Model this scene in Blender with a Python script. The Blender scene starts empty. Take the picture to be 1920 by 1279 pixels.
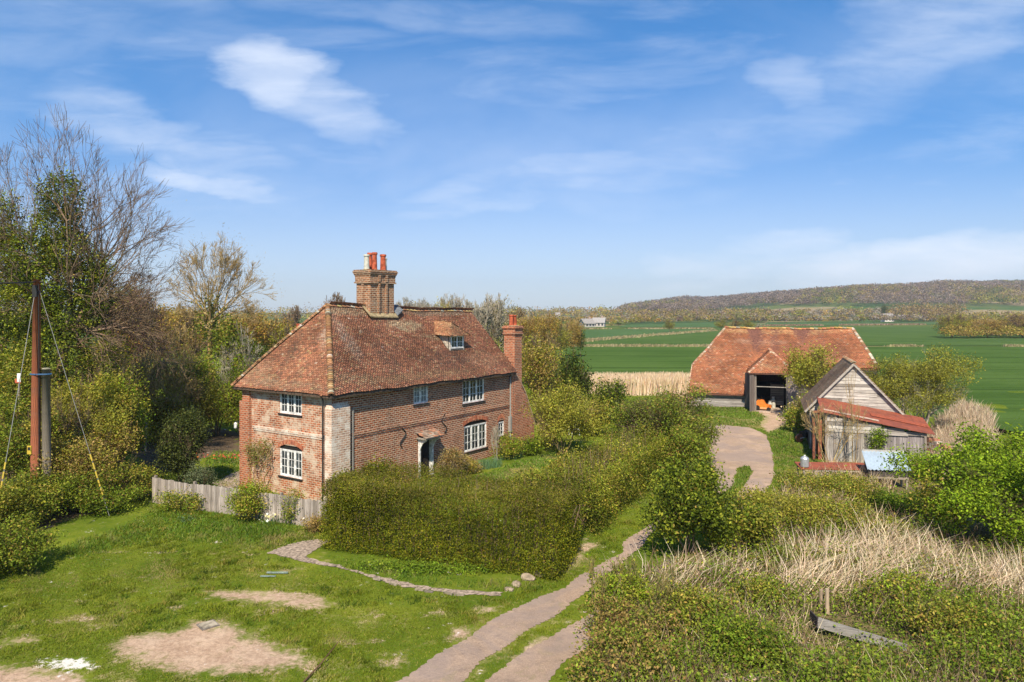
import bpy, math, random
import numpy as np
from mathutils import Vector, Matrix
random.seed(7); RNG = np.random.default_rng(11)
SC = bpy.context.scene
COL = SC.collection
R = math.radians

# ---------------------------------------------------------------- camera, sky, sun, exposure
F = 1330.0; CH = 8.6; HZ = 585.0            # focal length in photo pixels, eye height, horizon row
cam_d = bpy.data.cameras.new("camera"); cam = bpy.data.objects.new("camera", cam_d); COL.objects.link(cam)
cam.location = (0, 0, CH); cam.rotation_euler = (R(90), 0, 0)
cam_d.sensor_width = 36; cam_d.lens = F / 1920 * 36
cam_d.shift_y = -(639.5 - HZ) / 1920
cam_d.clip_start = 0.1; cam_d.clip_end = 12000
SC.camera = cam
SC.view_settings.view_transform = 'Standard'; SC.view_settings.look = 'None'
SC.view_settings.exposure = 0.62; SC.view_settings.gamma = 1
SUN_EL = 47.0
SH = Vector((-0.13, -0.99, 0)).normalized()
SUNV = Vector((SH.x * math.cos(R(SUN_EL)), SH.y * math.cos(R(SUN_EL)), math.sin(R(SUN_EL))))
ld = bpy.data.lights.new("sun", 'SUN'); ld.energy = 4.9; ld.angle = R(0.53); ld.color = (1.0, 0.88, 0.70)
lo = bpy.data.objects.new("sun", ld); COL.objects.link(lo); lo.location = (0, 0, 60)
lo.rotation_euler = (-SUNV).to_track_quat('-Z', 'Y').to_euler()

class NT:
    """small node-tree helper"""
    def __init__(s, tree): s.t = tree; s.n = tree.nodes; s.l = tree.links
    def node(s, typ, **kw):
        n = s.n.new(typ)
        for k, v in kw.items(): setattr(n, k, v)
        return n
    def put(s, sock, v):
        if hasattr(v, 'is_linked') or isinstance(v, bpy.types.NodeSocket): s.l.new(v, sock)
        elif v is not None: sock.default_value = v
    def math(s, op, a, b=None, c=None, clamp=False):
        n = s.node('ShaderNodeMath', operation=op); n.use_clamp = clamp
        s.put(n.inputs[0], a)
        if b is not None: s.put(n.inputs[1], b)
        if c is not None: s.put(n.inputs[2], c)
        return n.outputs[0]
    def ramp(s, v, a, b, lo=0.0, hi=1.0):
        n = s.node('ShaderNodeMapRange', interpolation_type='SMOOTHSTEP')
        s.put(n.inputs[0], v); n.inputs[1].default_value = a; n.inputs[2].default_value = b
        n.inputs[3].default_value = lo; n.inputs[4].default_value = hi
        return n.outputs[0]
    def mix(s, f, a, b, mode='MIX'):
        n = s.node('ShaderNodeMix', data_type='RGBA', blend_type=mode)
        s.put(n.inputs[0], f)
        for k, v in ((6, a), (7, b)):
            if isinstance(v, tuple) and len(v) == 3: v = v + (1,)
            s.put(n.inputs[k], v)
        return n.outputs[2]
    def noise(s, vec, scale, detail=4, rough=0.55, dist=0.0):
        n = s.node('ShaderNodeTexNoise'); s.put(n.inputs['Vector'], vec)
        n.inputs['Scale'].default_value = scale; n.inputs['Detail'].default_value = detail
        n.inputs['Roughness'].default_value = rough; n.inputs['Distortion'].default_value = dist
        return n.outputs[0]
    def mapping(s, vec, scale=(1, 1, 1), rot=(0, 0, 0), loc=(0, 0, 0)):
        n = s.node('ShaderNodeMapping'); s.put(n.inputs[0], vec)
        n.inputs[1].default_value = loc; n.inputs[2].default_value = rot; n.inputs[3].default_value = scale
        return n.outputs[0]

world = bpy.data.worlds.new("World"); SC.world = world; world.use_nodes = True
w = NT(world.node_tree); w.n.clear()
sky = w.node('ShaderNodeTexSky', sky_type='NISHITA'); sky.sun_disc = False
sky.sun_elevation = R(SUN_EL); sky.sun_rotation = math.atan2(SH.x, SH.y) % (2 * math.pi)
sky.altitude = 0; sky.air_density = 1.0; sky.dust_density = 0.4; sky.ozone_density = 2.5
tc = w.node('ShaderNodeTexCoord'); sp = w.node('ShaderNodeSeparateXYZ'); w.l.new(tc.outputs['Generated'], sp.inputs[0])
yy = w.math('MAXIMUM', w.math('ABSOLUTE', sp.outputs[1]), 0.08)
U = w.math('DIVIDE', sp.outputs[0], yy); V = w.math('DIVIDE', sp.outputs[2], yy)
cb = w.node('ShaderNodeCombineXYZ'); w.put(cb.inputs[0], U); w.put(cb.inputs[1], V); uv = cb.outputs[0]
wn = w.node('ShaderNodeTexNoise'); w.put(wn.inputs['Vector'], w.mapping(uv, (1.5, 4.2, 1), (0, 0, R(12)))); wn.inputs['Scale'].default_value = 2.8; wn.inputs['Detail'].default_value = 10; wn.inputs['Roughness'].default_value = .58
wsp = w.node('ShaderNodeSeparateColor'); w.l.new(wn.outputs['Color'], wsp.inputs[0])
Uw = w.math('ADD', U, w.math('MULTIPLY', w.math('SUBTRACT', wsp.outputs[0], .5), .26)); Vw = w.math('ADD', V, w.math('MULTIPLY', w.math('SUBTRACT', wsp.outputs[1], .5), .085))
def blob(px, py, ax, ay, deg):
    """soft elliptical cloud region centred on a direction"""
    u0, v0 = (px - 960) / F, (HZ - py) / F; c, s_ = math.cos(R(deg)), math.sin(R(deg))
    du = w.math('SUBTRACT', Uw, u0); dv = w.math('SUBTRACT', Vw, v0)
    a = w.math('DIVIDE', w.math('ADD', w.math('MULTIPLY', du, c), w.math('MULTIPLY', dv, s_)), ax)
    b = w.math('DIVIDE', w.math('SUBTRACT', w.math('MULTIPLY', dv, c), w.math('MULTIPLY', du, s_)), ay)
    d = w.math('ADD', w.math('MULTIPLY', a, a), w.math('MULTIPLY', b, b))
    return w.math('POWER', w.ramp(d, 1.6, 0.0), 1.5)
wisp = w.noise(w.mapping(uv, (1.3, 6.0, 1), (0, 0, R(20)), (3.1, 1.7, 0)), 2.0, 7, 0.52, 0.5)
wisp2 = w.noise(w.mapping(uv, (1.2, 6.0, 1), (0, 0, R(-12)), (8.3, 0.4, 0)), 2.4, 10, 0.6, 0.4)
soft = w.noise(w.mapping(uv, (1.2, 2.4, 1), (0, 0, R(-12)), (1.0, 5.0, 0)), 1.6, 5, 0.55, 0.4)
cl = w.math('MULTIPLY', w.ramp(wisp2, 0.42, 0.85), 0.34)
cl = w.math('MAXIMUM', cl, w.math('MULTIPLY', w.math('MULTIPLY', w.ramp(soft, 0.36, 0.75), 0.34), w.ramp(V, .42, .12, .35, 1.0)))
left = w.ramp(U, 0.0, -0.25)
cl = w.math('MAXIMUM', cl, w.math('MULTIPLY', w.math('MULTIPLY', w.ramp(wisp, 0.45, 0.85), left), 0.34))
fib = w.ramp(w.noise(w.mapping(uv, (1.6, 7, 1), (0, 0, R(16)), (0.3, 0.2, 0)), 4.0, 10, 0.62, 0.35), 0.2, 0.8)
def add_blob(px, py, ax, ay, deg, amt, hard=0.35):
    global cl
    b = blob(px, py, ax, ay, deg)
    m = w.math('MULTIPLY', b, w.math('ADD', w.math('MULTIPLY', fib, 1 - hard), hard))
    cl = w.math('MAXIMUM', cl, w.math('MULTIPLY', m, amt))
for a in ((515, 130, .10, .050, -12, .85, .6), (600, 175, .14, .055, -26, .62, .5), (700, 215, .10, .03, -30, .35, .4), (410, 345, .12, .024, -14, .75, .4), (280, 245, .22, .035, -16, .48, .25), (360, 290, .2, .02, -22, .5, .2),
          (960, 350, .30, .040, 12, .48, .3), (1250, 300, .26, .05, 14, .36, .25), (1500, 240, .22, .04, 16, .28, .25), (1480, 150, .08, .05, 5, .45, .5), (1780, 50, .24, .08, 24, .46, .3), (1560, 120, .25, .03, 22, .25, .1),
          (1400, 490, .22, .05, 10, .7, .5), (1760, 500, .34, .055, 3, .95, .6), (1180, 522, .12, .018, -8, .5, .25), (380, 390, .3, .08, 4, .28, .5), (40, 60, .2, .08, 10, .22, .2), (760, 20, .3, .03, -6, .25, .1)):
    add_blob(*a)
hor = w.ramp(V, 0.30, 0.0)
cl = w.math('MAXIMUM', cl, w.math('MULTIPLY', w.math('POWER', hor, 1.3), 0.40))
up = w.ramp(V, 0.02, 0.5)
tint = w.mix(up, (0.54, 0.68, 0.94), (0.34, 0.85, 1.22))
skyc = w.mix(1.0, sky.outputs[0], tint, 'MULTIPLY')
skc = w.mix(w.math('MULTIPLY', cl, 0.92), skyc, (7.6, 8.1, 9.0))
bg = w.node('ShaderNodeBackground'); w.l.new(skc, bg.inputs[0]); bg.inputs[1].default_value = 0.087
wo = w.node('ShaderNodeOutputWorld'); w.l.new(bg.outputs[0], wo.inputs[0])

# ---------------------------------------------------------------- placement helpers
def gp(px, py, z=0.0):
    """photo pixel -> point on level ground of height z"""
    Y = (CH - z) * F / (py - HZ); return ((px - 960) / F * Y, Y)
def pt(px, py, Y): return Vector(((px - 960) / F * Y, Y, CH - (py - HZ) / F * Y))
def sstep(x, a, b):
    t = np.clip((np.asarray(x, float) - a) / (b - a), 0, 1); return t * t * (3 - 2 * t)
HA = (-8.45, 33.25); HE1 = (.556, .831); HE2 = (-.831, .556); HANG = math.atan2(.831, .556)
def house_w(s, u): return (HA[0] + s * HE1[0] + u * HE2[0], HA[1] + s * HE1[1] + u * HE2[1])
_sk = [(-4000, 560), (-400, 566), (160, 572), (560, 580), (960, 582), (1100, 582), (1149, 578.6), (1171, 572), (1205, 568), (1244, 563.7), (1274, 559), (1323, 559.5), (1374, 555.5), (1420, 551.5), (1449, 546.6), (1481, 543.5), (1535, 538), (1590, 536.6), (1644, 532.5), (1698, 530), (1774, 526.5), (1833, 527.6), (1920, 525.7), (2300, 526), (5000, 540)]
UE = np.array([(a - 960) / F for a, b in _sk]); PE = np.array([b for a, b in _sk], float)
def hnoise(x, y):
    return (np.sin(x * .9 + 1.3 * np.sin(y * .53)) * np.cos(y * .8 + .7 * np.sin(x * .41)) * .035
            + np.sin(x * 2.3 + y * 1.7) * .012 + np.sin(x * .21 + 1) * np.sin(y * .17 + 2) * .06)
def gh(x, y):
    x = np.asarray(x, float); y = np.asarray(y, float)
    z = hnoise(x, y) * sstep(-np.hypot(x, y - 30), -140, -40)
    dx, dy = x - HA[0], y - HA[1]
    s = dx * HE1[0] + dy * HE1[1]; u = dx * HE2[0] + dy * HE2[1]
    d = np.hypot(np.maximum(np.maximum(-s, s - 15), 0), np.maximum(np.maximum(-u, u - 6.6), 0))
    z = z - 0.38 * (1 - sstep(d, .8, 4.5))
    z = z + 0.22 * sstep(y, 53, 61) * (1 - sstep(y, 74, 86))
    uu = x / np.maximum(y, 1.0)
    el = np.interp(uu, UE, (HZ - PE) / F)
    far = sstep(y, 560, 1500)
    hill = np.maximum(el * 1500 + CH - 13, 0) * far + np.sin(x * .006) * np.sin(y * .005) * 5 * far * sstep(uu, .1, .3)
    return z + hill
def gz(x, y): return float(gh(x, y))

# ---------------------------------------------------------------- materials
MATS = {}
def new_mat(name):
    m = bpy.data.materials.new(name); m.use_nodes = True; t = NT(m.node_tree)
    p = t.n['Principled BSDF']; return m, t, p
def setp(p, rough=.8, spec=.3, metal=0):
    p.inputs['Roughness'].default_value = rough; p.inputs['Specular IOR Level'].default_value = spec; p.inputs['Metallic'].default_value = metal
def bump(t, p, h, strength=.4, dist=.02):
    b = t.node('ShaderNodeBump'); b.inputs['Strength'].default_value = strength; b.inputs['Distance'].default_value = dist
    t.put(b.inputs['Height'], h); t.l.new(b.outputs[0], p.inputs['Normal'])
def attr(t, name='col'):
    return t.node('ShaderNodeAttribute', attribute_name=name).outputs['Color']
def mat_leaf(name, trans=.36, rough=.6):
    m, t, p = new_mat(name); setp(p, rough, .12); c = attr(t); t.l.new(c, p.inputs['Base Color'])
    tr = t.node('ShaderNodeBsdfTranslucent'); t.put(tr.inputs[0], t.mix(1.0, c, (1.4, 1.2, .45), 'MULTIPLY'))
    mx = t.node('ShaderNodeMixShader'); mx.inputs[0].default_value = trans
    t.l.new(p.outputs[0], mx.inputs[1]); t.l.new(tr.outputs[0], mx.inputs[2])
    t.l.new(mx.outputs[0], t.n['Material Output'].inputs[0]); MATS[name] = m; return m
M_LEAF = mat_leaf('foliage'); M_STRAW = mat_leaf('dry_stalks', .2, .7)
def mat_attr(name, rough=.85, spec=.2, nscale=9, namt=.5, bumpd=.01, stretch=(1, 1, 1), metal=0):
    """colour of each face from the mesh, broken up by noise"""
    m, t, p = new_mat(name); setp(p, rough, spec, metal)
    co = t.node('ShaderNodeTexCoord').outputs['Object']
    n = t.noise(t.mapping(co, stretch), nscale, 6, .65)
    c = t.mix(1.0, attr(t), t.mix(t.ramp(n, .3, .7), (1 - namt,) * 3, (1 + namt * .5,) * 3), 'MULTIPLY')
    t.l.new(c, p.inputs['Base Color']); bump(t, p, n, .5, bumpd); return m
M_ATTR = mat_attr('weathered'); M_BARK = mat_attr('bark', .9, .1, 6, .35, .02, (1, 1, .3))
M_TILE = mat_attr('clay_tile', .9, .12, 14, .3, .008)
M_WALLSTONE = mat_attr('rubble_stone', .95, .1, 7, .5, .03)
def mat_wood(name, uvs):
    m, t, p = new_mat(name); setp(p, .85, .15)
    uvn = t.node('ShaderNodeTexCoord').outputs['UV']
    g = t.noise(t.mapping(uvn, uvs), 1.0, 6, .7); g2 = t.noise(uvn, .9, 4, .6)
    c = t.mix(1.0, attr(t), t.mix(t.ramp(g, .3, .68), (.42,) * 3, (1.15,) * 3), 'MULTIPLY')
    c = t.mix(t.ramp(g2, .45, .75, 0, .35), c, (.10, .085, .065)); t.l.new(c, p.inputs['Base Color'])
    bump(t, p, g, .5, .01); return m
M_WOODH = mat_wood('board_horizontal', (1.5, 38, 1)); M_WOODV = mat_wood('board_vertical', (38, 1.5, 1))
def mat_brick(name, c1, c2, mort, pale_amt, palecol=(.50, .42, .33), dark_amt=.5):
    m, t, p = new_mat(name); setp(p, .9, .15)
    uvn = t.node('ShaderNodeTexCoord').outputs['UV']
    wob = t.node('ShaderNodeVectorMath', operation='ADD'); t.put(wob.inputs[0], uvn)
    nz = t.node('ShaderNodeTexNoise'); nz.inputs['Scale'].default_value = .8; t.put(nz.inputs['Vector'], uvn)
    vm = t.node('ShaderNodeVectorMath', operation='SCALE'); t.l.new(nz.outputs['Color'], vm.inputs[0]); vm.inputs['Scale'].default_value = .07
    t.l.new(vm.outputs[0], wob.inputs[1])
    b = t.node('ShaderNodeTexBrick'); t.l.new(wob.outputs[0], b.inputs[0]); b.offset = .5; b.squash = 1.0
    b.inputs['Scale'].default_value = 1; b.inputs['Brick Width'].default_value = .29; b.inputs['Row Height'].default_value = .108
    b.inputs['Mortar Size'].default_value = .017; b.inputs['Mortar Smooth'].default_value = .2; b.inputs['Bias'].default_value = -.1
    b.inputs['Color1'].default_value = c1 + (1,); b.inputs['Color2'].default_value = c2 + (1,); b.inputs['Mortar'].default_value = mort + (1,)
    fine = t.noise(uvn, 4.6, 5, .7); big = t.noise(uvn, .55, 5, .62, .4); med = t.noise(t.mapping(uvn, (1, 1, 1), (0, 0, 0), (5, 2, 0)), 1.5, 6, .68)
    cell = t.noise(t.mapping(uvn, (3.4, 9.3, 1)), 1.0, 1, .5)
    c = t.mix(t.ramp(cell, .50, .68, 0, .75), b.outputs[0], t.mix(b.outputs[1], (.085, .035, .025), mort))
    c = t.mix(t.ramp(cell, .46, .30, 0, .45), c, t.mix(b.outputs[1], (.50, .19, .09), mort))
    c = t.mix(t.ramp(fine, .35, .7, .0, .45), c, (c2[0] * .6, c2[1] * .6, c2[2] * .6))
    c = t.mix(t.ramp(big, .50, .72, 0, dark_amt), c, t.mix(.55, c, (.055, .045, .035)))
    c = t.mix(t.math('MULTIPLY', t.ramp(med, .5 - .07 * (pale_amt > .8), .72 - .07 * (pale_amt > .8)), pale_amt), c, palecol)
    t.l.new(c, p.inputs['Base Color'])
    h = t.math('SUBTRACT', t.math('MULTIPLY', fine, .5), b.outputs[1]); bump(t, p, h, .8, .015); return m
M_BRICK = mat_brick('old_red_brick', (.40, .115, .048), (.20, .060, .032), (.58, .45, .32), .30, dark_amt=.8)
M_BRICKEND = mat_brick('old_orange_brick', (.50, .155, .065), (.30, .088, .045), (.64, .51, .37), .82, (.60, .49, .37))
M_BRICKPALE = mat_brick('limewashed_brick', (.62, .40, .28), (.50, .28, .19), (.78, .68, .55), .95, (.74, .66, .56))
M_BRICKCHIM = mat_brick('sooty_yellow_brick', (.38, .155, .07), (.17, .085, .05), (.56, .44, .31), .4, (.46, .40, .31), .7)
M_BRICKRED = mat_brick('bright_red_brick', (.50, .145, .06), (.34, .095, .045), (.50, .37, .26), .2)
def mat_plain(name, c, rough=.6, spec=.4, metal=0, nscale=6, namt=.15, bumpd=.004):
    m, t, p = new_mat(name); setp(p, rough, spec, metal)
    n = t.noise(t.node('ShaderNodeTexCoord').outputs['Object'], nscale, 5, .6)
    cc = t.mix(t.ramp(n, .3, .7), tuple(v * (1 - namt) for v in c), tuple(min(1, v * (1 + namt * .6)) for v in c))
    t.l.new(cc, p.inputs['Base Color']); bump(t, p, n, .3, bumpd); return m
M_WHITE = mat_plain('white_paint', (.70, .69, .66), .6, .3, 0, 7, .4)
M_GLASS = mat_plain('window_glass', (.045, .055, .062), .06, .7, 0, 2.6, .85, .003)
M_CURT = mat_plain('curtain', (.22, .24, .25), .25, .6, 0, 3, .4)
M_DARK = mat_plain('black_timber', (.018, .016, .014), .75, .3)
M_IRON = mat_plain('black_iron', (.02, .02, .02), .6, .4)
M_FELT = mat_plain('roofing_felt', (.07, .06, .055), .9, .2, 0, 12, .4)
M_LEAD = mat_plain('lead_flashing', (.16, .17, .18), .6, .4, 0, 8, .3)
M_MORTAR = mat_plain('lichened_mortar', (.33, .26, .15), .95, .1, 0, 7, .4)
M_TERRA = mat_plain('red_terracotta', (.42, .10, .05), .85, .15, 0, 5, .5)
M_CREAM = mat_plain('cream_clay', (.50, .49, .42), .7, .3, 0, 10, .2)
M_GREYPIPE = mat_plain('grey_pipe', (.28, .27, .25), .6, .4)
M_CABLE = mat_plain('black_cable', (.02, .02, .022), .6, .3)
M_STEELW = mat_plain('steel_wire', (.24, .24, .23), .5, .5)
M_YELLOW = mat_plain('yellow_plastic', (.50, .36, .04), .5, .4)
M_BLUE = mat_plain('blue_rope', (.04, .13, .28), .6, .3)
M_ORANGE = mat_plain('orange_paint', (.75, .20, .025), .5, .4, 0, 5, .25)
M_GALV = mat_plain('galvanised_steel', (.50, .52, .53), .4, .5, .6)
M_CONC = mat_plain('worn_concrete', (.33, .26, .20), .95, .1, 0, 9, .6, .03)
def mat_rust(name, c, c2, fleck, ns):
    m, t, p = new_mat(name); setp(p, .6, .35)
    co = t.node('ShaderNodeTexCoord').outputs['Object']
    n = t.noise(t.mapping(co, (1, 1, 1)), ns, 6, .7, .5); n2 = t.noise(co, 14, 4, .7)
    cc = t.mix(t.ramp(n, .38, .66), c, c2); cc = t.mix(t.ramp(n2, .55, .8, 0, .5), cc, fleck)  # random flecks of a third colour scattered by fine noise
    t.l.new(cc, p.inputs['Base Color']); return m
M_RUST = mat_rust('rusty_sheet', (.29, .075, .036), (.17, .050, .030), (.36, .16, .09), 1.6)
M_CORR = mat_rust('pale_corrugated', (.33, .42, .51), (.27, .33, .39), (.30, .16, .10), 2.2)

# ---------------------------------------------------------------- mesh helpers
def put_mesh(name, me, mats, parent=None, loc=None):
    for m in mats: me.materials.append(m)
    o = bpy.data.objects.new(name, me); COL.objects.link(o)
    if parent is not None: o.parent = parent
    if loc is not None: o.location = loc
    return o
def fast_mesh(name, V, nside, cols=None, smooth=False, tri_uv=None):
    """V (M*nside,3): M separate faces of nside corners"""
    me = bpy.data.meshes.new(name); n = len(V); m = n // nside
    me.vertices.add(n); me.vertices.foreach_set('co', np.ascontiguousarray(V, np.float32).ravel())
    me.loops.add(n); me.loops.foreach_set('vertex_index', np.arange(n, dtype=np.int32))
    me.polygons.add(m); me.polygons.foreach_set('loop_start', np.arange(0, n, nside, dtype=np.int32))
    if cols is not None:
        a = me.attributes.new('col', 'FLOAT_COLOR', 'FACE')
        c = np.ones((m, 4), np.float32); c[:, :3] = cols; a.data.foreach_set('color', c.ravel())
    me.update(calc_edges=True); return me
def index_mesh(name, V, Fc, cols=None, smooth=False):
    """V (N,3), Fc (M,k) indices"""
    me = bpy.data.meshes.new(name); m, k = Fc.shape
    me.vertices.add(len(V)); me.vertices.foreach_set('co', np.ascontiguousarray(V, np.float32).ravel())
    me.loops.add(m * k); me.loops.foreach_set('vertex_index', np.ascontiguousarray(Fc, np.int32).ravel())
    me.polygons.add(m); me.polygons.foreach_set('loop_start', np.arange(0, m * k, k, dtype=np.int32))
    if smooth: me.polygons.foreach_set('use_smooth', np.ones(m, dtype=bool))
    if cols is not None:
        a = me.attributes.new('col', 'FLOAT_COLOR', 'FACE')
        c = np.ones((m, 4), np.float32); c[:, :3] = cols; a.data.foreach_set('color', c.ravel())
    me.update(calc_edges=True); return me
class MB:
    def __init__(s): s.v = []; s.f = []; s.m = []; s.c = []
    def add(s, vs, fs, mat=0, col=(1, 1, 1)):
        b = len(s.v); s.v += [tuple(v) for v in vs]
        for f in fs: s.f.append(tuple(b + i for i in f)); s.m.append(mat); s.c.append(col)
    def hexa(s, p, mat=0, col=(1, 1, 1)):
        s.add(p, [(0, 3, 2, 1), (4, 5, 6, 7), (0, 1, 5, 4), (1, 2, 6, 5), (2, 3, 7, 6), (3, 0, 4, 7)], mat, col)
    def box(s, x0, x1, y0, y1, z0, z1, mat=0, col=(1, 1, 1)):
        s.hexa([(x0, y0, z0), (x1, y0, z0), (x1, y1, z0), (x0, y1, z0), (x0, y0, z1), (x1, y0, z1), (x1, y1, z1), (x0, y1, z1)], mat, col)
    def beam(s, a, b, w, h, mat=0, col=(1, 1, 1), up=(0, 0, 1)):
        a, b = Vector(a), Vector(b); d = (b - a).normalized(); upv = Vector(up)
        if abs(d.dot(upv)) > .95: upv = Vector((0, 1, 0))
        x = d.cross(upv).normalized() * w / 2; y = x.cross(d).normalized() * h / 2
        s.hexa([a - x - y, a + x - y, b + x - y, b - x - y, a - x + y, a + x + y, b + x + y, b - x + y], mat, col)
    def tube(s, pts, rad, n=8, mat=0, col=(1, 1, 1), cap=True):
        pts = [Vector(p) for p in pts]; rad = rad if isinstance(rad, (list, tuple)) else [rad] * len(pts)
        b = len(s.v); k = len(pts)
        for i, p in enumerate(pts):
            d = (pts[min(i + 1, k - 1)] - pts[max(i - 1, 0)]).normalized()
            u = Vector((0, 0, 1)) if abs(d.z) < .9 else Vector((1, 0, 0))
            x = d.cross(u).normalized(); y = d.cross(x).normalized()
            for j in range(n):
                a = 2 * math.pi * j / n; s.v.append(tuple(p + (x * math.cos(a) + y * math.sin(a)) * rad[i]))
        for i in range(k - 1):
            for j in range(n):
                s.f.append((b + i * n + j, b + i * n + (j + 1) % n, b + (i + 1) * n + (j + 1) % n, b + (i + 1) * n + j)); s.m.append(mat); s.c.append(col)
        if cap:
            s.f.append(tuple(b + j for j in range(n))); s.f.append(tuple(b + (k - 1) * n + j for j in reversed(range(n))))
            s.m += [mat, mat]; s.c += [col, col]
    def prism(s, poly, thick, mat=0, col=(1, 1, 1)):
        """poly: 3D points of a flat face; thick: vector"""
        n = len(poly); t = Vector(thick); a = [Vector(p) for p in poly]; b = [p + t for p in a]
        s.add(a + b, [tuple(range(n)), tuple(reversed(range(n, 2 * n)))] + [(i, i + n, (i + 1) % n + n, (i + 1) % n) for i in range(n)], mat, col)
    def build(s, name, mats, parent=None, smooth=False, deform=None):
        if not isinstance(mats, (list, tuple)): mats = [mats]
        me = bpy.data.meshes.new(name)
        vs = s.v if deform is None else [deform(v) for v in s.v]
        me.from_pydata(vs, [], s.f)
        me.polygons.foreach_set('material_index', s.m)
        if smooth: me.polygons.foreach_set('use_smooth', [True] * len(s.f))
        a = me.attributes.new('col', 'FLOAT_COLOR', 'FACE')
        c = np.ones((len(s.f), 4), np.float32); c[:, :3] = s.c; a.data.foreach_set('color', c.ravel())
        me.update(); uvl = me.uv_layers.new(name='UVMap'); me.update()
        V = np.array(vs); nl = len(me.loops); li = np.zeros(nl, np.int32); me.loops.foreach_get('vertex_index', li)
        N = np.zeros(len(s.f) * 3); me.polygons.foreach_get('normal', N); N = N.reshape(-1, 3)
        cnt = np.array([len(f) for f in s.f]); fi = np.repeat(np.arange(len(s.f)), cnt); NN = N[fi]; P = V[li]
        T = np.cross(np.array([0, 0, 1.]), NN); ln = np.linalg.norm(T, axis=1); T[ln < 1e-3] = (1, 0, 0); T /= np.linalg.norm(T, axis=1)[:, None]
        B = np.cross(NN, T); UV = np.stack([(P * T).sum(1), (P * B).sum(1)], 1).astype(np.float32)
        uvl.data.foreach_set('uv', UV.ravel())
        return put_mesh(name, me, mats, parent)
def tag(o, label=None, cat=None, group=None, kind=None):
    if label: o['label'] = label
    if cat: o['category'] = cat
    if group: o['group'] = group
    if kind: o['kind'] = kind
    return o
def thing(name, label, cat, loc=(0, 0, 0), rz=0, group=None):
    o = bpy.data.objects.new(name, None); COL.objects.link(o); o.location = loc; o.rotation_euler = (0, 0, rz); o.empty_display_size = .2
    return tag(o, label, cat, group)
def pick(pal, n, var=.22, rng=RNG):
    P = np.array(pal, float); wt = P[:, 3] if P.shape[1] > 3 else np.ones(len(P)); wt = wt / wt.sum()
    c = P[rng.choice(len(P), n, p=wt)][:, :3]; return c * (1 + rng.uniform(-var, var, (n, 1))) * (1 + rng.uniform(-.07, .07, (n, 3)))

# ---------------------------------------------------------------- ground sheet and things lying in it
def PX(*pts): return np.array([gp(*p) for p in pts])
def sd_poly(x, y, poly):
    x = np.asarray(x, float); y = np.asarray(y, float); d = np.full(x.shape, 1e9); ins = np.zeros(x.shape, bool); n = len(poly)
    for i in range(n):
        ax, ay = poly[i]; bx, by = poly[(i + 1) % n]; ex, ey = bx - ax, by - ay
        t = np.clip(((x - ax) * ex + (y - ay) * ey) / (ex * ex + ey * ey + 1e-12), 0, 1)
        d = np.minimum(d, np.hypot(x - ax - t * ex, y - ay - t * ey))
        c = ((ay > y) != (by > y)) & (x < (bx - ax) * (y - ay) / (by - ay + 1e-12) + ax); ins ^= c
    return np.where(ins, -d, d)
DRIVE = [PX((1296, 803), (1350, 799), (1405, 803), (1437, 818), (1449, 850), (1452, 890), (1440, 920), (1415, 945), (1380, 964), (1366, 945), (1392, 915), (1411, 885), (1402, 873), (1382, 878), (1376, 905), (1362, 925), (1335, 935), (1280, 960), (1240, 985), (1180, 1046), (1140, 1075), (1060, 1142), (1000, 1176), (905, 1235), (850, 1300), (700, 1500), (420, 1500), (730, 1279), (880, 1190), (960, 1140), (1060, 1100), (1120, 1060), (1165, 1038), (1168, 1020), (1222, 984), (1260, 955), (1310, 925), (1338, 900), (1330, 850), (1312, 825)),
         PX((1260, 1050), (1180, 1090), (1120, 1134), (1085, 1160), (1000, 1210), (930, 1258), (880, 1300), (640, 1500), (860, 1500), (1010, 1290), (1060, 1240), (1120, 1190), (1190, 1130), (1290, 1060))]
BARE = [PX((205, 1215), (250, 1195), (330, 1185), (360, 1168), (440, 1175), (470, 1195), (560, 1225), (590, 1250), (520, 1262), (420, 1270), (330, 1262), (240, 1240)),
        PX((380, 1112), (480, 1108), (520, 1112), (600, 1118), (628, 1132), (590, 1146), (500, 1136), (430, 1124)),
        PX((-60, 1250), (60, 1255), (170, 1270), (190, 1300), (150, 1400), (-100, 1400)), PX((0, 1205), (75, 1198), (70, 1206), (0, 1216)),
        PX((1440, 778), (1470, 772), (1490, 780), (1470, 800), (1440, 815), (1425, 800)), PX((1410, 772), (1430, 768), (1490, 768), (1475, 790), (1440, 790)),
        PX((1060, 1045), (1100, 1018), (1115, 1022), (1085, 1052), (1060, 1075), (1035, 1078)),
                PX((850, 1180), (890, 1175), (880, 1190), (850, 1195)), PX((900, 1140), (925, 1138), (925, 1146), (900, 1148)),
        PX((1210, 700), (1210, 694), (1290, 694), (1290, 702)), PX((1560, 860), (1610, 850), (1500, 905), (1490, 890)),
        PX((960, 1235), (1010, 1190), (1040, 1195), (985, 1250))]
_r = random.Random(5); SMALLP = []
for _a, _b in [(430, 1045), (415, 1038), (215, 1035), (150, 1130), (545, 1066), (400, 1062), (310, 1035), (280, 1085), (345, 1048), (160, 1160), (240, 1110), (505, 1150), (700, 1150), (735, 1165), (330, 1140), (90, 1170), (180, 1178), (420, 1175), (700, 1200), (470, 1040), (640, 1205), (830, 1150), (600, 1255), (730, 1240)]:
    _x, _y = gp(_a, _b); _q = _r.uniform(.10, .30); SMALLP.append(np.array([(_x + math.cos(t_) * _q * _r.uniform(.8, 2.0), _y + math.sin(t_) * _q * _r.uniform(.4, .9)) for t_ in np.linspace(0, 5.4, 7)]))
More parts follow.
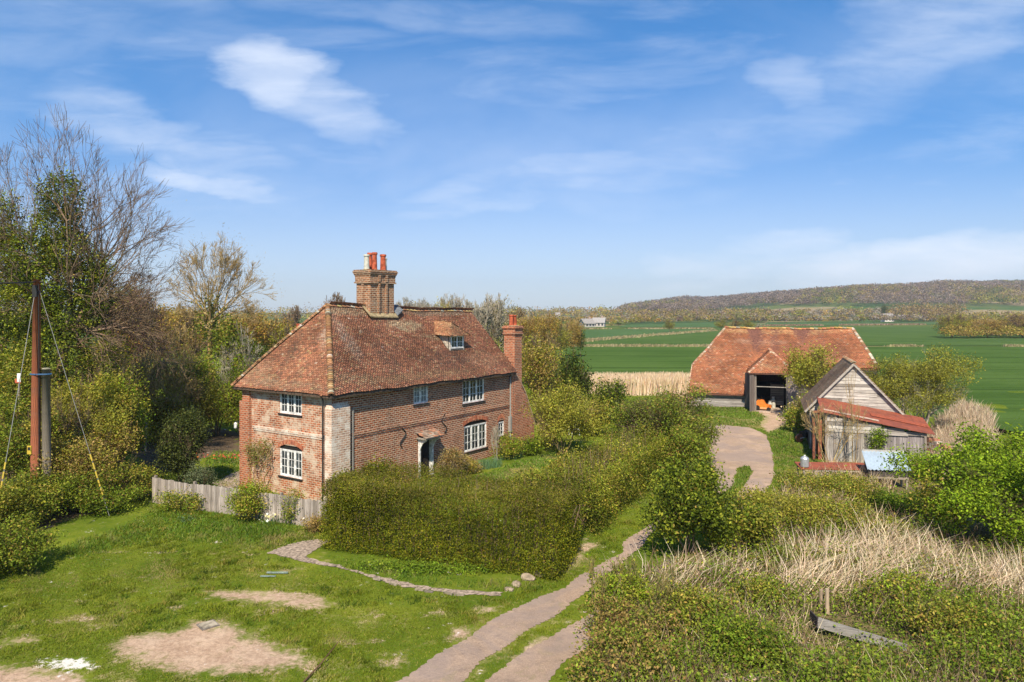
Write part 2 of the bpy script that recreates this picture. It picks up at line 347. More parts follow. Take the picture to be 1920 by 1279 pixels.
STRAWP = [PX((860, 915), (930, 885), (1000, 855), (1040, 865), (960, 910), (880, 940)), PX((480, 1090), (560, 1088), (620, 1100), (640, 1110), (520, 1108)), PX((0, 1180), (90, 1165), (95, 1175), (0, 1195)), PX((600, 1145), (760, 1160), (740, 1180), (640, 1170)),
          PX((1300, 790), (1500, 785), (1500, 800), (1440, 805), (1300, 803)), PX((1450, 930), (1560, 850), (1520, 1000), (1400, 1010)), PX((560, 1225), (680, 1240), (640, 1279), (560, 1275)),
          PX((860, 1230), (950, 1180), (1080, 1130), (1060, 1160), (930, 1240), (870, 1279)), PX((180, 1255), (330, 1262), (560, 1270), (500, 1310), (150, 1310))]
SOIL = [PX((240, 850), (270, 815), (400, 800), (456, 812), (456, 850), (400, 852), (372, 862), (330, 880), (290, 890)), PX((-200, 1000), (-100, 800), (120, 760), (250, 890), (270, 925), (130, 975), (60, 1000), (-100, 1060))]
WHITE = [PX((85, 1240), (150, 1236), (175, 1244), (165, 1258), (120, 1262), (90, 1252))]
def near_far(a, b, step, reach, growth=1.09):
    c = list(np.arange(a, b + 1e-6, step)); v = b; s = step
    while v < reach: s *= growth; v += s; c.append(v)
    return c
xs = near_far(-30, 30, .2, 4200); neg = [-v for v in near_far(0, 30, .2, 4200) if v > 30]; xs = np.array(sorted(set(neg)) + xs)
y1 = list(np.arange(13, 36, .125)); y2 = near_far(36, 72, .25, 5200, 1.06); ys = np.array(list(np.arange(-80, 12, 4.0)) + [12.4] + y1 + y2)
GX, GY = np.meshgrid(xs, ys); GZ = gh(GX, GY)
nx, ny = len(xs), len(ys)
idx = np.arange(nx * ny).reshape(ny, nx)
Fq = np.stack([idx[:-1, :-1], idx[:-1, 1:], idx[1:, 1:], idx[1:, :-1]], -1).reshape(-1, 4)
gme = index_mesh('ground', np.stack([GX.ravel(), GY.ravel(), GZ.ravel()], 1), Fq, smooth=True)
def poly_mask(polys, wdt=1.2):
    m = np.zeros(GX.shape); near = (GY > 12) & (GY < 110) & (abs(GX) < 60)
    d = np.full(near.sum(), 1e9)
    for p in polys: d = np.minimum(d, sd_poly(GX[near], GY[near], p))
    m[near] = np.clip(.5 - d / wdt, 0, 1); return m.ravel()
mask = np.ones((nx * ny, 4), np.float32)
mask[:, 0] = np.maximum(poly_mask(BARE), poly_mask(SMALLP, .7) * .8); mask[:, 1] = poly_mask(STRAWP, 2.5); mask[:, 2] = poly_mask(SOIL, 1.5)
a = gme.attributes.new('mask', 'FLOAT_COLOR', 'POINT'); a.data.foreach_set('color', mask.ravel())
m2 = np.ones((nx * ny, 4), np.float32); m2[:, 0] = poly_mask(WHITE, .8)
# dead, unmown ground to the right of the drive
m2[:, 1] = poly_mask([PX((1100, 1400), (1100, 1200), (1130, 1100), (1230, 1050), (1440, 1000), (1560, 900), (1780, 850), (2100, 850), (2300, 1400))], 2)
a = gme.attributes.new('mask2', 'FLOAT_COLOR', 'POINT'); a.data.foreach_set('color', m2.ravel())
def mat_ground():
    m, t, p = new_mat('grassland'); setp(p, 1, 0)
    co = t.node('ShaderNodeNewGeometry').outputs['Position']
    big = t.noise(co, .22, 5, .6); med = t.noise(co, 1.1, 6, .65, .3); fin = t.noise(co, 9, 6, .75); tuft = t.noise(co, 3.2, 5, .7, .5)
    g = t.mix(t.ramp(med, .3, .7), (.105, .150, .014), (.185, .210, .024))
    g = t.mix(t.ramp(big, .40, .62, 0, .8), g, (.078, .125, .012))
    g = t.mix(t.ramp(tuft, .56, .74, 0, .7), g, (.30, .27, .09)); g = t.mix(t.ramp(t.noise(co, .55, 7, .7, .6), .60, .72, 0, .75), g, (.36, .29, .13))
    g = t.mix(t.ramp(fin, .45, .8, 0, .55), g, (.05, .085, .012))
    mk = t.node('ShaderNodeSeparateColor'); t.l.new(attr(t, 'mask'), mk.inputs[0]); mk2 = t.node('ShaderNodeSeparateColor'); t.l.new(attr(t, 'mask2'), mk2.inputs[0])
    n4 = t.math('MULTIPLY', t.math('SUBTRACT', t.noise(co, 1.6, 9, .72), .5), 2.1)
    n5 = t.math('MULTIPLY', t.math('SUBTRACT', fin, .5), .9); nn = t.math('ADD', n4, n5)
    straw = t.mix(t.ramp(fin, .35, .7), (.30, .26, .10), (.42, .34, .17))
    g = t.mix(t.math('MULTIPLY', t.ramp(t.math('ADD', mk.outputs[1], nn), .45, .95), .75), g, straw)
    soil = t.mix(t.ramp(fin, .3, .7), (.07, .05, .035), (.17, .125, .08))
    g = t.mix(t.ramp(t.math('ADD', mk.outputs[2], nn), .4, .7), g, soil)
    scr = t.mix(t.ramp(fin, .35, .7), (.10, .085, .035), (.22, .17, .09))
    g = t.mix(t.ramp(t.math('ADD', mk2.outputs[1], nn), .4, .8), g, scr)
    be = t.mix(t.ramp(fin, .3, .72), (.30, .20, .135), (.52, .37, .26)); be = t.mix(t.ramp(med, .4, .7, 0, .5), be, (.58, .44, .32))
    g = t.mix(t.ramp(t.math('ADD', mk.outputs[0], nn), .25, .90), g, be)
    g = t.mix(t.ramp(t.math('ADD', mk2.outputs[0], t.math('MULTIPLY', nn, 1.6)), .45, .75), g, (.66, .62, .56))
    sp = t.node('ShaderNodeSeparateXYZ'); t.l.new(co, sp.inputs[0])
    farc = t.mix(t.ramp(t.noise(co, .012, 4, .6), .42, .58), (.10, .13, .035), (.055, .105, .025))
    farc = t.mix(t.ramp(t.noise(co, .006, 2, .5), .55, .62), farc, (.28, .22, .12))
    g = t.mix(t.ramp(sp.outputs[1], 110, 190), g, farc)
    t.l.new(g, p.inputs['Base Color']); bump(t, p, t.math('ADD', fin, tuft), .7, .05); return m
tag(put_mesh('ground', gme, [mat_ground()]), kind='structure')

def sheet(name, polys, step, mat, lift=.012, rag=.12, area=None):
    P = np.concatenate(polys); x0, y0 = P.min(0) - .3; x1, y1 = P.max(0) + .3; y0 = max(y0, 12.5)
    gx = np.arange(x0, x1, step); gy = np.arange(y0, y1, step); X, Y = np.meshgrid(gx, gy)
    ex = np.sin(X * 3.1 + Y * 1.3) * .5 + np.sin(X * 7.7 - Y * 5.1) * .35 + np.sin(X * 17 + Y * 13) * .3
    d = np.full(X.shape, 1e9)
    for p in polys: d = np.minimum(d, sd_poly(X, Y, p))
    f = d + rag * ex; gy_, gx_ = np.gradient(f, step); gn = gx_ ** 2 + gy_ ** 2 + 1e-6; keep = f < step * .55
    sh = np.where(f > -step * .6, 1.0, 0.0) * f / gn; X = X - np.clip(sh * gx_, -step, step); Y = Y - np.clip(sh * gy_, -step, step)
    K = keep[:-1, :-1] & keep[1:, :-1] & keep[:-1, 1:] & keep[1:, 1:]
    ii = np.arange(X.size).reshape(X.shape)
    Fq = np.stack([ii[:-1, :-1], ii[:-1, 1:], ii[1:, 1:], ii[1:, :-1]], -1)[K]
    used = np.unique(Fq); mp = np.full(X.size, -1); mp[used] = np.arange(len(used))
    Z = gh(X, Y) + lift; V = np.stack([X.ravel(), Y.ravel(), Z.ravel()], 1)[used]; 
    V[:, 2] = gh(V[:, 0], V[:, 1]) + lift
    return tag(put_mesh(name, index_mesh(name, V, mp[Fq], smooth=True), [mat]), kind='structure')
def mat_track():
    m, t, p = new_mat('worn_tarmac'); setp(p, .9, .15); co = t.node('ShaderNodeNewGeometry').outputs['Position']
    f = t.noise(co, 26, 5, .75); b = t.noise(co, .6, 6, .65, .4); md = t.noise(co, 3, 6, .7)
    c = t.mix(t.ramp(f, .3, .75), (.30, .21, .15), (.52, .375, .27)); c = t.mix(t.ramp(b, .42, .7, 0, .6), c, (.60, .43, .31))
    c = t.mix(t.ramp(t.noise(co, 60, 3, .8), .56, .72, 0, .7), c, (.62, .50, .40)); c = t.mix(t.ramp(t.noise(co, 38, 3, .8), .58, .74, 0, .6), c, (.14, .105, .08)); c = t.mix(t.ramp(md, .50, .68, 0, .6), c, (.26, .19, .145)); c = t.mix(t.ramp(t.noise(co, 1.3, 8, .7, 1.2), .54, .64, 0, .5), c, (.30, .25, .13)); v = t.node('ShaderNodeTexVoronoi', feature='DISTANCE_TO_EDGE'); t.put(v.inputs['Vector'], co); v.inputs['Scale'].default_value = .9
    c = t.mix(t.math('MULTIPLY', t.ramp(v.outputs[0], .02, .0), t.ramp(b, .6, .7, 0, .6)), c, (.2, .16, .13)); c = t.mix(t.ramp(t.noise(co, .35, 5, .65, .8), .45, .6, 0, .6), c, (.30, .235, .205))
    t.l.new(c, p.inputs['Base Color']); bump(t, p, t.math('ADD', f, md), .9, .05); return m
M_TRACK = mat_track()
sheet('driveway', DRIVE, .07, M_TRACK, .014, .07)
PATHG = [PX((503, 1037), (520, 1028), (545, 1020), (600, 1009), (625, 1012), (590, 1032), (572, 1044), (600, 1056), (640, 1063), (630, 1067), (560, 1053)), PX((620, 1060), (700, 1080), (800, 1099), (850, 1107), (945, 1108), (940, 1117), (850, 1114), (760, 1100), (640, 1070))]
sheet('garden_path', PATHG, .08, M_CONC, .018, .06)
sheet('lawn_path', [PX((395, 905, -.3), (430, 890, -.3), (470, 880, -.3), (470, 900, -.3), (430, 912, -.3))], .1, M_CONC, .018, .06)
def mat_crop(name, c1, c2, ang):
    m, t, p = new_mat(name); setp(p, 1, 0); co = t.node('ShaderNodeNewGeometry').outputs['Position']
    c = t.mix(t.ramp(t.noise(co, .05, 5, .6), .35, .65), c1, c2); c = t.mix(t.ramp(t.noise(co, 1.2, 6, .75), .4, .8, 0, .5), c, tuple(v * .55 for v in c1))
    wv = t.node('ShaderNodeTexWave', wave_type='BANDS', bands_direction='Y'); t.put(wv.inputs['Vector'], t.mapping(co, (1, 1, 1), (0, 0, R(ang)))); wv.inputs['Scale'].default_value = .022; wv.inputs['Distortion'].default_value = .4
    c = t.mix(t.ramp(wv.outputs['Fac'], .93, 1.0, 0, .45), c, tuple(v * .5 for v in c1))
    c = t.mix(t.ramp(t.noise(t.mapping(co, (.02, .5, 1), (0, 0, R(ang))), 1, 3, .5), .45, .7, 0, .4), c, tuple(v * 1.35 for v in c2))
    t.l.new(c, p.inputs['Base Color']); bump(t, p, t.noise(co, 3, 5, .8), .8, .12); return m
CROPS = [((.052, .100, .022), (.072, .125, .030), 3), ((.056, .105, .026), (.078, .130, .036), 12), ((.060, .115, .040), (.078, .140, .050), -6)]
def field(polys_px, k, lift=.12):
    P = PX(*polys_px); mb = MB(); mb.add([(x, y, lift) for x, y in P], [tuple(range(len(P)))])
    o = mb.build('crop_field', mat_crop('winter_wheat', *CROPS[k]))
    if o.data.polygons[0].normal.z < 0: o.data.flip_normals()
    return tag(o, kind='structure')
field([(640, 707), (1640, 707), (1690, 760), (1780, 790), (1900, 815), (2500, 905), (3000, 905), (3000, 652), (2300, 652), (1300, 652), (700, 652)], 0, .22)
field([(880, 649), (1250, 649), (2500, 649), (2300, 622), (1780, 612.8), (1500, 612.8), (1360, 619), (1280, 624), (1130, 637)], 1)
field([(1090, 635), (1180, 631), (1300, 621.5), (1345, 618), (1180, 617.5), (1080, 620)], 2)
field([(1430, 610.5), (1780, 609.0), (1790, 600), (1700, 600.5), (1440, 604)], 2, .16)
field([(1160, 614), (1360, 614), (1360, 603.5), (1190, 604)], 2, .16)

# ---------------------------------------------------------------- plants
def leaf_quads(C, size, cols, rng=RNG, up=.35, aspect=.55):
    n = len(C); T = rng.normal(size=(n, 3)); T /= np.linalg.norm(T, axis=1)[:, None]
    N = rng.normal(size=(n, 3)); N[:, 2] = np.abs(N[:, 2]) + up; B = np.cross(N, T); B /= (np.linalg.norm(B, axis=1)[:, None] + 1e-9)
    T2 = np.cross(B, N); T2 /= (np.linalg.norm(T2, axis=1)[:, None] + 1e-9)
    s = np.asarray(size).reshape(-1, 1) * .5 * (rng.uniform(.65, 1.35, (n, 1)))
    V = np.stack([C - T2 * s, C - B * s * aspect, C + T2 * s, C + B * s * aspect], 1).reshape(-1, 3)
    return fast_mesh('leaves', V, 4, cols)
def seg_mesh(name, segs, cols, sides=4, mat=None, parent=None):
    S = np.array(segs, float); P0, P1, r0, r1 = S[:, 0:3], S[:, 3:6], S[:, 6:7], S[:, 7:8]
    D = P1 - P0; D /= (np.linalg.norm(D, axis=1)[:, None] + 1e-9); ref = np.where(np.abs(D[:, 2:3]) < .9, np.array([[0, 0, 1.]]), np.array([[1., 0, 0]]))
    X = np.cross(D, ref); X /= np.linalg.norm(X, axis=1)[:, None]; Y = np.cross(D, X); n = len(S); ring = []
    for P, r in ((P0, r0), (P1 + D * r1 * .3, r1)):
        for k in range(sides):
            a = 2 * math.pi * k / sides; ring.append(P + (X * math.cos(a) + Y * math.sin(a)) * r)
    V = np.stack(ring, 1).reshape(-1, 3); b = np.arange(n)[:, None] * 2 * sides
    Fc = np.concatenate([np.concatenate([b + k, b + (k + 1) % sides, b + sides + (k + 1) % sides, b + sides + k], 1) for k in range(sides)], 0)
    c = np.tile(cols, (sides, 1)); me = index_mesh(name, V, Fc, c); return put_mesh(name, me, [mat or M_BARK], parent)
def grow(rng, base, height, spread, levels=5, r0=.25, nfork=3, stems=1, fork_at=.35, up=.35, wig=.18, droop=0.0, lenf=.72, init=None):
    """branching skeleton; returns segments (relative) and twig end points"""
    segs = []; tips = []; stack = []
    for s in range(stems):
        a = rng.uniform(0, 6.28); k = spread if stems > 1 else .06
        d = np.array([math.cos(a) * k, math.sin(a) * k, 1.0]); d /= np.linalg.norm(d)
        stack.append((np.array(base, float) + (np.array([math.cos(a), math.sin(a), 0]) * .15 * (stems > 1)), d, height * fork_at * rng.uniform(.8, 1.2), r0 * rng.uniform(.7, 1.0), 0))
    if init: stack = [(np.array(p, float), np.array(d, float) / np.linalg.norm(d), L, r, 1) for p, d, L, r in init]
    while stack:
        p, d, L, r, lv = stack.pop(); n = 3 if lv < 3 else 2; q = p; rr = r
        for i in range(n):
            d = d + rng.normal(size=3) * wig * (.5 if lv == 0 else 1) + np.array([0, 0, up * .12 - droop * .1 * lv]); d /= np.linalg.norm(d)
            q2 = q + d * L / n; r2 = rr * (.86 if lv else .9); segs.append((*q, *q2, rr, r2))
            if lv and lv < levels and rng.random() < .55:
                dd = d + rng.normal(size=3) * .7; dd /= np.linalg.norm(dd); stack.append((q2, dd, L * .6, r2 * .5, min(lv + 2, levels)))
            q, rr = q2, r2
            if lv >= levels - 1: tips.append(q2)
        if lv < levels:
            k = nfork if lv else nfork + 2
            for j in range(k):
                az = rng.uniform(0, 6.28); s = spread * rng.uniform(.5, 1.15); px_ = np.cross(d, [0.3, .2, 1]); px_ /= np.linalg.norm(px_) + 1e-9; py_ = np.cross(d, px_)
                dd = d + (px_ * math.cos(az) + py_ * math.sin(az)) * s + np.array([0, 0, up * .3]); dd /= np.linalg.norm(dd)
                stack.append((q, dd, L * (lenf if lv else .62) * rng.uniform(.75, 1.2), rr * .62, lv + 1))
    return segs, np.array(tips)
BK_GREY = [(.22, .18, .14), (.30, .25, .19), (.17, .13, .10)]; BK_BROWN = [(.19, .13, .085), (.26, .185, .12), (.14, .10, .065)]
BK_OCHRE = [(.38, .27, .115), (.31, .21, .09), (.44, .33, .16)]; BK_PALE = [(.42, .38, .30), (.33, .29, .22)]
def auto_lobes(rng, w_, d_, h_, k=12, z0=0.0, low=.35, ls=1.0):
    c = np.array([0, 0, z0 + h_ * .52]); Rr = np.array([w_ / 2, d_ / 2, h_ / 2]); out = [(*c, *(Rr * (.72 if ls > .9 else .5)))]
    for i in range(k):
        v = rng.normal(size=3); v /= np.linalg.norm(v); v[2] = max(v[2], -low * 1.5); f = rng.uniform(.5, .8) if ls > .9 else rng.uniform(.35, .92)
        out.append((*(c + v * Rr * f), *(Rr * rng.uniform(.26, .46) * ls)))
    A = np.array(out); o = A[:, :3] - c; hi = (o + A[:, 3:]).max(0); lo_ = (A[:, 3:] - o).max(0); k_ = Rr / np.maximum((hi + lo_) / 2, 1e-3); kz = np.array([k_[0], k_[1], Rr[2] * .95 / hi[2]]); A[:, :3] = c + o * kz; A[:, 3:] *= kz; out = [tuple(a) for a in A]
    return out
def lobe_points(rng, lobes, n, per, sig, shell=.5, zmin=0.03):
    L = np.array(lobes); vol = (L[:, 3] * L[:, 4] * L[:, 5]) ** (2 / 3); k = max(1, n // per); li = rng.choice(len(L), k, p=vol / vol.sum())
    v = rng.normal(size=(k, 3)); v /= np.linalg.norm(v, axis=1)[:, None]; r = (shell + (1 - shell) * rng.random((k, 1)) ** .6) * rng.uniform(.85, 1.08, (k, 1))
    c = L[li, :3] + v * r * L[li, 3:6]; ci = np.repeat(np.arange(k), per); C = c[ci] + rng.normal(size=(len(ci), 3)) * sig
    keep = C[:, 2] > zmin; return C[keep], ci[keep], k
def foliage(parent, rng, lobes, n, leaf, pal, name='foliage', per=9, shell=.5, var=.28, zmin=.03, sig=None, up=.35):
    C, ci, k = lobe_points(rng, lobes, int(n), per, sig or leaf * 1.7, shell, zmin)
    cc = pick(pal, k, var, rng)[ci] * rng.uniform(.82, 1.2, (len(C), 1))
    me = leaf_quads(C, leaf, cc, rng, up); return put_mesh(name, me, [M_LEAF], parent)
def area_of(lobes):
    L = np.array(lobes); return float((4 * ((L[:, 3] * L[:, 4]) + (L[:, 3] * L[:, 5]) + (L[:, 4] * L[:, 5]))).sum())
SEED = [100]
def bush(name, label, cat, px, Y, ytop, wpx, pal, d=None, dens=1.0, leaf=None, zb=None, lobes=None, k=12, stems=True, bark=BK_BROWN, group=None, twig=0, up=.35, shell=.5, low=.35, ybot=None, seed=None, ls=1.0):
    """shrub or small tree whose centre stands at column px, Y metres out; its top reaches row ytop"""
    SEED[0] += 1; rng = np.random.default_rng(seed or SEED[0])
    x = (px - 960) / F * Y; g = gz(x, Y) if zb is None else zb; W = wpx / F * Y; H = CH - (ytop - HZ) / F * Y - g
    root = thing(name, label, cat, (x, Y, g), 0, group); D = d or W; lf = (leaf or max(.06, Y * .0030)) * 1.08
    z0 = 0 if ybot is None else max(0, CH - (ybot - HZ) / F * Y - g)
    if lobes: L = [((a - px) / F * Y, dy, CH - (b - HZ) / F * Y - g, ra / F * Y, ra / F * Y * .9, rb / F * Y) for a, b, ra, rb, dy in lobes]
    else: L = auto_lobes(rng, W, D, H - z0, k, z0, low, ls)
    n = min(dens * area_of(L) * 1.35 / (.5 * lf * lf), 70000)
    foliage(root, rng, L, n, lf, pal, per=8, shell=shell, up=up)
    if stems:
        sg, tp = grow(rng, (0, 0, -.05), H * (1.0 if twig else .75), .42 if H > W else .7, 4 if twig else 3, max(.03, H * .016), 3, 4 if twig == 0 else 6, .38, .3, .2)
        sg = np.array(sg); hh = max(np.abs(sg[:, 3:5]).max() / (W / 2 + .01), 1e-3)
        if hh > 1.08: sg[:, [0, 1, 3, 4]] *= 1.08 / hh
        zz = sg[:, 5].max(); sg[:, [2, 5]] *= H * (1.02 if twig else .9) / zz
        seg_mesh('stems', sg, pick(bark, len(sg), .2, rng), 4, M_BARK, root)
    return root
def blades(name, label, X, Y, H, W, lean, cols, parent=None, kind='stuff', wind=(.5, .1), mat=None, z=None, loc0=False):
    n = len(X); Z = gh(X, Y) if z is None else z; a = RNG.uniform(0, 6.28, n); hd = np.stack([np.cos(a), np.sin(a), np.zeros(n)], 1)
    la = RNG.uniform(0, 6.28, n); ln = lean * RNG.random(n) ** .8
    L = np.stack([np.cos(la) * ln + wind[0] * lean, np.sin(la) * ln + wind[1] * lean, np.ones(n)], 1); L /= np.linalg.norm(L, axis=1)[:, None]
    P0 = np.stack([X, Y, Z - .02], 1); P1 = P0 + L * H[:, None] * .55; L2 = L + np.stack([np.cos(la), np.sin(la), -np.ones(n) * .3], 1) * lean * .5; P2 = P1 + L2 * H[:, None] * .45
    w0 = hd * (W[:, None] * .5); q1 = np.stack([P0 - w0, P0 + w0, P1 + w0 * .8, P1 - w0 * .8], 1); q2 = np.stack([P1 - w0 * .8, P1 + w0 * .8, P2 + w0 * .15, P2 - w0 * .15], 1)
    V = np.concatenate([q1, q2], 0).reshape(-1, 3); me = fast_mesh(name, V, 4, np.concatenate([cols, cols], 0))
    o = put_mesh(name, me, [mat or M_STRAW], parent)
    if kind: tag(o, kind=kind)
    if label: o['label'] = label
    return o
def in_polys(X, Y, polys, grow_=0.0):
    d = np.full(np.shape(X), 1e9)
    for p in polys: d = np.minimum(d, sd_poly(X, Y, p))
    return d - grow_

# palettes (albedo)
YEW = [(.072, .092, .010, 5), (.100, .115, .013, 4), (.135, .13, .018, 2.0), (.035, .046, .007, 3), (.16, .12, .03, .4)]
OLIVE = [(.13, .14, .035, 4), (.18, .17, .05, 3), (.09, .10, .025, 3), (.20, .15, .07, 1.5), (.06, .07, .02, 1.5)]
WILLOW = [(.20, .215, .055, 4), (.155, .17, .04, 3), (.26, .25, .08, 2), (.11, .12, .035, 2)]
DARK = [(.035, .055, .015, 4), (.055, .080, .018, 3), (.09, .11, .03, 1.2), (.022, .030, .012, 2)]
IVY = [(.055, .080, .014, 4), (.095, .125, .020, 3), (.15, .17, .035, 1.4), (.025, .036, .010, 3), (.16, .13, .05, .4)]
FRESH = [(.13, .21, .020, 4), (.18, .26, .030, 3), (.08, .13, .016, 2), (.045, .07, .012, 1.5)]
BRAMB = [(.085, .12, .022, 5), (.125, .155, .035, 3), (.045, .062, .015, 2.5), (.15, .115, .055, 1.0), (.10, .07, .04, 1.4)]
BROWN = [(.185, .135, .09, 4), (.14, .10, .07, 3), (.23, .18, .11, 2), (.12, .11, .05, 1.6)]
RUSSET = [(.24, .155, .07, 3), (.18, .12, .06, 3), (.19, .17, .06, 2.2), (.12, .10, .035, 1.5)]
MAUVE = [(.27, .20, .165, 4), (.21, .155, .125, 3), (.33, .26, .21, 2), (.15, .11, .085, 1.5)]
STRAW = [(.52, .40, .25, 4), (.66, .54, .37, 2.5), (.34, .25, .15, 2.5), (.20, .14, .085, 2)]
NETTLE = [(.07, .12, .018, 4), (.11, .17, .025, 3), (.045, .075, .014, 2), (.15, .19, .04, 1)]

for _p, _k in ((OLIVE, 1.85), (WILLOW, 1.35), (IVY, 1.85), (FRESH, 1.4), (BRAMB, 1.85), (BROWN, 1.65), (RUSSET, 1.6), (YEW, 1.6), (NETTLE, 1.6), (DARK, 1.7)):
    _p[:] = [(a * _k * 1.14, b * _k * 1.08, c * _k * .55, *r) for a, b, c, *r in _p]

# ---------------------------------------------------------------- building helpers
TILEH = [(.28, .120, .072, 5), (.36, .155, .088, 4), (.22, .10, .062, 3), (.14, .08, .055, 1.6), (.42, .25, .15, 1.6), (.48, .36, .28, .12), (.36, .25, .12, .25)]
TILEB = [(.35, .135, .068, 5), (.40, .16, .080, 4), (.29, .115, .062, 3), (.21, .095, .058, 1.7), (.52, .28, .17, .9), (.27, .18, .12, .5)]
BONNET = [(.36, .20, .10, 4), (.27, .14, .075, 3), (.44, .31, .17, 2), (.20, .14, .09, 1.5), (.46, .42, .34, .7)]
def lowfreq(a, b, s=1.0):
    return (np.sin(a * .9 * s + 1.7 * np.sin(b * .6 * s + .5)) + np.sin(b * 1.3 * s + 1.1 * np.sin(a * .7 * s)) + .6 * np.sin(a * 2.3 * s + b * 1.9 * s)) / 2.6
def tile_roof(name, O, ex, eu, xr, yr, inside, parent, pal, wt=.165, gauge=.10, deform=None, lichen=.3, name_seed=3, spots=()):
    """individual plain tiles laid on the plane O + x ex + y eu"""
    rng = np.random.default_rng(name_seed); O, ex, eu = np.array(O, float), np.array(ex, float), np.array(eu, float)
    nn = np.cross(ex, eu); nn /= np.linalg.norm(nn)
    if nn[2] < 0: nn = -nn
    rows = np.arange(yr[0], yr[1], gauge); X = []; Y = []
    for j, y in enumerate(rows):
        x = np.arange(xr[0] + (j % 2) * wt / 2, xr[1], wt); X.append(x); Y.append(np.full(len(x), y))
    X = np.concatenate(X); Y = np.concatenate(Y); k = inside(X, Y + gauge * .4); X, Y = X[k], Y[k]; n = len(X)
    X = X + rng.uniform(-.008, .008, n); Y = Y + rng.uniform(-.012, .012, n); w2 = wt * .49; ln = gauge * 1.55; lift = .042 + rng.uniform(-.008, .012, n) ** 1
    slip = rng.random(n) < .012; Y = Y - slip * gauge * .5
    hl = rng.uniform(-.006, .006, n)
    def P(dx, dy, h): return O + (X + dx)[:, None] * ex + (Y + dy)[:, None] * eu + np.asarray(h)[:, None] * nn
    th = .014
    v = [P(-w2, 0, lift + hl), P(w2, 0, lift - hl), P(w2, ln, .008 + 0 * X), P(-w2, ln, .008 + 0 * X),
         P(-w2, 0, lift + hl - th - .012), P(w2, 0, lift - hl - th - .012), P(w2, ln, -.006 + 0 * X), P(-w2, ln, -.006 + 0 * X)]
    V = np.stack(v, 1); 
    if deform is not None: V = deform(V.reshape(-1, 3)).reshape(-1, 8, 3)
    b = np.arange(n)[:, None] * 8
    Fc = np.concatenate([b + np.array([[0, 1, 2, 3]]), b + np.array([[4, 5, 1, 0]]), b + np.array([[4, 0, 3, 7]]), b + np.array([[5, 6, 2, 1]])], 0)
    c = pick(pal, n, .06, rng); c = c * .68 + c.mean(0) * .32; lf = lowfreq(X * 1.6, Y * 1.4); lf2 = lowfreq(X * .5 + 9, Y * 2.2 + 4)
    c = c * (1 + .28 * lf[:, None]); rowv = .88 + .24 * rng.random(len(rows)); c = c * rowv[np.clip(((Y - yr[0]) / gauge + .5).astype(int), 0, len(rows) - 1)][:, None]; moss = np.clip((lf2 - .5) * 2, 0, 1) * lichen * (rng.random(n) < .8)
    c = c * (1 - moss[:, None]) + np.array([.34, .28, .17]) * moss[:, None]
    for sx, sy, rx, ry, sc, am in spots:
        q = np.clip(1.25 - ((X - sx) / rx) ** 2 - ((Y - sy) / ry) ** 2 + .35 * lowfreq(X * 4 + sx, Y * 5), 0, 1) * am * (rng.random(n) ** .5); c = c * (1 - q[:, None]) + np.array(sc) * rng.uniform(.75, 1.25, (n, 1)) * q[:, None]
    return put_mesh(name, index_mesh(name, V.reshape(-1, 3), Fc, np.tile(c, (4, 1))), [M_TILE], parent)
def cap_tiles(name, p0, p1, r, step, parent, pal, deform=None, seed=5, up=(0, 0, 1)):
    """half-round tiles overlapping along a hip or a ridge"""
    rng = np.random.default_rng(seed); p0, p1 = np.array(p0, float), np.array(p1, float); L = np.linalg.norm(p1 - p0); d = (p1 - p0) / L
    u = np.array(up, float); x = np.cross(d, u); x /= np.linalg.norm(x); y = np.cross(x, d); n = int(L / step); V = []; Fc = []; C = []
    for i in range(n):
        a = p0 + d * (i * step + rng.uniform(-.01, .01)); b_ = a + d * step * 1.5; off = rng.uniform(-.01, .01); base = len(V) // 1
        ra = r * rng.uniform(1.0, 1.1); rb = r * .78; m = 7
        for (c, rr, h) in ((a, ra, .035), (b_, rb, .0), (a, ra * .86, .015)):
            for k in range(m):
                t = math.pi * (k / (m - 1)); V.append(c + x * (math.cos(t) * rr + off) + y * (math.sin(t) * rr * .85 + h - r * .25))
        cc = pick(pal, 1, .2, rng)[0]
        for k in range(m - 1):
            Fc.append((base + k, base + k + 1, base + m + k + 1, base + m + k)); C.append(cc)
            Fc.append((base + k, base + 2 * m + k, base + 2 * m + k + 1, base + k + 1)); C.append(cc * .8)
    V = np.array(V)
    if deform is not None: V = deform(V)
    return put_mesh(name, index_mesh(name, V, np.array(Fc), np.array(C)), [M_TILE], parent)
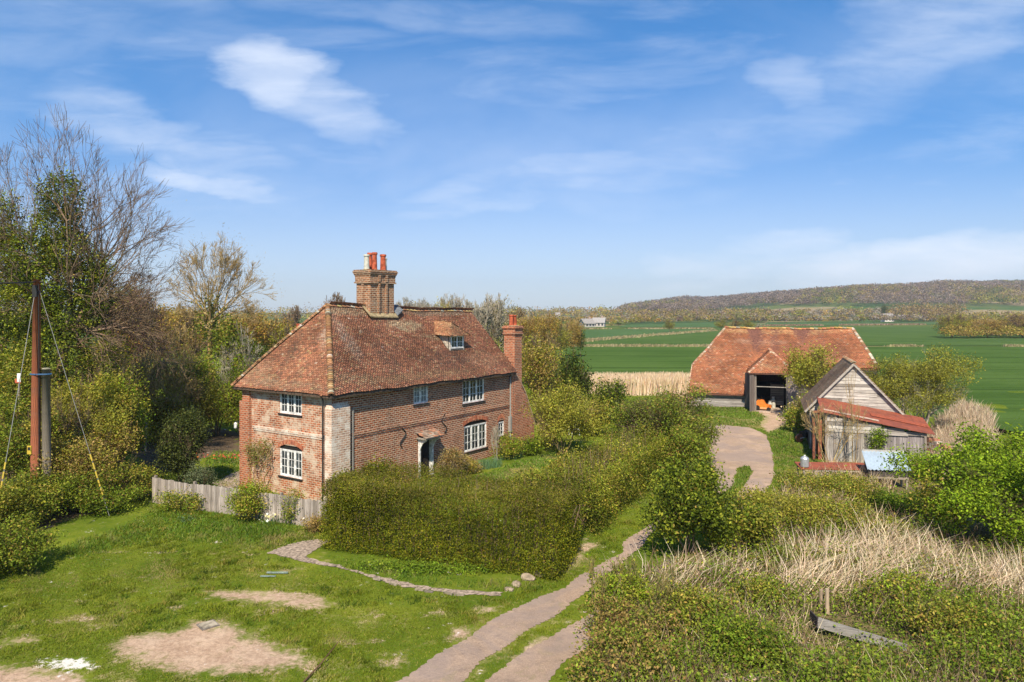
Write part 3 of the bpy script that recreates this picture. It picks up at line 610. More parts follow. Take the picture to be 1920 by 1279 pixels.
def wall_open(mb, O, X, N, L, z0, z1, openings, reveal=.14, mat=0):
    """wall face in the vertical plane O + x X, outward normal N, with real openings (x0, x1, za, zb)"""
    O, X, N = Vector(O), Vector(X), Vector(N)
    gx = sorted({0, L} | {v for o in openings for v in o[:2]}); gzv = sorted({z0, z1} | {v for o in openings for v in o[2:4]})
    def P(x, z, d=0): p = O + X * x - N * d; return (p.x, p.y, z)
    flip = X.cross(Vector((0, 0, 1))).dot(N) < 0
    def q(a, b, c, d, fl=False): mb.add([a, b, c, d], [(0, 3, 2, 1) if (flip != fl) else (0, 1, 2, 3)], mat)
    for i in range(len(gx) - 1):
        for j in range(len(gzv) - 1):
            cx, cz = (gx[i] + gx[i + 1]) / 2, (gzv[j] + gzv[j + 1]) / 2
            if any(o[0] < cx < o[1] and o[2] < cz < o[3] for o in openings): continue
            q(P(gx[i], gzv[j]), P(gx[i + 1], gzv[j]), P(gx[i + 1], gzv[j + 1]), P(gx[i], gzv[j + 1]))
    for x0, x1, a, b in openings:
        q(P(x0, a), P(x0, b), P(x0, b, reveal), P(x0, a, reveal), True); q(P(x1, b), P(x1, a), P(x1, a, reveal), P(x1, b, reveal), True)
        q(P(x0, b), P(x1, b), P(x1, b, reveal), P(x0, b, reveal), True); q(P(x1, a), P(x0, a), P(x0, a, reveal), P(x1, a, reveal), True)
def add_window(parent, O, X, N, x0, x1, z0, z1, lights=3, rows=3, cols=2, depth=.09, label=None, arch=0.0, sill=True, mat=None, curtain=False):
    """casement window: timber frame mesh with its glass and sill as children"""
    O, X, N = Vector(O), Vector(X), Vector(N); mat = mat or M_WHITE
    def bx(mb, a, b, c, d, n0, n1, m=0):
        ps = []
        for z in (c, d):
            for (x, n) in ((a, n0), (b, n0), (b, n1), (a, n1)): p = O + X * x + N * n; ps.append((p.x, p.y, z))
        mb.hexa(ps, m)
    fr = MB(); f = .065; n0, n1 = -depth, -depth + .055; zt = z1 - arch
    bx(fr, x0, x0 + f, z0, zt, n0, n1); bx(fr, x1 - f, x1, z0, zt, n0, n1); bx(fr, x0 + f, x1 - f, z0, z0 + f, n0, n1); bx(fr, x0 + f, x1 - f, zt - f, zt, n0, n1)
    wL = (x1 - x0 - 2 * f) / lights
    for i in range(lights):
        a = x0 + f + i * wL; b = a + wL
        if i: bx(fr, a - .03, a + .03, z0 + f, zt - f, n0 + .002, n1 + .004)
        s = .04; aa = a + (.03 if i else 0); bb = b - (.03 if i < lights - 1 else 0)
        bx(fr, aa, aa + s, z0 + f, zt - f, n0 - .01, n1 - .012); bx(fr, bb - s, bb, z0 + f, zt - f, n0 - .01, n1 - .012)
        bx(fr, aa + s, bb - s, z0 + f, z0 + f + s, n0 - .01, n1 - .012); bx(fr, aa + s, bb - s, zt - f - s, zt - f, n0 - .01, n1 - .012)
        g = .024
        for k in range(1, cols): xx = aa + s + (bb - aa - 2 * s) * k / cols; bx(fr, xx - g / 2, xx + g / 2, z0 + f + s, zt - f - s, n0, n1 - .02)
        for k in range(1, rows): zz = z0 + f + s + (zt - z0 - 2 * f - 2 * s) * k / rows; bx(fr, aa + s, bb - s, zz - g / 2, zz + g / 2, n0 + .003, n1 - .022)
    w_ = fr.build('window', mat, parent)
    if label: w_['label'] = label
    gl = MB(); bx(gl, x0 + .02, x1 - .02, z0 + .02, zt - .02, -depth - .04, -depth + .012, 0); gl.build('glass', M_CURT if curtain else M_GLASS, w_)
    if arch > 0:
        ar = MB(); pts = []; m = 10
        for k in range(m + 1):
            t = k / m; x = x0 + (x1 - x0) * t; pts.append((x, zt + arch * (1 - (2 * t - 1) ** 2) + .02))
        pts = [(x0, zt)] + pts + [(x1, zt)]
        P3 = [tuple((O + X * a - N * (depth - .03))[:2]) + (b,) for a, b in pts]; ar.prism(P3, N * -.05); ar.build('arch_board', M_DARK, w_)
    if sill:
        sm = MB(); bx(sm, x0 - .06, x1 + .06, z0 - .07, z0 - .004, -depth, .06); sm.build('sill', M_IRON, w_)
    return w_

# ---------------------------------------------------------------- the brick farmhouse
LH, WH = 15.0, 6.64; ZR0, ZR1, ZE = 8.97, 8.68, 4.76
hroot = thing('farmhouse', 'old red brick farmhouse with a steep hipped tile roof and a big central chimney', 'house', (HA[0], HA[1], 0), HANG)
S0, U0, SR = -.38, -.38, 2.72; UM = WH / 2; SLP = (ZR0 - ZE) / (UM - U0)
def sag_np(V):
    V = np.array(V, float); fr = np.clip((V[:, 2] - ZE) / (ZR0 - ZE), 0, 1.3); s = np.clip(V[:, 0] - SR, 0, 20)
    V[:, 2] += -(.0235 * s) * fr - .10 * np.sin(np.clip(s / 12.3, 0, 1) * math.pi) * fr ** 2 + .022 * np.sin(V[:, 0] * 1.1) * (1 - fr * .5) + .018 * np.sin(V[:, 0] * 2.7 + V[:, 1]) + .02 * np.sin(V[:, 1] * 1.4)
    return V
sag1 = lambda v: tuple(sag_np(np.array([v]))[0])
ops_f = [(5.72, 6.92, 3.63, 4.72), (10.0, 12.15, 3.2, 4.6), (10.15, 12.41, .32, 2.06), (13.66, 14.31, .75, 1.75), (6.1, 7.21, -.42, 1.74)]
ops_e = [(2.12, 3.77, 3.57, 4.74), (2.09, 3.77, .47, 2.02)]
wf = MB(); wall_open(wf, (0, 0, 0), (1, 0, 0), (0, -1, 0), LH, -.9, 5.02, ops_f)
wf.add([(LH, WH, -.9), (0, WH, -.9), (0, WH, 5.0), (LH, WH, 5.0)], [(0, 1, 2, 3)])
wf.add([(LH, 0, -.9), (LH, WH, -.9), (LH, WH, 4.9), (LH, UM, ZR1 - .25), (LH, 0, 4.9)], [(0, 1, 2, 3, 4)])
wf.build('wall', M_BRICK, hroot)
we = MB(); wall_open(we, (0, 0, 0), (0, 1, 0), (-1, 0, 0), WH, -.9, 5.02, ops_e); o = we.build('wall', M_BRICKEND, hroot); o['label'] = 'orange brick end wall patched with worn limewash'
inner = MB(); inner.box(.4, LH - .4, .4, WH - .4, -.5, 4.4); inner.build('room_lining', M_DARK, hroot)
# string course, quoins and pilaster
sc_ = MB()
sc_.box(1.25, LH - .02, -.055, .02, 2.60, 2.74); sc_.box(1.28, LH - .02, -.03, .02, 2.49, 2.597)
sc_.build('string_course', M_BRICK, hroot); sc_ = MB()
sc_.box(-.055, .02, .32, 5.85, 2.64, 2.78); sc_.box(-.03, .02, .35, 5.8, 2.54, 2.637)
sc_.build('string_course', M_BRICKPALE, hroot)
qn = MB(); qn.box(-.16, 1.0, -.17, .30, -.9, 4.05); qn.hexa([(-.16, -.17, 4.05), (1.0, -.17, 4.05), (1.0, .3, 4.05), (-.16, .3, 4.05), (-.01, -.01, 4.32), (.97, -.01, 4.32), (.97, .28, 4.32), (-.01, .28, 4.32)])
qn.box(-.22, 1.06, -.24, .34, -.9, -.05)
o = qn.build('corner_buttress', M_BRICKPALE, hroot); o['label'] = 'whitewashed brick buttress on the near corner'
pil = MB(); pil.box(-.20, .22, 5.98, 6.72, -.9, 4.0); pil.box(-.12, .2, 6.02, 6.60, 4.0, 4.8); pil.build('corner_buttress', M_BRICKRED, hroot)
# roof
rf = MB(); e = .035
def rp(s, u, z): return (s, u, z - e)
rf.prism([rp(S0, U0, ZE), rp(LH + .12, U0, ZE), rp(LH + .12, UM, ZR0), rp(SR, UM, ZR0)], (0, 0, -.10), 0, (.10, .07, .05))
rf.prism([rp(LH + .12, WH - U0, ZE), rp(S0, WH - U0, ZE), rp(SR, UM, ZR0), rp(LH + .12, UM, ZR0)], (0, 0, -.10), 0, (.20, .08, .05))
rf.prism([rp(S0, WH - U0, ZE), rp(S0, U0, ZE), rp(SR, UM, ZR0)], (0, 0, -.10), 0, (.10, .07, .05))
roof = rf.build('roof', M_ATTR, hroot, deform=sag1)
slen = math.hypot(UM - U0, ZR0 - ZE); eu = (0, (UM - U0) / slen, (ZR0 - ZE) / slen)
def in_front(x, y):
    f = y / slen; left = S0 + (SR - S0) * f
    ok = (x > left) & (x < LH + .14) & (y < slen - .02)
    s, u = x, U0 + y * eu[1]
    ok &= ~((s > 5.45) & (s < 7.05) & (u > 2.95)); ok &= ~((s > 9.95) & (s < 11.55) & (u > 1.15) & (u < 2.0)); return ok
tile_roof('roof_tiles', (0, U0, ZE), (1, 0, 0), eu, (S0, LH + .2), (-.03, slen), in_front, roof, TILEH, deform=sag_np, lichen=.45, name_seed=21, spots=[(7.7, 4.2, 1.5, .55, (.52, .42, .26), .75), (4.0, 5.2, 2.4, .35, (.42, .34, .22), .6), (11.5, 5.3, 3.5, .25, (.40, .34, .24), .5), (9.2, 1.4, 2.2, .9, (.085, .06, .05), .55), (4.6, 1.6, .7, 1.5, (.10, .07, .055), .5), (2.6, 3.2, .5, 1.8, (.46, .40, .32), .4), (12.6, 1.2, 1.8, .8, (.42, .26, .16), .4), (10.7, 2.2, .8, 1.2, (.09, .065, .05), .4), (6.6, .5, 5, .3, (.30, .22, .12), .5)])
hl_ = math.hypot(SR - S0, ZR0 - ZE); ehip = ((SR - S0) / hl_, 0, (ZR0 - ZE) / hl_); wid = WH - 2 * U0
def in_hip(x, y):
    f = y / hl_; return (x > f * wid / 2) & (x < wid - f * wid / 2) & (y < hl_)
tile_roof('roof_tiles', (S0, WH - U0, ZE), (0, -1, 0), ehip, (0, wid), (-.03, hl_), in_hip, roof, [(a * 1.12, b * 1.12, c * 1.1, d) for a, b, c, d in TILEH], deform=sag_np, lichen=.4, name_seed=22, spots=[(3.0, 1.8, .35, 1.6, (.12, .08, .06), .55), (5.2, 3.6, .9, 1.2, (.52, .42, .33), .6), (1.6, 1.2, .8, .6, (.45, .28, .18), .4), (4.6, .8, .5, .7, (.13, .09, .065), .45), (3.6, .3, 3.5, .25, (.40, .30, .2), .4)])
def in_back(x, y): return (x > S0 + (SR - S0) * y / slen) & (x < LH + .14)
tile_roof('roof_tiles', (0, WH - U0, ZE), (1, 0, 0), (0, -eu[1], eu[2]), (S0, LH + .2), (0, slen), in_back, roof, TILEH, .33, .2, sag_np, .3, 23)
cap_tiles('hip_tiles', (S0 - .02, U0 - .02, ZE + .04), (SR, UM, ZR0 + .06), .155, .115, roof, BONNET, sag_np, 31)
cap_tiles('hip_tiles', (S0 - .02, WH - U0 + .02, ZE + .04), (SR, UM, ZR0 + .06), .145, .115, roof, BONNET, sag_np, 32)
cap_tiles('ridge_tiles', (SR - .1, UM, ZR0 + .0), (LH + .12, UM, ZR0 + .0), .15, .32, roof, [(.30, .15, .08, 3), (.42, .30, .14, 2), (.22, .13, .09, 2), (.35, .33, .27, 1)], sag_np, 33)
vg = MB(); vg.beam(sag1((LH + .14, U0, ZE - .06)), sag1((LH + .14, UM, ZR0 - .06)), .05, .12, 0, (.42, .36, .28)); vg.build('verge', M_ATTR, roof)
gut = MB()
for k in range(24):
    a = S0 + (LH + .5) * k / 24; b = S0 + (LH + .5) * (k + 1) / 24; gut.beam(sag1((a, U0 + .07, ZE - .13)), sag1((b, U0 + .07, ZE - .13)), .07, .09)
for k in range(10):
    a = U0 + wid * k / 10; b = U0 + wid * (k + 1) / 10; gut.beam(sag1((S0 + .07, a, ZE - .13)), sag1((S0 + .07, b, ZE - .13)), .07, .09)
gut.build('gutter', M_IRON, hroot)
fas = MB(); fas.box(-.3, LH, -.30, .0, 4.80, 4.86); fas.box(-.3, .0, .0, WH, 4.80, 4.86); fas.build('soffit', M_DARK, hroot)
dp = MB(); dp.tube([(-.30, .36, 4.66), (-.22, .36, 4.45), (-.22, .36, -.4)], .042, 8); dp.build('drainpipe', M_IRON, hroot)
dp = MB(); dp.tube([(14.93, -.28, 4.66), (14.86, -.1, 4.4), (14.86, -.1, -.5)], .05, 8); dp.box(14.78, 14.95, -.17, 0, .9, 1.9); o = dp.build('drainpipe', M_GREYPIPE, hroot); o['label'] = 'grey downpipe at the far end of the front wall'
dp = MB(); dp.tube([(1.29, -.05, .6), (1.29, -.05, 3.97)], .03, 6); dp.tube([(1.24, -.03, 3.93), (2.2, -.03, 3.93), (3.4, -.02, 3.86)], .012, 5); o = dp.build('vent_pipe', M_GREYPIPE, hroot)
# windows and door
FO, FX, FN = (0, 0, 0), (1, 0, 0), (0, -1, 0); EO, EX, EN = (0, 0, 0), (0, 1, 0), (-1, 0, 0)
add_window(hroot, FO, FX, FN, *ops_f[0], lights=2, rows=3, cols=2, curtain=True, label='pale two-light casement with curtains')
add_window(hroot, FO, FX, FN, *ops_f[1], lights=3, rows=3, cols=2)
add_window(hroot, FO, FX, FN, *ops_f[2], lights=3, rows=3, cols=2, arch=.22)
add_window(hroot, FO, FX, FN, *ops_f[3], lights=1, rows=3, cols=2, arch=.1)
add_window(hroot, EO, EX, EN, *ops_e[0], lights=3, rows=3, cols=2)
add_window(hroot, EO, EX, EN, *ops_e[1], lights=3, rows=3, cols=2, arch=.22)
for (x0, x1, zb, front) in ((10.0, 12.56, 1.84, 1), (13.58, 14.39, 1.62, 1), (1.98, 3.88, 1.80, 0)):
    n_ = 16; ba = MB()
    for k in range(n_):
        t0, t1 = k / n_, (k + 1) / n_; f0, f1 = .26 * (1 - (2 * t0 - 1) ** 2), .26 * (1 - (2 * t1 - 1) ** 2); xa, xb = x0 + (x1 - x0) * t0 + .01, x0 + (x1 - x0) * t1 - .01; c = random.choice([(.45, .15, .08), (.36, .12, .07), (.52, .22, .12)])
        q = [(xa, zb + f0 + .03), (xb, zb + f1 + .03), (xb, zb + f1 + .26), (xa, zb + f0 + .26)]
        if front: ba.prism([(a_, -.012, b_) for a_, b_ in q], (0, .02, 0), 0, c)
        else: ba.prism([(-.012, a_, b_) for a_, b_ in q], (.02, 0, 0), 0, c)
    ba.build('window_arch', M_ATTR, hroot)
dr = MB()
for k in range(6): dr.box(6.19 + k * .155, 6.335 + k * .155, .10, .14, -.40, 1.68, 0, random.choice([(.03, .026, .024), (.045, .038, .034), (.025, .02, .018)]))
door = dr.build('door', M_WOODV, hroot); hd = MB(); hd.tube([(7.0, .06, .65), (7.0, .03, .65)], .03, 8); hd.build('handle', M_IRON, door)
df = MB(); df.box(6.10, 6.19, -.02, .13, -.42, 1.74); df.box(7.12, 7.21, -.02, .13, -.42, 1.74); df.box(6.19, 7.12, -.015, .13, 1.66, 1.74)
for sx in (6.12, 7.19):
    df.box(sx - .055, sx + .055, -.11, -.021, -.42, 1.72)
    df.prism([(sx - .03, -.11, 1.10), (sx - .03, -.18, 1.30), (sx - .03, -.32, 1.52), (sx - .03, -.58, 1.68), (sx - .03, -.58, 1.74), (sx - .03, -.11, 1.74)], (.06, 0, 0))
df.build('door_frame', M_WHITE, hroot)
stp = MB(); stp.box(5.9, 7.4, -.42, -.02, -.6, -.41); stp.build('doorstep', M_CONC, hroot)
cn = MB(); cn.box(5.92, 7.42, -.68, 0, 1.76, 1.83, 0, (.30, .27, .23))
tilp = [(.34, .26, .20), (.42, .34, .26), (.25, .17, .12), (.45, .22, .13)]
for k in range(5):
    for j in range(9):
        x = 5.90 + j * .172 + (k % 2) * .06; y = -.72 + k * .15; cn.hexa([(x, y, 1.84 + k * .055), (x + .16, y, 1.84 + k * .055), (x + .16, y + .2, 1.88 + k * .055), (x, y + .2, 1.88 + k * .055), (x, y, 1.875 + k * .055), (x + .16, y, 1.875 + k * .055), (x + .16, y + .2, 1.90 + k * .06), (x, y + .2, 1.90 + k * .06)], 0, random.choice(tilp))
cn.build('porch_canopy', M_ATTR, hroot)
for (s_, z_, flip) in ((4.85, 1.95, 1), (8.25, 2.25, -1)):
    an = MB(); pts = [(s_ + flip * .26 * math.sin(t * 1.0) * (1 if t < 3.2 else 1) * .8 + flip * .0, -.035, z_ + .5 - t * .16) for t in np.linspace(-.4, 6.0, 18)]; an.tube(pts, .028, 6); an.build('wall_anchor', M_IRON, hroot)
# dormer
dm = thing('dormer', None, None, (0, 0, 0)); dm.parent = hroot
zf = lambda s, u: ZE + (u - U0) * SLP - .0235 * (s - SR) * np.clip((u - U0) / (UM - U0), 0, 1)
dz0, dz1 = 6.40, 7.24; du = .98
dw = MB(); dw.prism([(10.0, du + .12, dz0 - .1), (10.0, 2.15, dz1 + .25), (10.0, du + .12, dz1)], (.05, 0, 0), 0, (.48, .42, .34)); dw.prism([(11.40, du + .12, dz0 - .1), (11.40, 2.15, dz1 + .25), (11.40, du + .12, dz1)], (.05, 0, 0), 0, (.48, .42, .34))
dw.box(10.05, 10.12, du, du + .08, dz0 - .1, dz1, 0, (.5, .46, .4)); dw.box(11.33, 11.40, du, du + .08, dz0 - .1, dz1, 0, (.5, .46, .4))
dw.box(10.12, 11.33, du, du + .06, dz0 - .1, dz0, 0, (.12, .11, .1)); dw.build('dormer_cheek', M_ATTR, dm)
add_window(dm, (0, du, 0), FX, FN, 10.12, 11.33, dz0 + .01, dz1 - .04, lights=2, rows=2, cols=2, depth=.04, sill=False)
dr_ = MB(); A_ = [(9.74, .74, 7.17), (11.66, .74, 7.17), (11.66, 2.0, 7.26), (10.70, 1.50, 7.98), (10.70, 2.78, 8.02), (9.74, 2.0, 7.26)]
dr_.add(A_, [(0, 1, 3), (1, 2, 4, 3), (5, 0, 3, 4), (0, 5, 2, 1)], 0, (.22, .09, .055)); dr_.build('dormer_roof', M_ATTR, dm)
def tri_in(P2):
    return lambda x, y: sd_poly(x, y, P2) < .03
def plane_tiles(name, a, b, c, parent, pal, wt=.165, g=.10, seed=1, deform=None, lich=.3, poly3=None):
    """tiles over the polygon poly3 (default triangle abc) lying in the plane of a, b, c with eave a-b"""
    a, b, c = Vector(a), Vector(b), Vector(c); ex = (b - a).normalized(); n = ex.cross(c - a).normalized(); eu_ = n.cross(ex)
    pts = [Vector(p) for p in (poly3 or [a, b, c])]; P2 = np.array([((p - a).dot(ex), (p - a).dot(eu_)) for p in pts])
    return tile_roof(name, a, ex, eu_, (P2[:, 0].min(), P2[:, 0].max()), (P2[:, 1].min() - .02, P2[:, 1].max()), tri_in(P2), parent, pal, wt, g, deform, lich, seed)
for k, (a, b, c, pl) in enumerate(((A_[0], A_[1], A_[3], None), (A_[5], A_[0], A_[3], [A_[5], A_[0], A_[3], A_[4]]), (A_[1], A_[2], A_[3], [A_[1], A_[2], A_[4], A_[3]]))):
    plane_tiles('dormer_tiles', a, b, c, dm, [(.34, .17, .09, 3), (.26, .12, .065, 3), (.38, .24, .13, 1.5), (.17, .09, .055, 1.5)], .15, .09, 40 + k, poly3=pl)
# main chimney
def pot(parent, s, u, z, h, r, mat, label=None):
    mb = MB(); mb.tube([(s, u, z - .05), (s, u, z + h * .10), (s, u, z + h * .86), (s, u, z + h * .87), (s, u, z + h * .93), (s, u, z + h)], [r * 1.12, r, r * .88, r * 1.1, r * 1.14, r * 1.02], 14, cap=False)
    mb.tube([(s, u, z + h), (s, u, z + h - .12)], [r * .86, r * .8], 14); mb.tube([(s, u, z - .04), (s, u, z + .03)], [r * 1.5, r * 1.15], 10, 1)
    o = mb.build('chimney_pot', [mat, M_MORTAR], parent, smooth=False)
    if label: o['label'] = label
c0, c1, d0, d1 = 5.30, 7.18, 2.80, 3.88
ch = MB(); ch.box(c0, c1, d0, d1, 7.6, 10.28)
for a, b in ((c0 + .55, c0 + .68), (c0 + 1.14, c0 + 1.27)):
    ch.box(a, b, d0 - .10, d0 + .02, 7.5, 10.26); ch.box(a, b, d1 - .02, d1 + .10, 7.6, 10.26)
ch.box(c0 - .07, c0 + .02, d0 + .45, d1 - .45, 7.6, 10.26)
for k, (z_, h_, g_) in enumerate(((10.20, .08, .10), (10.28, .30, .055), (10.58, .075, .075), (10.655, .075, .105), (10.73, .08, .135), (10.81, .08, .16), (10.89, .07, .12))):
    ch.box(c0 - g_, c1 + g_, d0 - g_, d1 + g_, z_ + .001, z_ + h_)
    if k in (1,):
        for a, b in ((c0 + .55, c0 + .68), (c0 + 1.14, c0 + 1.27)): ch.box(a - .02, b + .02, d0 - g_ - .07, d0 - g_ + .01, z_ + .01, z_ + h_ + .1)
chim = ch.build('chimney', M_BRICKCHIM, hroot); chim['label'] = 'big ribbed brick stack on the ridge'
fl = MB(); fl.prism([(c0 - .1, d0 - .2, 8.30), (c1 + .15, d0 - .2, 8.26), (c1 + .15, d0 - .02, 8.46), (c0 - .1, d0 - .02, 8.50)], (0, 0, .06)); fl.prism([(c0 - .24, d0 - .25, 8.35), (c0 - .1, d0 - .25, 8.35), (c0 - .1, 3.3, 9.0), (c0 - .24, 3.3, 9.0)], (0, 0, .06)); fl.build('mortar_flashing', M_MORTAR, chim)
ld_ = MB(); ld_.prism([(c1 + .10, d0 - .2, 8.36), (c1 + .8, d0 + .05, 8.66), (c1 + .9, UM, 8.96), (c1 + .10, UM, 8.98)], (0, 0, .06)); ld_.build('lead_flashing', M_LEAD, chim)
for a in ((5.21, 3.12, .83, .155, M_CREAM), (5.91, 3.08, .99, .145, M_TERRA), (6.60, 3.10, .92, .165, M_TERRA), (6.04, 3.58, 1.0, .14, M_TERRA), (7.22, 3.58, .78, .14, M_CREAM)): pot(chim, a[0] + .12 * (a[0] < 5.5) , a[1], 10.96, a[2], a[3], a[4])
# end chimney with sloping shoulder
c2 = MB(); c2.box(15.24, 16.08, -.18, .66, 2.0, 7.1)
for z_, h_, g_ in ((7.1, .07, .04), (7.17, .08, .08), (7.25, .22, .03), (7.47, .07, .07), (7.54, .08, .11), (7.62, .08, .06)): c2.box(15.24 - g_, 16.08 + g_, -.18 - g_, .66 + g_, z_ + .001, z_ + h_)
c2.prism([(15.0, -.16, -.6), (17.7, -.16, -.6), (17.65, -.16, 1.0), (16.5, -.16, 3.2), (15.7, -.16, 4.2), (15.0, -.16, 4.75)], (0, 2.2, 0))
chim2 = c2.build('chimney', M_BRICKRED, hroot); chim2['label'] = 'tall red brick end chimney with a sloping shoulder'
cp = MB(); cp.prism([(17.7, -.20, 1.0), (16.53, -.20, 3.23), (15.72, -.20, 4.24), (15.0, -.20, 4.80), (15.0, -.20, 4.90), (15.74, -.20, 4.34), (16.58, -.20, 3.3), (17.78, -.20, 1.04)], (0, 2.3, 0), 0, (.45, .30, .2)); cp.build('coping', M_ATTR, chim2)
pot(chim2, 15.47, .24, 7.7, .72, .15, M_TERRA); pot(chim2, 15.86, .24, 7.7, .70, .145, M_TERRA)
# rear chimney behind the hip
c3 = MB(); c3.box(4.0, 4.8, 7.0, 7.7, 2, 7.42); c3.box(3.94, 4.86, 6.94, 7.76, 7.42, 7.55); chim3 = c3.build('chimney', M_BRICKRED, hroot); chim3['label'] = 'low chimney rising behind the hipped end'
pot(chim3, 4.15, 7.35, 7.5, .42, .15, M_TERRA)
tag(hroot)
# wall lamp on the far left corner
wl = thing('wall_lamp', 'small white lantern on a bracket at the left corner of the farmhouse', 'lamp', (*house_w(-.2, 6.72), 2.75), HANG)
mb = MB(); mb.tube([(0, 0, .12), (0, .22, .16), (0, .30, .10)], .018, 6); mb.build('bracket', M_IRON, wl)
mb = MB(); mb.tube([(0, .32, -.22), (0, .32, -.18), (0, .32, .04), (0, .32, .10)], [.06, .085, .095, .03], 10); mb.build('lantern', M_WHITE, wl)

# ---------------------------------------------------------------- the tiled barn
BA = -math.atan2(.292, .956); broot = thing('barn', 'large weatherboarded barn with a broad orange-red tile roof and an open hipped porch', 'barn', (15.9, 63.5, 0), BA)
ZB0 = 1.62; TB = 1.11; QR = 4.95; ZBR = ZB0 + TB * QR
GREYB = [(.34, .31, .29), (.26, .235, .22), (.42, .39, .36), (.30, .26, .23), (.20, .18, .165)]
PALEB = [(.50, .46, .41), (.40, .36, .32), (.60, .56, .50), (.27, .24, .21), (.47, .43, .38)]
DARKB = [(.075, .065, .058), (.10, .085, .075), (.05, .043, .04)]
def boards(mb, O, X, N, L, z0, top, bh=.17, pal=GREYB, jit=.006, seg=2.8, rng=random):
    """lapped weatherboards; top(x) gives the wall's height at x"""
    O, X, N = Vector(O), Vector(X), Vector(N); z = z0
    zmax = max(top(L * t / 20) for t in range(21))
    while z < zmax - .02:
        xs_ = [x for x in np.linspace(0, L, 121) if top(x) >= z + bh * .5]
        if xs_:
            a0, a1 = min(xs_), max(xs_); x = a0
            while x < a1 - .05:
                x2 = min(a1, x + rng.uniform(.5, 1.3) * seg);
                if a1 - x2 < .3: x2 = a1
                dz = rng.uniform(-jit, jit) * 2; off = rng.uniform(0, jit); ps = []
                for (n0, n1, zz) in ((.004, .034 + off, z + dz), (.004, .016, z + bh * 1.06)):
                    for (xx, nn) in ((x + .003, n1), (x2 - .003, n1), (x2 - .003, n0), (x + .003, n0)):
                        zt = zz + rng.uniform(-jit, jit); p = O + X * xx + N * nn; ps.append((p.x, p.y, zt))
                mb.hexa(ps, 0, rng.choice(pal)); x = x2
        z += bh
def vboards(mb, O, X, N, L, z0, top, bw=.16, pal=GREYB, bot=None):
    O, X, N = Vector(O), Vector(X), Vector(N); x = 0
    while x < L - .02:
        w_ = bw * random.uniform(.8, 1.2); x2 = min(x + w_, L); ps = []; zb = z0 + random.uniform(-.02, .03); zt = top((x + x2) / 2) + random.uniform(-.012, .012); o = random.uniform(0, .012)
        for zz in (zb, zt):
            for (xx, nn) in ((x + .004, .03 + o), (x2 - .006, .03 + o), (x2 - .006, .003), (x + .004, .003)): p = O + X * xx + N * nn; ps.append((p.x, p.y, zz))
        mb.hexa(ps, 0, random.choice(pal)); x = x2
wb = MB(); boards(wb, (0.1, .12, 0), (1, 0, 0), (0, -1, 0), 5.15, .15, lambda x: 1.72, .155, GREYB, .014)
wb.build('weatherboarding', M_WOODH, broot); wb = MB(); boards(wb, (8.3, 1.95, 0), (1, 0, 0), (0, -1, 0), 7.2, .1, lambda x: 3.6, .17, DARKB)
wb.build('weatherboarding', M_WOODH, broot)
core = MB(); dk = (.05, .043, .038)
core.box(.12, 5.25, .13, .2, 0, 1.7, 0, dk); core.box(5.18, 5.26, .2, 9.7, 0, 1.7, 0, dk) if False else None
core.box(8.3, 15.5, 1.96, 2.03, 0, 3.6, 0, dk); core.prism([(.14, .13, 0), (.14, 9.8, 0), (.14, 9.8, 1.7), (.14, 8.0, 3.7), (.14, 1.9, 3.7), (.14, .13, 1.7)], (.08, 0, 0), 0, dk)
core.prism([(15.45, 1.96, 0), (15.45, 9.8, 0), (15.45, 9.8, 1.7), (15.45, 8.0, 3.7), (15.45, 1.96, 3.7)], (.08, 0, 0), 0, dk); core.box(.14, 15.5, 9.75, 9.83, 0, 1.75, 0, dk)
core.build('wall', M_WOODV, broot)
bsag = lambda V: np.array(V, float) + np.stack([0 * V[:, 0], 0 * V[:, 0], -.09 * np.sin(np.clip((V[:, 0] - 3) / 11, 0, 1) * math.pi) * np.clip((V[:, 2] - 3) / 4, 0, 1) + .03 * np.sin(V[:, 0] * 1.3 + V[:, 1] * .8) + .02 * np.sin(V[:, 0] * 3.1)], 1)
bs1 = lambda v: tuple(bsag(np.array([v]))[0])
zb = lambda q: ZB0 + TB * q
fpoly = [(-.12, -.22), (5.0, -.22), (5.0, 1.88), (8.6, 1.88), (15.72, 1.88), (14.05, QR), (3.1, QR), (.17, 1.9)]
rb = MB(); f3 = [(p, q, zb(q) - .035) for p, q in fpoly]
rb.prism([f3[0], f3[1], f3[2], f3[7]], (0, 0, -.08), 0, (.16, .07, .05)); rb.prism([f3[7], f3[2], f3[3], f3[4], f3[5], f3[6]], (0, 0, -.08), 0, (.16, .07, .05))
mir = lambda p, q: (p, 2 * QR - q, zb(q) - .035)
rb.prism([mir(.17, 1.9), mir(-.12, -.22), mir(15.9, -.22), mir(15.72, 1.88), mir(14.05, QR), mir(3.1, QR)], (0, 0, -.08), 0, (.30, .10, .06))
LHP = [(.17, 2 * QR - 1.9, zb(1.9)), (.17, 1.9, zb(1.9)), (3.1, QR, ZBR)]; RHP = [(15.72, 1.88, zb(1.88)), (15.72, 2 * QR - 1.88, zb(1.88)), (14.05, QR, ZBR)]
rb.prism([(a_, b_, c_ - .035) for a_, b_, c_ in LHP], (0, 0, -.08), 0, (.3, .1, .06)); rb.prism([(a_, b_, c_ - .035) for a_, b_, c_ in RHP], (0, 0, -.08), 0, (.3, .1, .06))
broof = rb.build('roof', M_ATTR, broot, deform=bs1)
bl = math.hypot(1, TB); FP = np.array([(p, (q + .22) * bl) for p, q in fpoly])
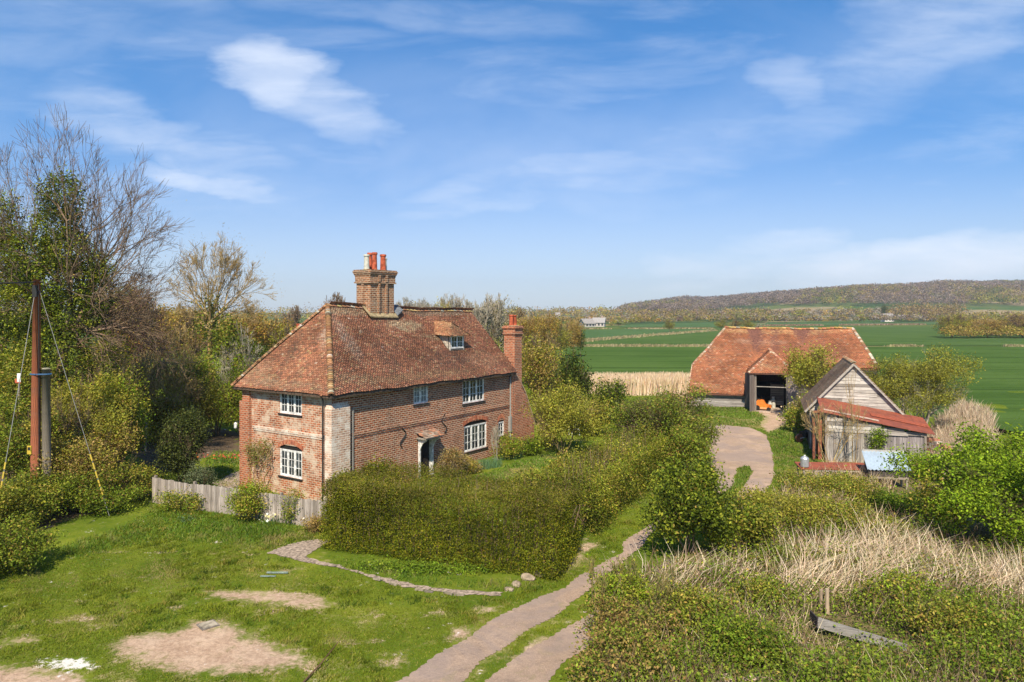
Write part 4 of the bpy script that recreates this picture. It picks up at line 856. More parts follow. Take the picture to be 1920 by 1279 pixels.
tile_roof('roof_tiles', (0, -.22, zb(-.22)), (1, 0, 0), (0, 1 / bl, TB / bl), (-.2, 16), (0, (QR + .22) * bl), lambda x, y: sd_poly(x, y, FP) < .03, broof, TILEB, .20, .13, bsag, .28, 51, spots=[(3.5, 1.2, 1.5, .7, (.17, .09, .06), .55), (4.6, 5.2, 1.0, 1.2, (.20, .10, .07), .4), (7, 7.3, 7, .35, (.50, .34, .16), .55), (9.5, 5.5, 2.2, .9, (.22, .11, .075), .45), (12.6, 4.6, 1.1, 1.4, (.19, .10, .07), .45), (2.0, 3.6, 1.4, .6, (.24, .12, .08), .4), (6, 6, 2.5, .4, (.52, .36, .26), .35)])
plane_tiles('roof_tiles', *LHP, broof, TILEB, .22, .14, 52, bsag); plane_tiles('roof_tiles', *RHP, broof, TILEB, .22, .14, 53, bsag)
MOSSY = [(.45, .27, .09, 3), (.40, .17, .09, 2), (.52, .36, .14, 2), (.35, .30, .2, 1)]
cap_tiles('ridge_tiles', (3.0, QR, ZBR + .02), (14.15, QR, ZBR + .02), .16, .34, broof, MOSSY, bsag, 54)
cap_tiles('hip_tiles', LHP[1], (3.1, QR, ZBR + .04), .13, .2, broof, [(.50, .33, .22, 2), (.45, .2, .12, 2), (.55, .45, .35, 1)], bsag, 55)
cap_tiles('hip_tiles', (15.72, 1.88, zb(1.88)), (14.05, QR, ZBR + .04), .15, .22, broof, [(.50, .36, .25, 2), (.30, .17, .10, 2), (.60, .52, .42, 1.5)], bsag, 56)
vb = MB(); vb.beam(bs1((-.14, -.2, zb(-.2) - .02)), bs1((.13, 1.9, zb(1.9) - .02)), .07, .1, 0, (.50, .36, .26)); vb.build('verge', M_ATTR, broof)
# porch
pz = 3.48; pc = 6.78; pr0, pr1 = 4.95, 8.62; qf = -2.45; apx = (pc + .1, -.65, 5.22); bck = (pc + .1, (5.22 - ZB0) / TB, 5.22)
PP = [(pr0, qf, pz), (pr1, qf, pz), apx, bck, (pr0, (pz - ZB0) / TB, pz), (pr1, (pz - ZB0) / TB, pz)]
pm = MB(); dn = lambda p: (p[0], p[1], p[2] - .04)
for ids in ((0, 1, 2), (4, 0, 2, 3), (1, 5, 3, 2)): pm.prism([dn(PP[i]) for i in ids], (0, 0, -.07), 0, (.16, .08, .06))
porch = pm.build('porch_roof', M_ATTR, broot)
plane_tiles('porch_tiles', PP[0], PP[1], PP[2], porch, TILEB, .2, .13, 57); plane_tiles('porch_tiles', PP[4], PP[0], PP[2], porch, TILEB, .2, .13, 58, poly3=[PP[4], PP[0], PP[2], PP[3]]); plane_tiles('porch_tiles', PP[1], PP[5], PP[2], porch, TILEB, .2, .13, 59, poly3=[PP[1], PP[5], PP[3], PP[2]])
HT = [(.50, .30, .2, 2), (.42, .16, .09, 2), (.58, .45, .33, 1)]
cap_tiles('hip_tiles', PP[0], PP[2], .11, .18, porch, HT, None, 60); cap_tiles('hip_tiles', PP[1], PP[2], .11, .18, porch, HT, None, 61); cap_tiles('ridge_tiles', PP[2], PP[3], .12, .3, porch, HT, None, 62)
ps_ = MB(); wd = (.24, .205, .18)
for p_, q_, w_ in ((5.5, -2.25, .16), (8.0, -2.25, .16)): ps_.box(p_ - w_ / 2, p_ + w_ / 2, q_, q_ + w_, .0, 3.42, 0, wd)
ps_.box(5.0, 8.6, -2.33, -2.25, 3.36, 3.47, 0, (.42, .38, .34)); ps_.beam((5.58, -2.15, 2.32), (7.92, -2.15, 2.30), .05, .06, 0, (.40, .37, .33))
ps_.build('porch_post', M_WOODV, broot)
dl = MB()  # open doors folded back at each side
vboards(dl, (5.42, -2.25, 0), (-.30, .95, 0), (-.95, -.30, 0), 2.3, .12, lambda x: 3.3, .2, [(.15, .13, .115), (.11, .095, .085)])
vboards(dl, (5.42, -2.25, 0), (-.42, -.9, 0), (-.9, .42, 0), .9, -.05, lambda x: 3.3, .2, [(.26, .21, .19), (.2, .17, .155)])
dl.build('barn_door', M_WOODV, broot)
dl = MB(); vboards(dl, (8.08, -2.3, 0), (.85, -.5, 0), (-.5, -.85, 0), .8, .15, lambda x: 3.3 - 1.2 * max(0, x - .3), .18, [(.36, .29, .27), (.30, .25, .23)]); vboards(dl, (8.1, -2.2, 0), (.1, .99, 0), (.99, -.1, 0), 4.2, .12, lambda x: 3.35, .2, DARKB)
dl.build('barn_door', M_WOODV, broot)
ins = MB()
for p_ in (5.6, 8.2):
    for q_ in (2.2, 7.6): ins.box(p_ - .11, p_ + .11, q_ - .11, q_ + .11, 0, 3.6, 0, (.10, .085, .07))
ins.box(2, 14, 2.1, 2.3, 3.55, 3.75, 0, (.09, .075, .06)); ins.box(2, 14, 7.6, 7.8, 3.55, 3.75, 0, (.09, .075, .06)); ins.build('timber_frame', M_WOODV, broot)
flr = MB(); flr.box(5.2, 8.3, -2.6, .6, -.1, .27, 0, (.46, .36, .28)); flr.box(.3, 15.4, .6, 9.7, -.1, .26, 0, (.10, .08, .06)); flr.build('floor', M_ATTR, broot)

def local_thing(name, label, cat, root, p, q, z, rz=0, group=None):
    M = Matrix.Translation(root.location) @ Matrix.Rotation(root.rotation_euler.z, 4, 'Z'); v = M @ Vector((p, q, z))
    return thing(name, label, cat, v, root.rotation_euler.z + rz, group)
mw = local_thing('garden_tractor', 'small orange ride-on tractor parked just inside the open barn porch', 'tractor', broot, 6.05, -1.55, .27, R(-8))
mb = MB(); mb.prism([(-.55, -.3, .22), (.75, -.3, .22), (.75, -.3, .42), (.32, -.3, .52), (.12, -.3, .86), (-.30, -.3, .90), (-.55, -.3, .62)], (0, .6, 0)); mb.build('body', M_ORANGE, mw)
mb = MB(); mb.box(-.62, .58, -.36, -.303, .18, .26); mb.box(-.45, .45, -.34, .34, .12, .2); mb.build('deck', mat_plain('pale_orange_paint', (.72, .36, .16)), mw)
for (x, y, r) in ((-.35, -.38, .22), (-.35, .38, .22), (.55, -.36, .15), (.55, .36, .15)):
    mb = MB(); mb.tube([(x, y - .06, r), (x, y + .06, r)], r, 14); wh_ = mb.build('wheel', M_DARK, mw)
mb = MB(); mb.tube([(.1, 0, .85), (-.05, 0, 1.05)], .02, 6); mb.tube([(-.05 + .02 * math.cos(t), .16 * math.sin(t), 1.05 + .16 * math.cos(t) * .5) for t in np.linspace(0, 6.28, 13)], .014, 5, cap=False); mb.build('steering_wheel', M_DARK, mw)
mb = MB(); mb.box(-.45, -.12, -.2, .2, .88, .96); mb.box(-.5, -.42, -.2, .2, .96, 1.25); mb.build('seat', M_DARK, mw)
pn = local_thing('timber_panel', 'slatted grey panel leaning inside the barn at the right of the doorway', 'panel', broot, 7.35, .4, .27)
mb = MB()
for k in range(9): mb.box(-.5, .55, -.03, .02, .25 + k * .2, .41 + k * .2, 0, random.choice([(.22, .2, .17), (.28, .26, .22), (.17, .15, .13)]))
mb.build('slats', M_WOODH, pn); mb = MB(); mb.box(-.52, -.45, .03, .08, 0, 2.1, 0, (.2, .18, .15)); mb.box(.5, .57, .03, .08, 0, 2.1, 0, (.2, .18, .15)); mb.build('post', M_WOODV, pn)
for i, (p_, q_, h_, lab) in enumerate(((6.75, -.4, .62, 'white plastic drum in the shade at the middle of the barn doorway'), (7.05, .1, .95, 'tall pale grey churn deeper inside the barn near the slatted panel'))):
    dd = local_thing('drum', lab, 'drum', broot, p_, q_, .27); mb = MB(); mb.tube([(0, 0, 0), (0, 0, .05), (0, 0, h_ * .75), (0, 0, h_ * .82), (0, 0, h_)], [.17, .18, .18, .11, .12], 12); mb.build('body', M_CREAM, dd); mb = MB(); mb.tube([(0, 0, h_), (0, 0, h_ + .04)], .13, 12); mb.build('lid', M_GALV, dd)

# ---------------------------------------------------------------- the boarded shed and its lean-to
SA = -.347; sroot = thing('shed', 'gabled shed with whitewashed weatherboards behind the red sheet lean-to', 'shed', (18.67, 44.5, 0), SA)
GW, GHW = 5.0, 2.5; ze, za = 2.68, 5.42; gtop = lambda x: ze + (za - ze) * (1 - abs(x - GHW) / GHW)
gb = MB(); boards(gb, (0, 0, 0), (1, 0, 0), (0, -1, 0), GW, .0, gtop, .19, PALEB, .016, 2.4); gb.build('weatherboarding', M_WOODH, sroot)
gw = MB(); gw.prism([(0, .01, -.3), (GW, .01, -.3), (GW, .01, ze), (GHW, .01, za - .03), (0, .01, ze)], (0, .08, 0), 0, (.10, .09, .08)); gw.prism([(.01, .1, -.3), (.01, 5.6, -.3), (.01, 5.6, ze - .02), (.01, .1, ze - .02)], (.07, 0, 0), 0, (.09, .075, .065)); gw.prism([(GW - .08, .1, -.3), (GW - .08, 5.6, -.3), (GW - .08, 5.6, ze - .02), (GW - .08, .1, ze - .02)], (.07, 0, 0), 0, (.09, .075, .065))
gw.prism([(0, 5.6, -.3), (GW, 5.6, -.3), (GW, 5.6, ze), (GHW, 5.6, za), (0, 5.6, ze)], (0, .08, 0), 0, (.09, .08, .07)); gw.build('wall', M_WOODV, sroot)
TILES = [(.36, .22, .14, 4), (.42, .26, .16, 3), (.27, .175, .12, 3), (.38, .30, .19, 1.3), (.42, .36, .28, .6)]
sl_ = (za - ze) / GHW; OV = .28; L1 = [(-OV, -.18, ze - OV * sl_), (GHW, -.18, za), (GHW, 5.85, za), (-OV, 5.85, ze - OV * sl_)]; R1 = [(GW + OV, -.18, ze - OV * sl_), (GHW, -.18, za), (GHW, 5.85, za), (GW + OV, 5.85, ze - OV * sl_)]
sr = MB(); sr.prism(L1, (0, 0, -.07), 0, (.09, .07, .05)); sr.prism(R1, (0, 0, -.07), 0, (.09, .07, .05)); srf = sr.build('roof', M_ATTR, sroot)
up_ = lambda P: [(a_, b_, c_ + .03) for a_, b_, c_ in P]
l_ = up_(L1); plane_tiles('roof_tiles', l_[3], l_[0], l_[1], srf, TILES, .18, .11, 71, poly3=l_); r_ = up_(R1); plane_tiles('roof_tiles', r_[0], r_[3], r_[2], srf, TILES, .18, .11, 72, poly3=r_)
cap_tiles('ridge_tiles', (GHW, -.2, za + .05), (GHW, 5.9, za + .05), .13, .3, srf, TILES, None, 73)
bg_ = MB(); bg_.beam((-OV, -.22, ze - OV * sl_ - .02), (GHW, -.22, za - .02), .05, .12, 0, (.46, .42, .37)); bg_.beam((GW + OV, -.22, ze - OV * sl_ - .02), (GHW, -.22, za - .03), .05, .12, 0, (.50, .46, .40)); bg_.build('bargeboard', M_WOODH, srf)

lroot = thing('lean_to', 'low lean-to with a bright rusty red sheet roof and grey plank doors', 'shed', (18.67, 44.5, 0), SA)
zl = lambda p, q: 3.34 - .175 * p + .135 * q
lr = MB(); nb = 9
for k in range(nb):  # sheets running down from the shed, laps a little proud
    p0, p1 = .42 + k * (5.75 / nb), .42 + (k + 1) * (5.75 / nb) + .06; h_ = random.uniform(0, .03)
    lr.prism([(p0, -3.5 + random.uniform(-.05, .05), zl(p0, -3.5) + h_), (p1, -3.5 + random.uniform(-.05, .05), zl(p1, -3.5) + h_ + .012), (p1, -.06, zl(p1, 0) + h_), (p0, -.06, zl(p0, 0) + h_)], (0, 0, .016))
lroof = lr.build('roof', M_RUST, lroot)
st = MB(); st.prism([(.6, -3.05, zl(.6, -3.05) + .06), (3.5, -3.12, zl(3.5, -3.12) + .06), (3.5, -2.82, zl(3.5, -2.82) + .06), (.6, -2.78, zl(.6, -2.78) + .06)], (0, 0, .012), 0, (.50, .36, .28)); st.prism([(3.2, -2.2, zl(3.2, -2.2) + .075), (6.2, -2.3, zl(6.2, -2.3) + .075), (6.2, -1.7, zl(6.2, -1.7) + .075), (3.2, -1.6, zl(3.2, -1.6) + .075)], (0, 0, .012), 0, (.33, .085, .045)); st.build('patch_sheet', M_ATTR, lroof)
lw = MB(); boards(lw, (.75, -3.3, 0), (1, 0, 0), (0, -1, 0), 5.1, 1.66, lambda x: zl(x + .75, -3.3) - .10, .20, PALEB, .012, 3); 
lw.build('weatherboarding', M_WOODH, lroot)
lv = MB(); vboards(lv, (.75, -3.27, 0), (1, 0, 0), (0, -1, 0), 2.5, -.1, lambda x: 2.2, .17, GREYB + PALEB[:2]); vboards(lv, (3.30, -3.22, 0), (1, 0, 0), (0, -1, 0), 2.4, -.1, lambda x: min(2.0, zl(x + 3.3, -3.3) - .3), .16, [(.36, .32, .31), (.30, .26, .25), (.25, .22, .21)]); lv.build('plank_door', M_WOODV, lroot)
for a in ((3.22, 3.32, -3.34, -3.2, -.1, 2.1, 0, (.42, .38, .33)), (.66, .78, -3.34, -3.2, -.1, 2.75, 0, (.33, .28, .24)), (5.72, 5.84, -3.34, -3.2, -.1, 1.9, 0, (.3, .26, .22)), (.0, .12, -3.2, -3.08, -.1, 2.4, 0, (.33, .12, .07)), (.30, .5, -3.1, -3.0, -.1, 2.9, 0, (.36, .13, .07))):
    lx = MB(); lx.box(*a); lx.build('post', M_WOODV, lroot)
lx = MB(); lx.beam((.05, -3.1, 2.75), (.9, -3.2, 2.8), .1, .12, 0, (.36, .14, .08)); lx.build('beam', M_WOODV, lroot)
lb = MB(); lb.box(.1, .2, -3.0, 0, -.1, 2.4, 0, (.08, .065, .055)); lb.box(5.75, 5.83, -3.2, 0, -.1, 1.9, 0, (.1, .085, .07)); lb.box(.9, 5.7, -3.1, -3.05, -.1, 1.9, 0, (.05, .045, .04)); lb.build('wall', M_WOODV, lroot)
bk = thing('brick_wall', 'crumbling brick and flint wall end beside the right side of the lean-to', 'wall', (18.67 + 6.0 * .94 - 3.1 * .34 * 1.0, 44.5 - 6.0 * .34 - 3.1 * .94, 0), SA + R(-62))
mb = MB()
for k in range(22):
    zt = 1.55 - .05 * k + random.uniform(-.1, .1); 
    z = -.1
    while z < max(zt, .3): mb.box(k * .2 + .003, k * .2 + .197, -.17 + random.uniform(-.015, .015), .17, z + .004, z + .11, 0, random.choice([(.42, .20, .12), (.48, .33, .22), (.30, .15, .10), (.50, .42, .33)])); z += .115
mb.build('masonry', M_WALLSTONE, bk)

# coop, red table, drum
cpx = pt(1666, 918, 34.6); coop = thing('hutch', 'raised timber hutch with a pale blue corrugated lid in front of the lean-to', 'hutch', (cpx.x, 34.6, gz(cpx.x, 34.6)), R(-9))
W2 = .93
mb = MB(); mb.box(-W2 + .05, W2 - .05, 0, .70, .62, 1.0); mb.prism([(-W2 + .05, 0, 1.0), (-W2 + .05, .70, 1.0), (-W2 + .05, .70, 1.60)], (2 * W2 - .1, 0, 0)); mb.build('body', M_FELT, coop)
mb = MB(); N_ = 44; vs = []
for i in range(N_ + 1):
    x = -W2 - .06 + (2 * W2 + .12) * i / N_; h_ = .028 * math.sin(i * 2 * math.pi / 4); vs += [(x, -.10, .95 + h_), (x, .78, 1.70 + h_)]
mb.add(vs, [(2 * i, 2 * i + 2, 2 * i + 3, 2 * i + 1) for i in range(N_)]); mb.add([(a_, b_, c_ - .012) for a_, b_, c_ in vs], [(2 * i, 2 * i + 1, 2 * i + 3, 2 * i + 2) for i in range(N_)]); mb.build('corrugated_lid', M_CORR, coop)
mb = MB(); mb.box(-W2 - .05, W2 + .05, .76, .82, 1.66, 1.76, 0, (.52, .50, .46)); mb.build('rail', M_WOODH, coop); mb = MB(); mb.box(-W2 + .02, W2 - .02, -.06, -.01, .50, .60, 0, (.34, .28, .22)); mb.build('rail', M_WOODH, coop)
for sx in (-1, 1):
    for q_ in (.02, .68): mb = MB(); mb.box(sx * (W2 - .1) - .045, sx * (W2 - .1) + .045, q_ - .045, q_ + .045, -.1, .62, 0, (.33, .28, .22)); mb.build('leg', M_WOODV, coop)
p = pt(1565, 875, 36); tb = thing('workbench', 'long low bench topped with a rust red sheet left of the hutch', 'bench', (p.x, 35.9, gz(p.x, 35.9)), R(-2))
mb = MB(); mb.prism([(-1.75, -.1, .72), (1.75, -.1, .70), (1.75, .85, .86), (-1.75, .85, .88)], (0, 0, .03)); mb.build('table_top', M_RUST, tb)
mb = MB(); mb.box(-1.1, 1.7, -.06, -.01, .60, .69, 0, (.46, .42, .37)); mb.box(-1.0, -.3, .0, .04, .3, .5, 0, (.5, .47, .43)); mb.build('rail', M_WOODH, tb)
for x in (-1.6, 1.6):
    for q_ in (0, .75): mb = MB(); mb.box(x - .05, x + .05, q_ - .04, q_ + .04, -.1, .72, 0, (.35, .3, .25)); mb.build('leg', M_WOODV, tb)
mb = MB(); mb.beam((.5, -.02, .62), (1.3, -.15, .0), .06, .08, 0, (.4, .35, .3)); mb.build('brace', M_WOODV, tb)
ct = thing('canister', 'pale domed metal canister standing on the left end of the red bench', 'canister', (p.x - 1.48, 36.1, gz(p.x, 35.9) + .80))
mb = MB(); mb.tube([(0, 0, 0), (0, 0, .03), (0, 0, .42), (0, 0, .50), (0, 0, .55)], [.19, .21, .21, .16, .06], 16); mb.build('body', M_GALV, ct); mb = MB(); mb.tube([(0, 0, .55), (0, 0, .6)], .05, 8); mb.build('cap', M_WHITE, ct)
x_, y_ = gp(1499, 830); br_ = thing('wheelbarrow', 'old barrow with a rust red wheel left of the shed', 'barrow', (x_, y_, gz(x_, y_)), R(20))
mb = MB(); mb.tube([(0, -.05, .30), (0, .05, .30)], .28, 18); mb.tube([(0, -.09, .30), (0, .09, .30)], .07, 8); mb.build('wheel', mat_rust('rusted_iron', (.42, .14, .07), (.30, .09, .05), (.2, .07, .04), 5), br_)
mb = MB(); mb.prism([(.25, -.3, .35), (1.0, -.25, .35), (1.2, -.3, .75), (.2, -.35, .7)], (0, .6, 0)); mb.build('tray', M_DARK, br_); mb = MB(); mb.tube([(0, .1, .3), (1.7, .28, .55)], .025, 6); mb.tube([(0, -.1, .3), (1.7, -.28, .55)], .025, 6); mb.build('handle', M_WOODV, br_)

# ---------------------------------------------------------------- fence, kerb stones, small things
fa = np.array(gp(286, 940)); fb = np.array(gp(612, 992)); L_ = float(np.hypot(*(fb - fa))); fd = (fb - fa) / L_
fn = thing('board_fence', 'weathered close-boarded timber fence in front of the farmhouse end wall', 'fence', (fa[0], fa[1], 0), math.atan2(fd[1], fd[0]))
mb = MB(); x = 0
while x < L_:
    w_ = random.uniform(.09, .12); X_, Y_ = fa + fd * x; g = gz(X_, Y_); h_ = 1.12 + .02 * math.sin(x * 2) + random.uniform(-.02, .03); o_ = random.uniform(0, .012)
    mb.box(x, x + w_ - .006, -.02 - o_, .0 - o_, g - .05, g + h_, 0, random.choice([(.40, .34, .29), (.33, .28, .24), (.46, .40, .35), (.28, .24, .20)])); x += w_
mb.build('boards', M_WOODV, fn); mb = MB(); mb.box(0, L_, .0, .05, .25, .33, 0, (.3, .25, .2)); mb.build('rail', M_WOODH, fn); mb = MB(); mb.box(0, L_, .0, .05, .85, .93, 0, (.3, .25, .2)); mb.build('rail', M_WOODH, fn)
for k in range(5): mb = MB(); x = min(k * L_ / 4 + .03, L_ - .1); g = gz(*(fa + fd * x)); mb.box(x, x + .1, .05, .15, g - .2, g + 1.2, 0, (.32, .27, .22)); mb.build('post', M_WOODV, fn)
def rock(name, label, cat, x, y, sz, col, group=None, seed=0, flat=.6):
    rng = np.random.default_rng(seed); import bmesh as bmm
    bm = bmm.new(); bmm.ops.create_icosphere(bm, subdivisions=2, radius=1)
    for v in bm.verts:
        d = 1 + .22 * math.sin(v.co.x * 3.1 + seed) * math.cos(v.co.y * 2.7 + seed * 2) + rng.uniform(-.09, .09); v.co = Vector((v.co.x * d * sz * rng.uniform(.97, 1.03), v.co.y * d * sz * .8, v.co.z * d * sz * flat))
    me = bpy.data.meshes.new(name); bm.to_mesh(me); bm.free(); a = me.attributes.new('col', 'FLOAT_COLOR', 'FACE')
    c = np.ones((len(me.polygons), 4), np.float32); c[:, :3] = np.array(col) * rng.uniform(.85, 1.15, (len(me.polygons), 1)); a.data.foreach_set('color', c.ravel())
    o = put_mesh(name, me, [M_WALLSTONE]); o.location = (x, y, gz(x, y) + sz * flat * .35); o.rotation_euler = (0, 0, rng.uniform(0, 6)); return tag(o, label, cat, group)
ROCKS = [(1012, 1078, .30, 'flat pale kerb block at the right end of the row by the hedge corner'), (990, 1084, .34, 'largest broken kerb block by the hedge corner'), (968, 1096, .26, 'mossy kerb block nearest the lawn at the hedge corner'), (955, 1104, .20, 'small grey stone at the left end of the kerb blocks')]
for i, (a, b, s_, lb_) in enumerate(ROCKS): X_, Y_ = gp(a, b); rock('stone_block', lb_, 'stone', X_, Y_, s_ * .8, (.30, .24, .17), 'broken kerb stones at the hedge corner', i + 3, .45)
kroot = thing('kerb_edging', 'broken line of low grey kerb stones between the lawn and the tall clipped hedge', 'kerb', (0, 0, 0)); KP = [(503, 1037), (560, 1054), (640, 1072), (700, 1087), (760, 1102), (850, 1116), (940, 1119)]
for (a, b) in zip(KP[:-1], KP[1:]):
    A2, B2 = np.array(gp(*a)), np.array(gp(*b)); Lk = np.hypot(*(B2 - A2)); n_ = int(Lk / .32)
    for k in range(n_):
        if random.random() < .62: continue
        q0 = A2 + (B2 - A2) * (k + .06) / n_; q1 = A2 + (B2 - A2) * (k + .92) / n_; z_ = gz(*q0) + random.uniform(.01, .05); kb = MB(); kb.beam((q0[0], q0[1], z_), (q1[0], q1[1], z_ + random.uniform(-.02, .02)), random.uniform(.06, .11), .05, 0, random.choice([(.26, .22, .16), (.20, .17, .13), (.32, .27, .20)])); kb.build('stone', M_WALLSTONE, kroot)
X_, Y_ = gp(390, 1178); mh = thing('manhole_cover', 'small square concrete manhole cover on the bare earth', 'manhole cover', (X_, Y_, gz(X_, Y_)), R(42))
mb = MB(); mb.box(-.19, .19, -.19, .19, -.02, .04, 0, (.36, .31, .23)); mb.build('lid', M_WALLSTONE, mh); mb = MB()
for a in ((-.23, -.19, -.23, .23), (.19, .23, -.23, .23), (-.19, .19, -.23, -.19), (-.19, .19, .19, .23)): mb.box(a[0], a[1], a[2], a[3], -.02, .03, 0, (.22, .19, .16))
mb.build('frame', M_WALLSTONE, mh)
A3, B3 = gp(566, 1285), gp(634, 1222); mb = MB(); mb.tube([(A3[0], A3[1], gz(*A3) + .03), ((A3[0] + B3[0]) / 2, (A3[1] + B3[1]) / 2, .10), (B3[0], B3[1], gz(*B3) + .22)], [.022, .018, .01], 5, 0, (.12, .07, .04)); tag(mb.build('fallen_stick', M_BARK), 'thin dark stick lying on the front lawn beside the drive', 'stick')
mb = MB(); q = [gp(500, 1076), gp(512, 1078), gp(520, 1079)]; mb.box(q[0][0], q[2][0] + .3, q[0][1] - .02, q[0][1] + .04, .02, .06, 0, (.22, .28, .24)); mb.box(q[0][0] - .1, q[2][0], q[0][1] - .32, q[0][1] - .27, .02, .05, 0, (.2, .26, .23)); tag(mb.build('plastic_strip', M_ATTR), 'pale green plastic strip lying on the lawn', 'plastic strip')
# weathered trough lying in the scrub, post beside it
p0 = pt(1533, 1168, 18.8); p1 = pt(1700, 1222, 18.0); tr = thing('trough', 'broken weathered grey timber trough lying in the scrub', 'trough', (p0.x, p0.y, 0)); v = p1 - p0; dx_ = v.normalized()
mb = MB(); mb.beam((0, 0, p0.z + .02), (v.x, v.y, p1.z + .05), .04, .26, 0, (.30, .28, .26)); mb.build('side_board', M_WOODH, tr); mb = MB(); mb.beam((.05, .28, p0.z - .08), (v.x * .75, v.y + .28, p1.z + .08), .30, .03, 0, (.36, .33, .31)); mb.build('bottom_board', M_WOODH, tr)
mb = MB(); mb.beam((0, -.02, p0.z), (0, .45, p0.z), .04, .28, 0, (.06, .05, .05)); mb.build('end_board', M_WOODH, tr)
for px_, py_, pyt, lb_ in ((1551, 1165, 1104, 'pale round stake standing right of the pair above the broken trough'), (1540, 1150, 1106, 'pale stake standing left of the pair above the broken trough')):
    Y_ = 20.2 + (px_ < 1545) * .3; b_ = pt(px_, py_, Y_); t_ = pt(px_, pyt, Y_); mb = MB(); mb.tube([(b_.x, Y_, 0), (b_.x, Y_, t_.z)], [.06, .055], 8, 0, (.42, .32, .22)); tag(mb.build('wooden_stake', M_BARK), lb_, 'stake', 'stakes in the scrub')
x_, y_ = gp(1270, 765); lp = thing('log_pile', 'heap of rusty brown logs and planks left of the barn', 'log pile', (x_, y_, gz(x_, y_)))
mb = MB()
for k in range(46): a = random.uniform(0, 3.14); c = (random.uniform(-1.1, 1.0), random.uniform(-.6, .8), random.uniform(.1, 1.0)); l2 = random.uniform(.3, .8); mb.tube([(c[0] - math.cos(a) * l2, c[1] - math.sin(a) * l2, c[2]), (c[0] + math.cos(a) * l2, c[1] + math.sin(a) * l2, c[2] + random.uniform(-.3, .3))], random.uniform(.05, .13), 7, 0, random.choice([(.40, .22, .13), (.30, .16, .10), (.48, .33, .22), (.22, .13, .09)]))
mb.build('logs', M_BARK, lp); mb = MB(); mb.box(.0, 1.7, -1.0, -.9, .05, .22, 0, (.55, .45, .38)); mb.build('plank', M_WOODH, lp)
for k in range(14): rb_x, rb_y = gp(random.uniform(1355, 1450), random.uniform(1262, 1285)); rock('rubble', None, None, rb_x, rb_y, random.uniform(.09, .17), (.50, .38, .30), None, 40 + k, .6).name = 'rubble_lump'
rub = thing('rubble_heap', 'scattered pale brick rubble at the bottom edge of the scrub', 'rubble', (*gp(1400, 1272), 0))
for o in [o for o in COL.objects if o.name.startswith('rubble_lump')]: o.parent = rub; o.location = o.location - rub.location; o.name = 'lump'
wc = thing('garden_chair', 'white garden chair half hidden behind the pale willow', 'chair', (4.35, 49.6, gz(4.35, 49.6)), R(20))
mb = MB(); mb.box(-.3, .3, -.28, .28, .42, .47); mb.build('seat', M_WHITE, wc); mb = MB()
for k in range(5): mb.box(-.3 + k * .13, -.22 + k * .13, .24, .28, .47, 1.05)
mb.box(-.3, .3, .235, .285, 1.05, 1.12); mb.build('backrest', M_WHITE, wc)
for a in (-.28, .28):
    for b in (-.26, .26): mb = MB(); mb.box(a - .025, a + .025, b - .025, b + .025, 0, .42); mb.build('leg', M_WHITE, wc)

# ---------------------------------------------------------------- poles, stays and wires
YP = 30.2; pb = pt(66, 985, YP); ptop = pt(69, 524, YP)
pole = thing('utility_pole', 'tall reddish timber utility pole at the left edge of the lawn', 'utility pole', (pb.x, YP, gz(pb.x, YP)))
H_ = ptop.z - gz(pb.x, YP); dxp = ptop.x - pb.x
M_POLE = mat_wood('creosoted_pole', (20, 1.2, 1))
mb = MB(); mb.tube([(0, 0, -.3), (dxp * .5, 0, H_ * .5), (dxp, 0, H_)], [.20, .175, .135], 14, 0, (.30, .10, .05)); mb.build('shaft', M_POLE, pole, smooth=True)
mb = MB(); mb.box(dxp - .06, dxp + .12, -.20, -.13, H_ - .75, H_ - .25); mb.tube([(dxp - .1, 0, H_ - .12), (dxp + .25, 0, H_ - .1)], .03, 6); mb.tube([(dxp + .14, -.1, H_ - .2), (dxp * .8 + .17, -.1, H_ * .6), (.2, -.06, 1.3)], .02, 5); mb.build('cable_bracket', M_IRON, pole)
zy = CH - (850 - HZ) / F * YP - gz(pb.x, YP); mb = MB(); mb.box(-.20, -.02, -.22, -.19, zy, zy + .36); mb.build('warning_plate', M_YELLOW, pole)
mb = MB(); mb.box(-.17, -.05, -.228, -.222, zy + .17, zy + .30, 0, (.05, .05, .05)); mb.build('warning_mark', M_IRON, pole)
zz_ = CH - (702 - HZ) / F * YP - gz(pb.x, YP); mb = MB()
for k in range(2): mb.tube([(dxp * .6 + (.2 + .02 * k) * math.cos(t) + .22, .25 * math.sin(t), zz_ + .04 * k) if False else (.24 + .44 * math.cos(t), .215 * math.sin(t), zz_ + .03 * k) for t in np.linspace(0, 6.28, 19)], .013, 5)
mb.build('rope', M_BLUE, pole)
p2x = (87 - 960) / F * (YP + .1); H2 = CH - (692 - HZ) / F * YP; st_ = thing('pole_stub', 'short grey timber stub roped beside the tall reddish pole', 'pole', (p2x, YP + .1, gz(p2x, YP)))
mb = MB(); mb.tube([(.05, 0, -.3), (0, 0, H2 * .5), (-.02, 0, H2)], [.18, .17, .16], 12, 0, (.20, .17, .13)); mb.build('shaft', M_WOODV, st_, smooth=True); mb = MB(); mb.tube([(-.02, 0, H2), (-.02, 0, H2 + .05)], [.17, .12], 12, 0, (.3, .28, .2)); mb.build('cap', M_ATTR, st_)
